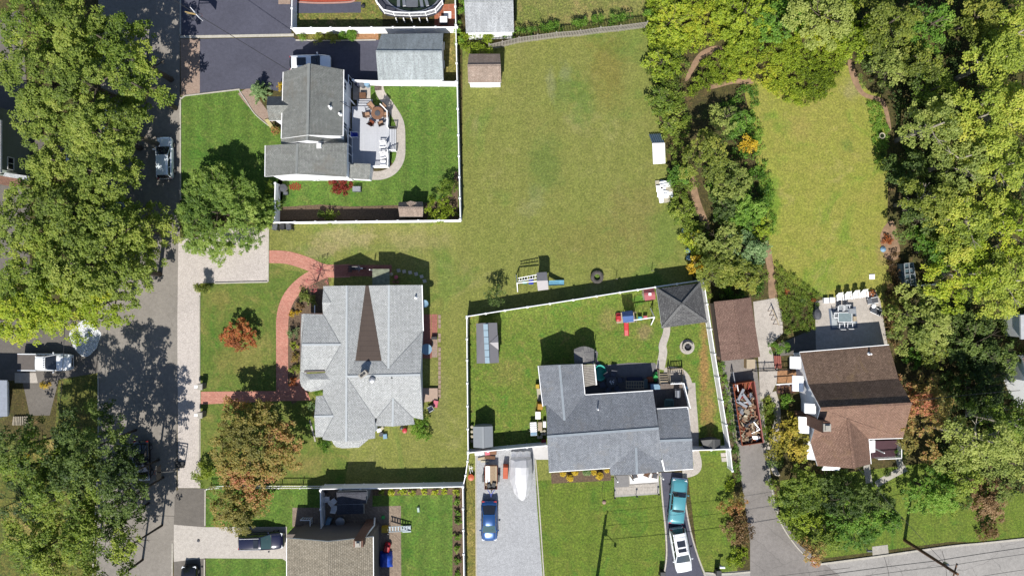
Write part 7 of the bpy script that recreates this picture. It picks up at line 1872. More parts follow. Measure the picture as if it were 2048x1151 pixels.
# back steps and deck
D3 = .95
t = thing('deck', 'dark timber deck with tan steps behind the grey garage roof', 'deck', P(1340, 790))
mb = MB(); mb.prism([P(x_, y_, D3)[:2] for x_, y_ in ((1302, 768), (1364, 765), (1377, 814), (1310, 817))], D3 - .15, D3, 0, side=1); mb.build('deck_boards', [m_brick('stained_deck_boards', C(150, 138, 128), C(136, 124, 116), C(60, 56, 60), w=4, h=.14, ms=.01, rot=math.pi / 2), M['white']], t)
for k in range(4):
    z = D3 - .19 * (k + 1); y0 = 766 - k * 4.8; mb = MB(); mb.prism([P(1318 - k * .4, y0 - 4.6, z)[:2], P(1336 - k * .4, y0 - 5, z)[:2], P(1336.5 - k * .4, y0, z)[:2], P(1318.5 - k * .4, y0 + .4, z)[:2]], z - .05, z); mb.build('step', M['palewood'], t)
for a_, b_ in (((1317, 767), (1315, 737)), ((1338, 765), (1335, 735))):
    A_ = Vector(P(*a_, D3)); B_ = Vector(P(*b_, .2)); mb = MB(); mb.beam(A_ + Vector((0, 0, .8)), B_ + Vector((0, 0, .8)), .09, .06); mb.beam(A_, B_, .06, .25); mb.build('stair_rail', M['palewood'], t)
    for q in (A_, B_): mb = MB(); mb.beam((q.x, q.y, 0), (q.x, q.y, q.z + .85), .1); mb.build('newel_post', M['brownwood'], t)
railing(t, [(1338, 765), (1363.5, 764), (1376, 812)], D3, .95, M['white'], .2, bw=.09)
railing(t, [(1339, 737), (1361, 735), (1363, 762)], 0, .95, M['palewood'], .16, bw=.06)
box_thing('cooler', 'blue chest with white lid on the back deck corner', 'cooler', 1311, 773, .45, 1.05, .6, M['blue_plastic'], lid=M['lightblue_metal'], z=D3, deg=2)
x, y, _ = P(1356, 787, D3 + .9); t = thing('barbecue_grill', 'grey covered barbecue grill on the dark back deck', 'barbecue', (x, y, D3))
mb = MB(); mb.box((0, 0, .45), (.6, 1.1, .9), tap=.92); mb.build('cabinet', M['charcoal'], t, world=False)
mb = MB(); mb.tube([(-.3, -.38, .92), (-.3, .38, .92)], .03, 6); mb.build('handle', M['steel'], t, world=False); mb = MB(); rows = [[(-.28 + .56 * k / 6, s * .4, .88 + .24 * math.sin(math.pi * k / 6)) for k in range(7)] for s in (-1, 1)]; mb.grid(rows); mb.face(rows[0]); mb.face(rows[1][::-1]); mb.build('lid', M['steel'], t, world=False)
x, y, _ = P(1338, 806, D3 + .5); t = thing('armchair', 'grey green cushioned armchair on the back deck', 'armchair', (x, y, D3), math.radians(-90))
GG = plain('sage_cushion', C(110, 140, 134), .9)
mb = MB(); mb.box((0, 0, .32), (.7, .72, .2)); mb.build('seat', GG, t, world=False); mb = MB(); mb.box((-.42, 0, .6), (.18, .9, .62), tap=.9); mb.build('backrest', GG, t, world=False)
for s in (-1, 1): mb = MB(); mb.box((0, s * .45, .42), (.75, .14, .42), tap=.9); mb.build('armrest', GG, t, world=False)
for k in range(3): bin_(1368 + (k % 2) * 2, 768 + k * 7.5, ['dark blue barrel at the top of the trio beside the deck', 'blue and white barrel in the middle of the trio beside the deck', 'bright blue barrel at the bottom of the trio beside the deck'][k], M[['navy_fabric', 'lightblue_metal', 'blue_plastic'][k]], .85, .27)
# things on the west side
box_thing('toy_kitchen', 'yellow plastic toy box at the top of the row by the west wall', 'toy', 1075, 772, .6, .42, .45, M['yellow_plastic']); box_thing('surfboard', 'long cream board laid along the west wall', 'board', 1078, 789, .5, .42, 1.5, M['cream'], deg=6)
box_thing('toy_playhouse', 'orange yellow toy house against the west wall of the grey roof', 'playhouse', 1080.5, 813, 1.5, .75, .85, plain('amber_plastic', C(214, 160, 50)), deg=-4, tap=.8); box_thing('patio_table', 'white square plastic table below the orange toy house', 'table', 1076, 830, .6, .6, .85, M['whitepaint'])
x, y, _ = P(1067, 857, .65); t = thing('foosball_table', 'white and blue games table on the yard lawn near the west wall', 'games table', (x, y, 0), math.radians(3))
mb = MB(); mb.box((0, 0, .62), (.72, 1.5, .14)); mb.build('table_top', M['whitepaint'], t, world=False); mb = MB(); mb.box((0, -.55, .7), (.7, .36, .03)); mb.build('end_panel', M['lightblue_metal'], t, world=False)
for sx in (-1, 1):
    for sy in (-1, 1): mb = MB(); mb.beam((sx * .3, sy * .65, 0), (sx * .3, sy * .65, .56), .06); mb.build('leg', M['steel'], t, world=False, uv=False)
mb = MB()
for k in range(4): mb.beam((-.5, -.2 + k * .25, .72), (.5, -.2 + k * .25, .72), .025)
mb.build('rods', M['steel'], t, world=False, uv=False)
box_thing('bench', 'tan board bench beside the games table', 'bench', 1080, 852, .4, .5, 1.0, M['palewood'])
for k, (px, py) in enumerate(((1083, 862), (1089, 861.5), (1084.5, 867.5), (1090, 867), (1077, 874), (1082.5, 873.5))):
    bin_(px, py, 'small white planting pot, %s of the cluster by the west wall' % ['top left', 'top right', 'middle left', 'middle right', 'bottom left', 'bottom right'][k], M['whitepaint'], .35, .16, name='planting_pot', cat='pot', group='white pots by the west wall', lid=M['cream'])
box_thing('bucket_shelf', 'white shelf against the west wall above the pots', 'shelf', 1089, 848, .6, .35, .7, M['whitepaint'])
x, y, _ = P(1087.5, 882, .3); mb = MB(); mb.lathe((x, y, 0), [(.2, 0), (.3, .4), (.26, .4), (.2, .34), (.001, .34)], 18, top=False); tag(mb.build('ring_pot', M['redpaint']), 'round pot with pale rim in the dark corner of the yard', 'pot')
for k in range(4):
    bin_(944, 853 + k * 9.5, 'cream pot beside the pale shed, %s from the top' % ['first', 'second', 'third', 'fourth'][k], M['cream'], .4, .17, name='planting_pot', cat='pot', group='pots in a row west of the pale shed')
# gravel drive: trailer, cabinet, wrapped boat
x, y, _ = P(982, 953, .6); t = thing('utility_trailer', 'small open trailer with wooden floor on the gravel drive', 'trailer', (x, y, 0), math.radians(-90))
mb = MB(); mb.box((0, 0, .5), (2.6, 1.36, .08)); mb.build('floor', M['palewood'], t, world=False); mb = MB(); mb.box((-.3, -.38, .555), (1.9, .5, .03)); mb.build('board', M['whitepaint'], t, world=False); mb = MB(); mb.box((-.3, .2, .56), (1.9, .55, .03)); mb.build('board', M['wood'], t, world=False)
for s in (-1, 1):
    mb = MB(); mb.box((0, s * .7, .68), (2.66, .05, .36)); mb.build('side_board', M['rust'], t, world=False)
    mb = MB(); mb.tube([(.1, s * .76, .32), (.1, s * .95, .32)], .32, 14); w_ = mb.build('wheel', M['rubber'], t, world=False, uv=False); mb = MB(); mb.box((.1, s * .86, .7), (.9, .24, .05), tap=.8); mb.build('mudguard', M['dark'], t, world=False)
for s in (-1, 1): mb = MB(); mb.box((s * 1.32, 0, .68), (.05, 1.4, .36)); mb.build('end_board', M['brownwood'], t, world=False)
mb = MB(); mb.beam((1.3, -.5, .45), (2.1, 0, .45), .07); mb.beam((1.3, .5, .45), (2.1, 0, .45), .07); mb.beam((2.0, 0, .45), (2.3, 0, .45), .08); mb.build('drawbar', M['blue_plastic'], t, world=False, uv=False)
mb = MB(); mb.box((.95, -.25, .66), (.5, .45, .3), .4, tap=.8); mb.box((.85, .3, .64), (.6, .5, .28), -.3, tap=.8); mb.build('load', M['dark'], t, world=False); mb = MB(); mb.beam((.2, -.35, .62), (1.2, -.5, .85), .07); mb.build('pole', M['terracotta'], t, world=False)
box_thing('tool_cabinet', 'tall orange red steel cabinet on the gravel drive', 'cabinet', 1011, 945, 1.15, .62, 1.5, M['orange_plastic'], deg=-1, tap=.9)
x, y, _ = P(1043, 955, 1.0); t = thing('covered_boat', 'boat shrink-wrapped in white on the gravel drive', 'boat', (x, y, 0), math.radians(-88))
mb = MB(); rows = []
prof = [(-2.25, .95, 1.0, 1.25), (-2.1, 1.12, 1.3, 1.75), (-1.4, 1.2, 1.3, 2.0), (-.6, 1.2, 1.25, 2.0), (.2, 1.16, 1.2, 1.9), (1.0, 1.0, 1.15, 1.75), (1.7, .8, 1.1, 1.6), (2.2, .5, 1.05, 1.4), (2.5, .14, 1.0, 1.1)]
for k, (X, w, z0, z1) in enumerate(prof):
    fl = [(-1.0, .35), (-1.08, z0 * .8), (-.95, z0), (-.62, z1 - .12), (-.55, z1), (0, z1 + .05), (.5, z1), (.66, z1 - .2), (.95, z0), (1.08, z0 * .8), (1.0, .35)]
    rows.append([(X + NR.normal(0, .04), w * a + NR.normal(0, .03), z + NR.normal(0, .03)) for a, z in fl])
mb.grid(rows, flip=True); mb.face(rows[0]); mb.build('wrap', plain('white_tarpaulin', C(246, 246, 250), .5, var=.03), t, world=False, uv=False)
mb = MB(); st = []
for k in range(7): st.append([(-2.2 - .1 * (k % 2), -1.1 + k * .37, .6), (-2.75 - .12 * (k % 2), -1.15 + k * .38, .12 + .22 * (k % 2))])
mb.grid(st); mb.grid([[b, a] for a, b in st]); mb.build('wrap_skirt', M['whitepaint'], t, world=False, uv=False)
for s in (-1, 1): mb = MB(); mb.tube([(-.9, s * .85, .3), (-.9, s * 1.02, .3)], .3, 12); mb.build('wheel', M['rubber'], t, world=False, uv=False)
for k, (px, py, w, d, h_, m_, a) in enumerate([(954, 906, .5, .45, .5, 'whitepaint', 0), (963, 905, .45, .45, .5, 'whitepaint', 20), (975, 905, .6, .5, .3, 'pink_plastic', 5), (986, 904, .8, .5, .3, 'terracotta', 0), (965, 916, 1.1, .3, .2, 'palewood', 10), (980, 914, 1.2, .4, .25, 'brownwood', -4), (970, 922, 1.0, .2, .15, 'cream', 2)]):
    box_thing('junk_box', ['white tub at the west end of the junk by the gravel drive fence', 'second white tub from the west by the gravel drive fence', 'pink crate third along the gravel drive fence', 'terracotta trough fourth along the gravel drive fence', 'pale plank bundle below the white tubs', 'dark brown timber stack north of the trailer', 'cream plank nearest the trailer'][k], 'junk', px, py, h_, w, d, M[m_], deg=a, group='junk along the gravel drive fence')
bin_(942, 954, 'round orange tub beside the gravel drive kerb', M['orange_plastic'], .45, .36, name='tub', cat='tub', lid=M['orange_plastic']); t = thing('folding_frame', 'folded white metal frame above the orange tub', 'frame', P(941, 938)); mb = MB(); mb.beam(P(938, 930, .3), P(941, 946, .5), .05); mb.beam(P(942, 931, .3), P(945, 943, .5), .05); mb.beam(P(938, 936, .35), P(946, 934, .35), .05); mb.build('frame', M['white'], t)
x, y, _ = P(1208, 1003); t = thing('hose_reel', 'pinkish round sprinkler with a thin hose on the front lawn', 'sprinkler', (x, y, 0)); mb = MB(); mb.lathe((x, y, 0), [(.2, 0), (.22, .12), (.1, .2), (.001, .22)], 12, top=False); mb.build('reel', plain('pinkish_grey', C(196, 160, 150)), t)
mb = MB(); mb.tube([P(a, b, .03) for a, b in smooth([(1207, 961), (1205, 975), (1204, 990), (1207, 1001)], 5)], .02, 4); mb.build('hose', M['dark'], t, uv=False)

# skip full of rubble
ax = Vector(P(1487, 765, 1.2)); bx_ = Vector(P(1505, 887, 1.2)); m_ = (ax + bx_) / 2; dv = (bx_ - ax); L = dv.length; ang = math.atan2(dv.y, dv.x)
t = thing('skip', 'long rusty skip full of broken timber and scrap on the worn driveway', 'skip', (m_.x, m_.y, 0), ang)
W2 = 1.2; inn = M['rust']; outm = plain('skip_dark_paint', C(74, 84, 110), .6, var=.2)
mb = MB(); mb.box((0, 0, .12), (L, W2 * 2, .1)); mb.build('floor', inn, t, world=False)
for s in (-1, 1): mb = MB(); mb.box((0, s * W2, .68), (L, .06, 1.15)); mb.build('side_wall', outm if s < 0 else plain('skip_red', C(150, 74, 60), .8, var=.3), t, world=False); mb = MB(); mb.box((0, s * W2, 1.27), (L, .11, .08)); mb.build('top_rail', plain('skip_rail_red', C(186, 110, 100), .7) if s > 0 else inn, t, world=False)
for s in (-1, 1): mb = MB(); mb.box((s * L / 2, 0, .68), (.06, W2 * 2, 1.15)); mb.build('end_wall', inn, t, world=False)
for k in range(11):
    for s in (-1, 1): mb = MB(); mb.box((-L / 2 + .3 + k * (L - .6) / 10, s * (W2 + .08), .62), (.1, .12, 1.05)); mb.build('rib', outm, t, world=False)
scr = ['terracotta', 'wood', 'palewood', 'rust', 'charcoal', 'steel', 'cream', 'brownwood', 'redpaint', 'whitepaint']
for k in range(150):
    X = NR.uniform(-L / 2 + (1.5 if k > 20 else .3), L / 2 - .35); Y = NR.uniform(-.95, .95); nz = .55 + .5 * NR.random() * (1 - abs(Y) * .5) + (.15 if X > 1 else 0)
    kk = NR.integers(0, 3); d = [(NR.uniform(.6, 1.6), NR.uniform(.06, .16), .05), (NR.uniform(.3, .7), NR.uniform(.25, .5), NR.uniform(.03, .2)), (NR.uniform(.5, 1.1), .09, .09)][kk]
    q = MB(); Mx = Matrix.Translation((X, Y, nz)) @ Matrix.Rotation(NR.uniform(0, 3.14), 4, 'Z') @ Matrix.Rotation(NR.normal(0, .35), 4, 'Y') @ Matrix.Rotation(NR.normal(0, .3), 4, 'X'); q.box((0, 0, 0), d, M=Mx)
    mi = int(abs(NR.normal(0, 3.0))) % len(scr) if X > -.5 else int(NR.integers(0, 10)); q.build('scrap_board' if kk != 1 else 'scrap_sheet', M[scr[mi]], t, world=False)
for k, (X, Y, r_) in enumerate(((-1.6, .1, .5), (-2.1, -.5, -.6), (-1.2, -.6, .9))): q = MB(); q.box((X, Y, 1.05), (1.6, .3, .1), r_); q.build('metal_duct', M['steel'], t, world=False)
# court things of the brown-roofed house
box_thing('wooden_crate', 'open yellow wooden cabinet at the south-east corner of the mauve garage', 'cabinet', 1502, 727, 1.0, 1.0, 1.1, plain('yellow_pine', C(236, 204, 150), .8), lid=M['palewood'])
t = thing('trestle', 'wooden sawhorse rack leaning on the pale court', 'sawhorse', P(1552, 632))
for k in range(4):
    for s in (-1, 1): mb = MB(); a = Vector(P(1546 + k * 3.5, 620 + k * 9, .8)); mb.beam(a, (a.x + s * .32, a.y - .1, 0), .05); mb.build('leg', M['brownwood'], t)
mb = MB(); mb.beam(P(1545, 618, .82), P(1558, 650, .82), .09); mb.build('beam', M['palewood'], t)
for k in range(5): sheet('stepping_stone', [(1556 + k * .8, 620 + k * 7.5), (1562 + k * .6, 619.5 + k * 7.5), (1563 + k * .6, 625.5 + k * 7.5), (1557 + k * .8, 626 + k * 7.5)], .03, A_patio, up=.04)
t = thing('ramp', 'red brown wooden garden ramp crossing the dark picket fence', 'ramp', P(1555, 725))
for k in range(4): mb = MB(); mb.beam(P(1549 + k * 3.6, 711, .5), P(1551 + k * 3.6, 736, .25), .17, .04); mb.build('plank', plain('red_brown_plank', C(172, 96, 84), .8, var=.2) if k == 0 else bpy.data.materials['red_brown_plank'], t)
t = thing('cellar_steps', 'sunken dark steps with white rail beside the white wall', 'steps', P(1572, 777))
mb = MB(); mb.prism([P(1553, 769)[:2], P(1591, 767)[:2], P(1591, 785)[:2], P(1554, 786)[:2]], .02, .05); mb.build('step_well', M['purple_deck'], t)
for k in range(5): mb = MB(); mb.prism([P(1555 + k * 7, 771)[:2], P(1560 + k * 7, 771)[:2], P(1560 + k * 7, 784)[:2], P(1555 + k * 7, 784)[:2]], .05, .09 + .03 * k); mb.build('step', M['brownwood'], t)
mb = MB(); mb.beam(P(1552, 768.5, .9), P(1591, 766, .9), .1, .06); mb.build('rail', M['white'], t)
for px in (1553, 1572, 1590): posts(t, 'post', [(px, 768)], .9, .06, M['white'])
t = thing('metal_railing', 'grey metal hand railing west of the skip', 'railing', P(1464, 750)); railing(t, [(1461, 742), (1466, 770)], 0, .9, M['steel'], .3)
colr('palegrey', 176, 182, 188, .6)
# patio chairs in a row
for k, (px, py, lab) in enumerate(((1678.5, 595, 'white slatted armchair at the left end of the row of four'), (1695, 593, 'white slatted armchair second from the left in the row of four'), (1711.5, 590.5, 'white slatted armchair third from the left in the row of four'), (1727.5, 588.5, 'white slatted armchair at the right end of the row by the flower pot'))):
    adirondack(px, py, .02, -84, lab, M['aw'], 'white armchairs in a row on the east patio')
box_thing('side_table', 'white footstool, left of the pair beside the row of armchairs', 'stool', 1653, 600.5, .45, .55, .6, M['aw']); box_thing('side_table', 'white footstool, right of the pair beside the row of armchairs', 'stool', 1665, 599.5, .45, .55, .6, M['aw'])
mb = MB(); mb.prism([P(1656.5, 617)[:2], P(1711, 612.5)[:2], P(1715, 655)[:2], P(1661, 659.5)[:2]], .02, .035); mb.prism([P(1661, 621)[:2], P(1708, 617)[:2], P(1711, 651)[:2], P(1664, 655)[:2]], .035, .04, 1); o = mb.build('outdoor_rug', [plain('rug_border_blue', C(120, 132, 152), .95), plain('rug_grey', C(206, 214, 220), .95)]); tag(o, 'pale grey outdoor rug with darker border on the east patio', 'rug')
t = thing('dining_table', 'white and glass dining table on the patio rug', 'table', P(1690, 634)); x, y, _ = P(1690, 634, .74)
mb = MB(); mb.box((x, y, .72), (1.5, 1.0, .03)); mb.build('table_top', plain('frosted_glass', C(158, 176, 180), .1), t); mb = MB()
for s in (-1, 1): mb.beam((x - .78, y + s * .53, .73), (x + .78, y + s * .53, .73), .05); mb.beam((x + s * .78, y - .53, .73), (x + s * .78, y + .53, .73), .05)
mb.build('frame', M['white'], t)
for sx in (-1, 1):
    for sy in (-1, 1): mb = MB(); mb.beam((x + sx * .7, y + sy * .45, 0), (x + sx * .7, y + sy * .45, .71), .05); mb.build('leg', M['white'], t)
for k, (px, py, a, lab) in enumerate(((1679, 618, -90, 'white framed dining chair at the top left of the glass table'), (1692, 617, -90, 'white framed dining chair at the top right of the glass table'), (1672, 630, 0, 'white framed dining chair at the left end of the glass table'), (1682, 650, 90, 'white framed dining chair at the lower left of the glass table'), (1698, 649, 90, 'white framed dining chair at the lower right of the glass table'))):
    chair(px, py, .04, a, lab, M['white'], M['palegrey'], group='dining chairs round the glass table', name='dining_chair')
box_thing('serving_cart', 'white serving cart right of the glass dining table', 'cart', 1705, 622, .8, .8, .6, M['aw'], lid=M['palegrey'], z=.04); box_thing('wicker_basket', 'tan basket at the right end of the dining set', 'basket', 1710, 637, .45, .4, .55, M['palewood'], z=.04)
x, y, _ = P(1636, 628, .9); t = thing('covered_grill', 'charcoal covered grill at the left edge of the east patio', 'barbecue', (x, y, 0), math.radians(8)); mb = MB(); mb.lathe((0, 0, 0), [(.42, 0), (.5, .5), (.48, .9), (.2, 1.08), (.001, 1.1)], 12, sx=.85, sy=1.3, top=False); mb.build('cover', M['charcoal'], t, world=False)
for k, (px, py, a) in enumerate(((1745, 601, 10), (1752, 622, -25))):
    x, y, _ = P(px, py, .3); t = thing('lounger', ['folded dark lounger at the upper right of the east patio', 'folded dark lounger at the lower right of the east patio'][k], 'lounger', (x, y, 0), math.radians(a))
    mb = MB(); mb.box((0, 0, .28), (1.25, .6, .07)); mb.build('seat', M['charcoal'], t, world=False); mb = MB(); mb.face([(-.6, -.3, .3), (-.2, -.3, .55), (-.2, .3, .55), (-.6, .3, .3)][::-1]); mb.face([(-.6, -.3, .28), (-.2, -.3, .53), (-.2, .3, .53), (-.6, .3, .28)]); mb.build('backrest', M['grey_plastic'], t, world=False)
    for s in (-1, 1): mb = MB(); mb.beam((-.6, s * .33, .3), (.62, s * .33, .3), .05); mb.build('frame', M['white'], t, world=False)
bin_(1748, 612, 'white round stool between the two dark loungers', M['aw'], .4, .24, name='stool', cat='stool')
x, y, _ = P(1743, 553.5); mb = MB(); mb.prism([(x - .3, y - .28), (x + .3, y - .25), (x + .3, y + .3), (x - .3, y + .28)], .02, .12); tag(mb.build('lawn_slab', M['aw']), 'single white square slab on the meadow grass above the chairs', 'slab')
x, y, _ = P(1764, 271.5, .7); t = thing('bird_bath', 'stone bird bath in the weeds beside the meadow', 'bird bath', (x, y, 0)); mb = MB(); mb.lathe((0, 0, 0), [(.2, 0), (.08, .15), (.08, .6), (.3, .68), (.34, .76), (.28, .76), (.24, .71), (.001, .7)], 18, top=False); mb.build('basin', M['cream'], t, world=False); mb = MB(); mb.lathe((0, 0, .715), [(.24, 0), (.001, .002)], 16, top=False); mb.build('water', wt, t, world=False, uv=False)
x, y, _ = P(1768, 498, .3); mb = MB(); mb.lathe((x, y, 0), [(.3, 0), (.34, .12), (.1, .3), (.001, .32)], 9, top=False); tag(mb.build('garden_stone', M['lightblue_metal']), 'blue grey garden ornament on the bare earth at the meadow edge', 'ornament')
t = thing('cold_frame', 'glazed white cold frame at the edge of the wood', 'greenhouse', P(1818, 550)); gl = plain('greenhouse_glass', C(100, 122, 134), .1, 0, .8)
mb = MB(); mb.prism([P(x_, y_, 1.4)[:2] for x_, y_ in ((1808, 527), (1826, 525), (1832, 569), (1811, 571))], 0, 1.3); mb.build('body', gl, t)
for k in range(5): f = k / 4; mb = MB(); mb.beam(P(1808 + 3 * f, 527 + 44 * f, 1.45), P(1826 + 6 * f, 525 + 44 * f, 1.45), .08, .12); mb.build('glazing_bar', M['palegrey'], t)
for a, b in (((1808, 527), (1811, 571)), ((1817, 526), (1821.5, 570)), ((1826, 525), (1832, 569))): mb = MB(); mb.beam(P(*a, 1.45), P(*b, 1.45), .08, .12); mb.build('glazing_bar', M['palegrey'], t)
t = thing('low_wall', 'thin white edging wall running right from the cold frame', 'wall', P(1850, 570)); mb = MB(); mb.beam(P(1832, 571, .35), P(1872, 568, .35), .15, .5); mb.build('wall', M['whitepaint'], t)
# field edge
t = thing('coop', 'white topped crate with a blue grey slatted front at the field edge', 'crate', P(1316, 300))
mb = MB(); q = [P(1305, 286.5, 1.05), P(1329.5, 286, 1.05), P(1330.5, 326.5, .6), P(1306.5, 328, .6)]; mb.face(q[::-1] if 0 else [q[3], q[2], q[1], q[0]]); mb.face([(a, b, c - .06) for a, b, c in q]); mb.build('top_sheet', M['aw'], t)
mb = MB(); mb.prism([P(1307, 289, .5)[:2], P(1328, 288, .5)[:2], P(1329, 323, .5)[:2], P(1308, 325, .5)[:2]], 0, .58); mb.build('body', M['steel'], t)
for k in range(6): mb = MB(); f = k / 5; mb.beam(P(1299 + 20 * f, 268.5 - 1 * f, .35), P(1306 + 22 * f, 287, 1.0), .17, .03); mb.build('slat', plain('slate_blue_slat', C(104, 128, 150), .5) if k == 0 else bpy.data.materials['slate_blue_slat'], t)
t = thing('slab_pile', 'pile of white panels with a round lid at the field edge', 'pile', P(1332, 385))
for k in range(11):
    px = 1318 + (k % 3) * 9 + NR.normal(0, 1); py = 367 + (k // 3) * 10.5; mb = MB(); c_ = P(px + (k // 3) * 1.8, py, .3); mb.box((c_[0], c_[1], .12 + .07 * (k % 4)), (.75, .75, .06), NR.normal(0, .15)); mb.build('panel', M['aw'] if k % 5 else M['cream'], t)
for k in range(3): mb = MB(); mb.beam(P(1319 + k, 366 + k * 5, .5 - k * .08), P(1341, 361 + k * 5, .5 - k * .08), .16, .04); mb.build('batten', M['whitepaint'], t)
mb = MB(); c_ = P(1331, 391, .5); mb.lathe((c_[0], c_[1], .35), [(.3, 0), (.3, .15), (.24, .15), (.001, .1)], 18, top=False); mb.build('round_lid', M['aw'], t)
for k, (px, py) in enumerate(((1370, 460), (1377, 500), (1379, 515))):
    x, y, _ = P(px, py, .3); mb = MB(); mb.lathe((x, y, 0), [(.35, 0), (.3, .2), (.14, .34), (.001, .36)], 7, top=False); tag(mb.build('boulder', M['lightblue_metal']), ['pale blue grey boulder at the field edge, uppermost', 'pale boulder at the field edge, middle one', 'pale boulder at the field edge closest to the gazebo'][k], 'boulder')
# back of the tan-roofed house
bin_(680, 1043, 'round grey air conditioner between shed and tan-roofed house', M['charcoal'], .8, .5, name='air_conditioner', cat='air conditioner', lid=M['steel']); box_thing('cooler', 'pale blue chest leaning by the gate fence', 'chest', 656, 1044, .7, .5, .85, M['lightblue_metal'], deg=-20)
for k, (px, py) in enumerate(((655, 997), (668, 1001), (669, 1014))): chair(px, py, 0, 40 * k, ['white garden chair in the dark passage, leftmost', 'white garden chair beside the charcoal shed roof, upper', 'white garden chair beside the charcoal shed roof, lower'][k], M['white'], M['whitepaint'])
bin_(652, 981, 'pot with pink rim in the fence corner behind the gate', M['pink_plastic'], .4, .26, name='flowerpot', cat='flowerpot', lid=M['dark'])
t = thing('toddler_slide', 'white ladder slide with yellow platform beside the tan-roofed house', 'slide', P(790, 1058))
mb = MB(); c_ = P(769, 1059, .6); mb.box((c_[0], c_[1], .3), (.75, .7, .6), tap=.9); mb.build('platform', M['yellow_plastic'], t)
for s in (-1, 1): mb = MB(); mb.beam(P(777, 1057.5 + s * 5, 1.0), P(822, 1055.5 + s * 5, .35), .06, .12); mb.build('side_rail', plain('pale_slide_grey', C(206, 222, 232), .5) if s < 0 else bpy.data.materials['pale_slide_grey'], t)
for k in range(7): f = (k + .5) / 8; mb = MB(); a = Vector(P(777, 1052.5, 1.0)).lerp(Vector(P(822, 1050.5, .35)), f); b = Vector(P(777, 1062.5, 1.0)).lerp(Vector(P(822, 1060.5, .35)), f); mb.beam(a, b, .14, .03); mb.build('rung', bpy.data.materials['pale_slide_grey'], t)
mb = MB(); mb.prism([P(805, 1051)[:2], P(822, 1050)[:2], P(823, 1061)[:2], P(806, 1062)[:2]], .25, .32); mb.build('run_out', bpy.data.materials['pale_slide_grey'], t)
for px, py in ((779, 1053), (779, 1062), (812, 1051), (812, 1061)): posts(t, 'leg', [(px, py)], .3 if px > 800 else .9, .05, M['steel'])
x, y, _ = P(770, 1121, .7); t = thing('tarpaulin_heap', 'heap under a bright blue tarpaulin beside the tan roof', 'tarpaulin', (x, y, 0)); rows = []
for i in range(11):
    r_ = []
    for j in range(11):
        u = i / 5 - 1; v = j / 5 - 1; z = .85 * max(0, 1 - abs(u) ** 3.5) ** .5 * max(0, 1 - abs(v) ** 3.5) ** .5 + NR.normal(0, .05); r_.append((u * .75 + NR.normal(0, .02), v * .9 + NR.normal(0, .02), max(.03, z)))
    rows.append(r_)
mb = MB(); mb.grid(rows, flip=True); mb.build('tarpaulin', plain('blue_tarp', C(40, 92, 220), .45, var=.25, scale=1.5), t, world=False, smooth_=True, uv=False)
x, y, _ = P(836.5, 1019, .3); mb = MB(); mb.box((x, y, .15), (.28, .6, .3), .1, tap=.8); tag(mb.build('toy_chest', plain('mint_white', C(214, 240, 228))), 'small pale mint box alone on the vivid green lawn', 'box')
bin_(766, 1034, 'pot with a light green plant on the dark pavers', M['fresh' if 0 else 'green_plastic'], .3, .2, name='flowerpot', cat='flowerpot')
t = thing('stoop_rail', 'white stair railing of the side entrance west of the tan roof', 'railing', P(612, 1045)); railing(t, [(606, 1034), (625, 1034), (625, 1056)], 0, .9, M['white'], .25)
bin_(397, 1080, 'small drain cover on the pale concrete drive apron', M['charcoal'], .035, .16, name='drain_cover', cat='drain cover')
# lower right: mailboxes
for k, (px, py) in enumerate(((1444, 1133), (1738, 1100))):
    x, y, _ = P(px, py, 1.0); t = thing('mailbox', ['white roadside mailbox beside the asphalt drive mouth', 'grey roadside mailbox left of the sidewalk stub'][k], 'mailbox', (x, y, 0)); mb = MB(); mb.beam((0, 0, 0), (0, 0, 1.0), .09); mb.build('post', M['greywood'], t, world=False)
    mb = MB(); rr = [[(X, .12 * math.cos(a), 1.05 + .12 * math.sin(a) + (.04 if 0 < a < math.pi else 0)) for a in [j * math.pi / 5 for j in range(10)]] for X in (-.28, .28)]; mb.grid(rr, closed=True); mb.face(rr[0]); mb.face(rr[1][::-1]); mb.build('box', M['aw'] if k == 0 else M['grey_plastic'], t, world=False)
wheelie(1438, 1146, 90, 'black wheelie bin at the bottom edge beside the asphalt drive', M['dark']); wheelie(1326, 1149, 90, 'black wheelie bin on the left side of the asphalt drive mouth', M['dark'])
# white gravel patch and dark rubbish in the west court
mb = MB(); x, y, _ = P(171, 676); ring = [(x + (1.72 + .14 * math.sin(3 * a) + .08 * math.sin(7 * a)) * math.cos(a), y + (1.95 + .16 * math.cos(4 * a)) * math.sin(a)) for a in [k * math.pi / 20 for k in range(40)]]
mb.prism(ring, .018, .05); gp = NT('white_stone_chips', .9); gp.col(gp.ramp(gp.vor(9), [(.15, (.85, .86, .86, 1)), (.55, (.3, .31, .33, 1))])); gp.bump(gp.vor(9), 1, .05)
tag(mb.build('white_gravel', gp.m), 'round patch of white stone chips by the west kerb', 'gravel', kind='stuff')
t = thing('woodpile', 'stack of pale split logs in the shaded west court', 'woodpile', P(42, 840))
for k in range(14): mb = MB(); a = P(27 + k * 2.2, 832, .2); mb.tube([(a[0], a[1], .12 + .1 * (k % 2)), (a[0] + NR.normal(0, .1), a[1] - 1.0, .12 + .1 * (k % 2))], .07, 6); mb.build('log', BARKL, t, uv=False)

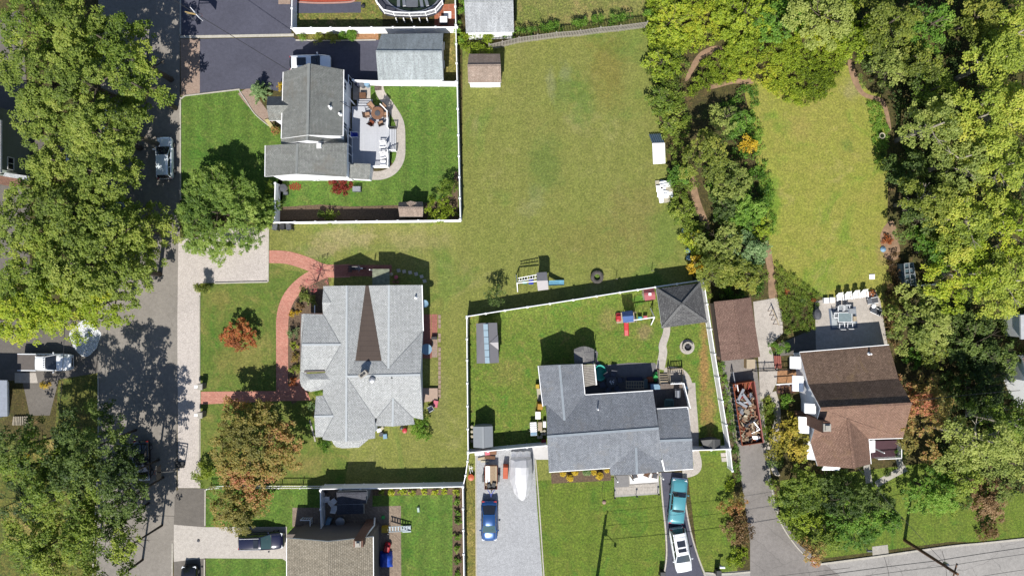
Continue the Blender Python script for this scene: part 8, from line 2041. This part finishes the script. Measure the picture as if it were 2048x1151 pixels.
# ---------------------------------------------------------------- utility poles and wires
def pole(px, py, h, label, lamp=False):
    x, y, _ = P(px, py); t = thing('utility_pole', label, 'utility pole', (x, y, 0))
    mb = MB(); mb.tube([(x, y, 0), (x, y, h)], [.2, .14], 10); mb.build('pole', M['brownwood'], t)
    mb = MB(); mb.beam((x - .25, y - .9, h - .5), (x + .25, y + .9, h - .5), .11, .1); mb.build('crossarm', M['brownwood'], t)
    for k in (-1, 0, 1): mb = MB(); mb.lathe((x + k * .22, y + k * .8, h - .45), [(.05, 0), (.06, .1), (.02, .16)], 8); mb.build('insulator', M['grey_plastic'], t)
    mb = MB(); mb.lathe((x + .3, y + .1, h * .72), [(.16, 0), (.17, .6), (.08, .7)], 12); mb.build('transformer', M['steel'], t)
    if lamp:
        mb = MB(); mb.tube([(x, y, h - 2.4), (x + .6, y - .4, h - 2.2), (x + 1.3, y - 2.1 + 1.0, h - 2.3)], .04, 6); mb.build('lamp_arm', M['steel'], t)
        mb = MB(); mb.lathe((x + 1.35, y - 1.25, h - 2.4), [(.08, 0), (.2, .06), (.1, .2)], 10, sx=.8, sy=1.5); mb.build('lamp_head', M['steel'], t)
    return Vector((x, y, h))
p1 = pole(1809, 1079, 9.3, 'wooden utility pole leaning across the lower right street in view')
p2 = pole(1191, 1176, 9.3, 'utility pole whose long shadow crosses the green front lawn', True)
p3 = Vector((p1.x + (p1.x - p2.x), p1.y + 4.2, 9.3)); p0 = Vector((p2.x - 38, p2.y - 5, 9.3))
def wire(label, a, b, sag=.7, r=.028, name='overhead_wire', group='overhead wires'):
    a = Vector(a); b = Vector(b); pts = [a.lerp(b, k / 14) - Vector((0, 0, sag * 4 * (k / 14) * (1 - k / 14))) for k in range(15)]
    mb = MB(); mb.tube(pts, r, 4); return tag(mb.build(name, M['dark'], None, uv=False), label, 'wire', group)
for dz, dy, lab in ((-.4, -.8, 'southern power wire'), (-.4, .8, 'northern power wire'), (-3.2, .1, 'thick lower cable')):
    o = Vector((0, dy, dz)); wire('%s between the two southern utility poles' % lab, p2 + o, p1 + o, .8, .035 if dz < -1 else .022)
    wire('%s running off the right edge from the pole' % lab, p1 + o, p3 + o, .8, .035 if dz < -1 else .022);
wire('thin service wire dropping from the pole to the brown-roofed house', p1 + Vector((0, 0, -1)), P(1712, 930, 4.6), .5, .02)
wire('pair of sagging cables over the parked white pickup', P(132, 560, 7.0), P(112, 905, 7.0), .3, .03)
wire('wire crossing the dark trees to the autumn tree', P(1835, 800, 5.5), P(2040, 780, 6.5), .3, .03)
wire('cable over the top dark driveways casting the long slanting shadow', P(250, -60, 7.5), P(700, 215, 5.2), .5, .03)
print('LEAFTRIS', STAT[0])
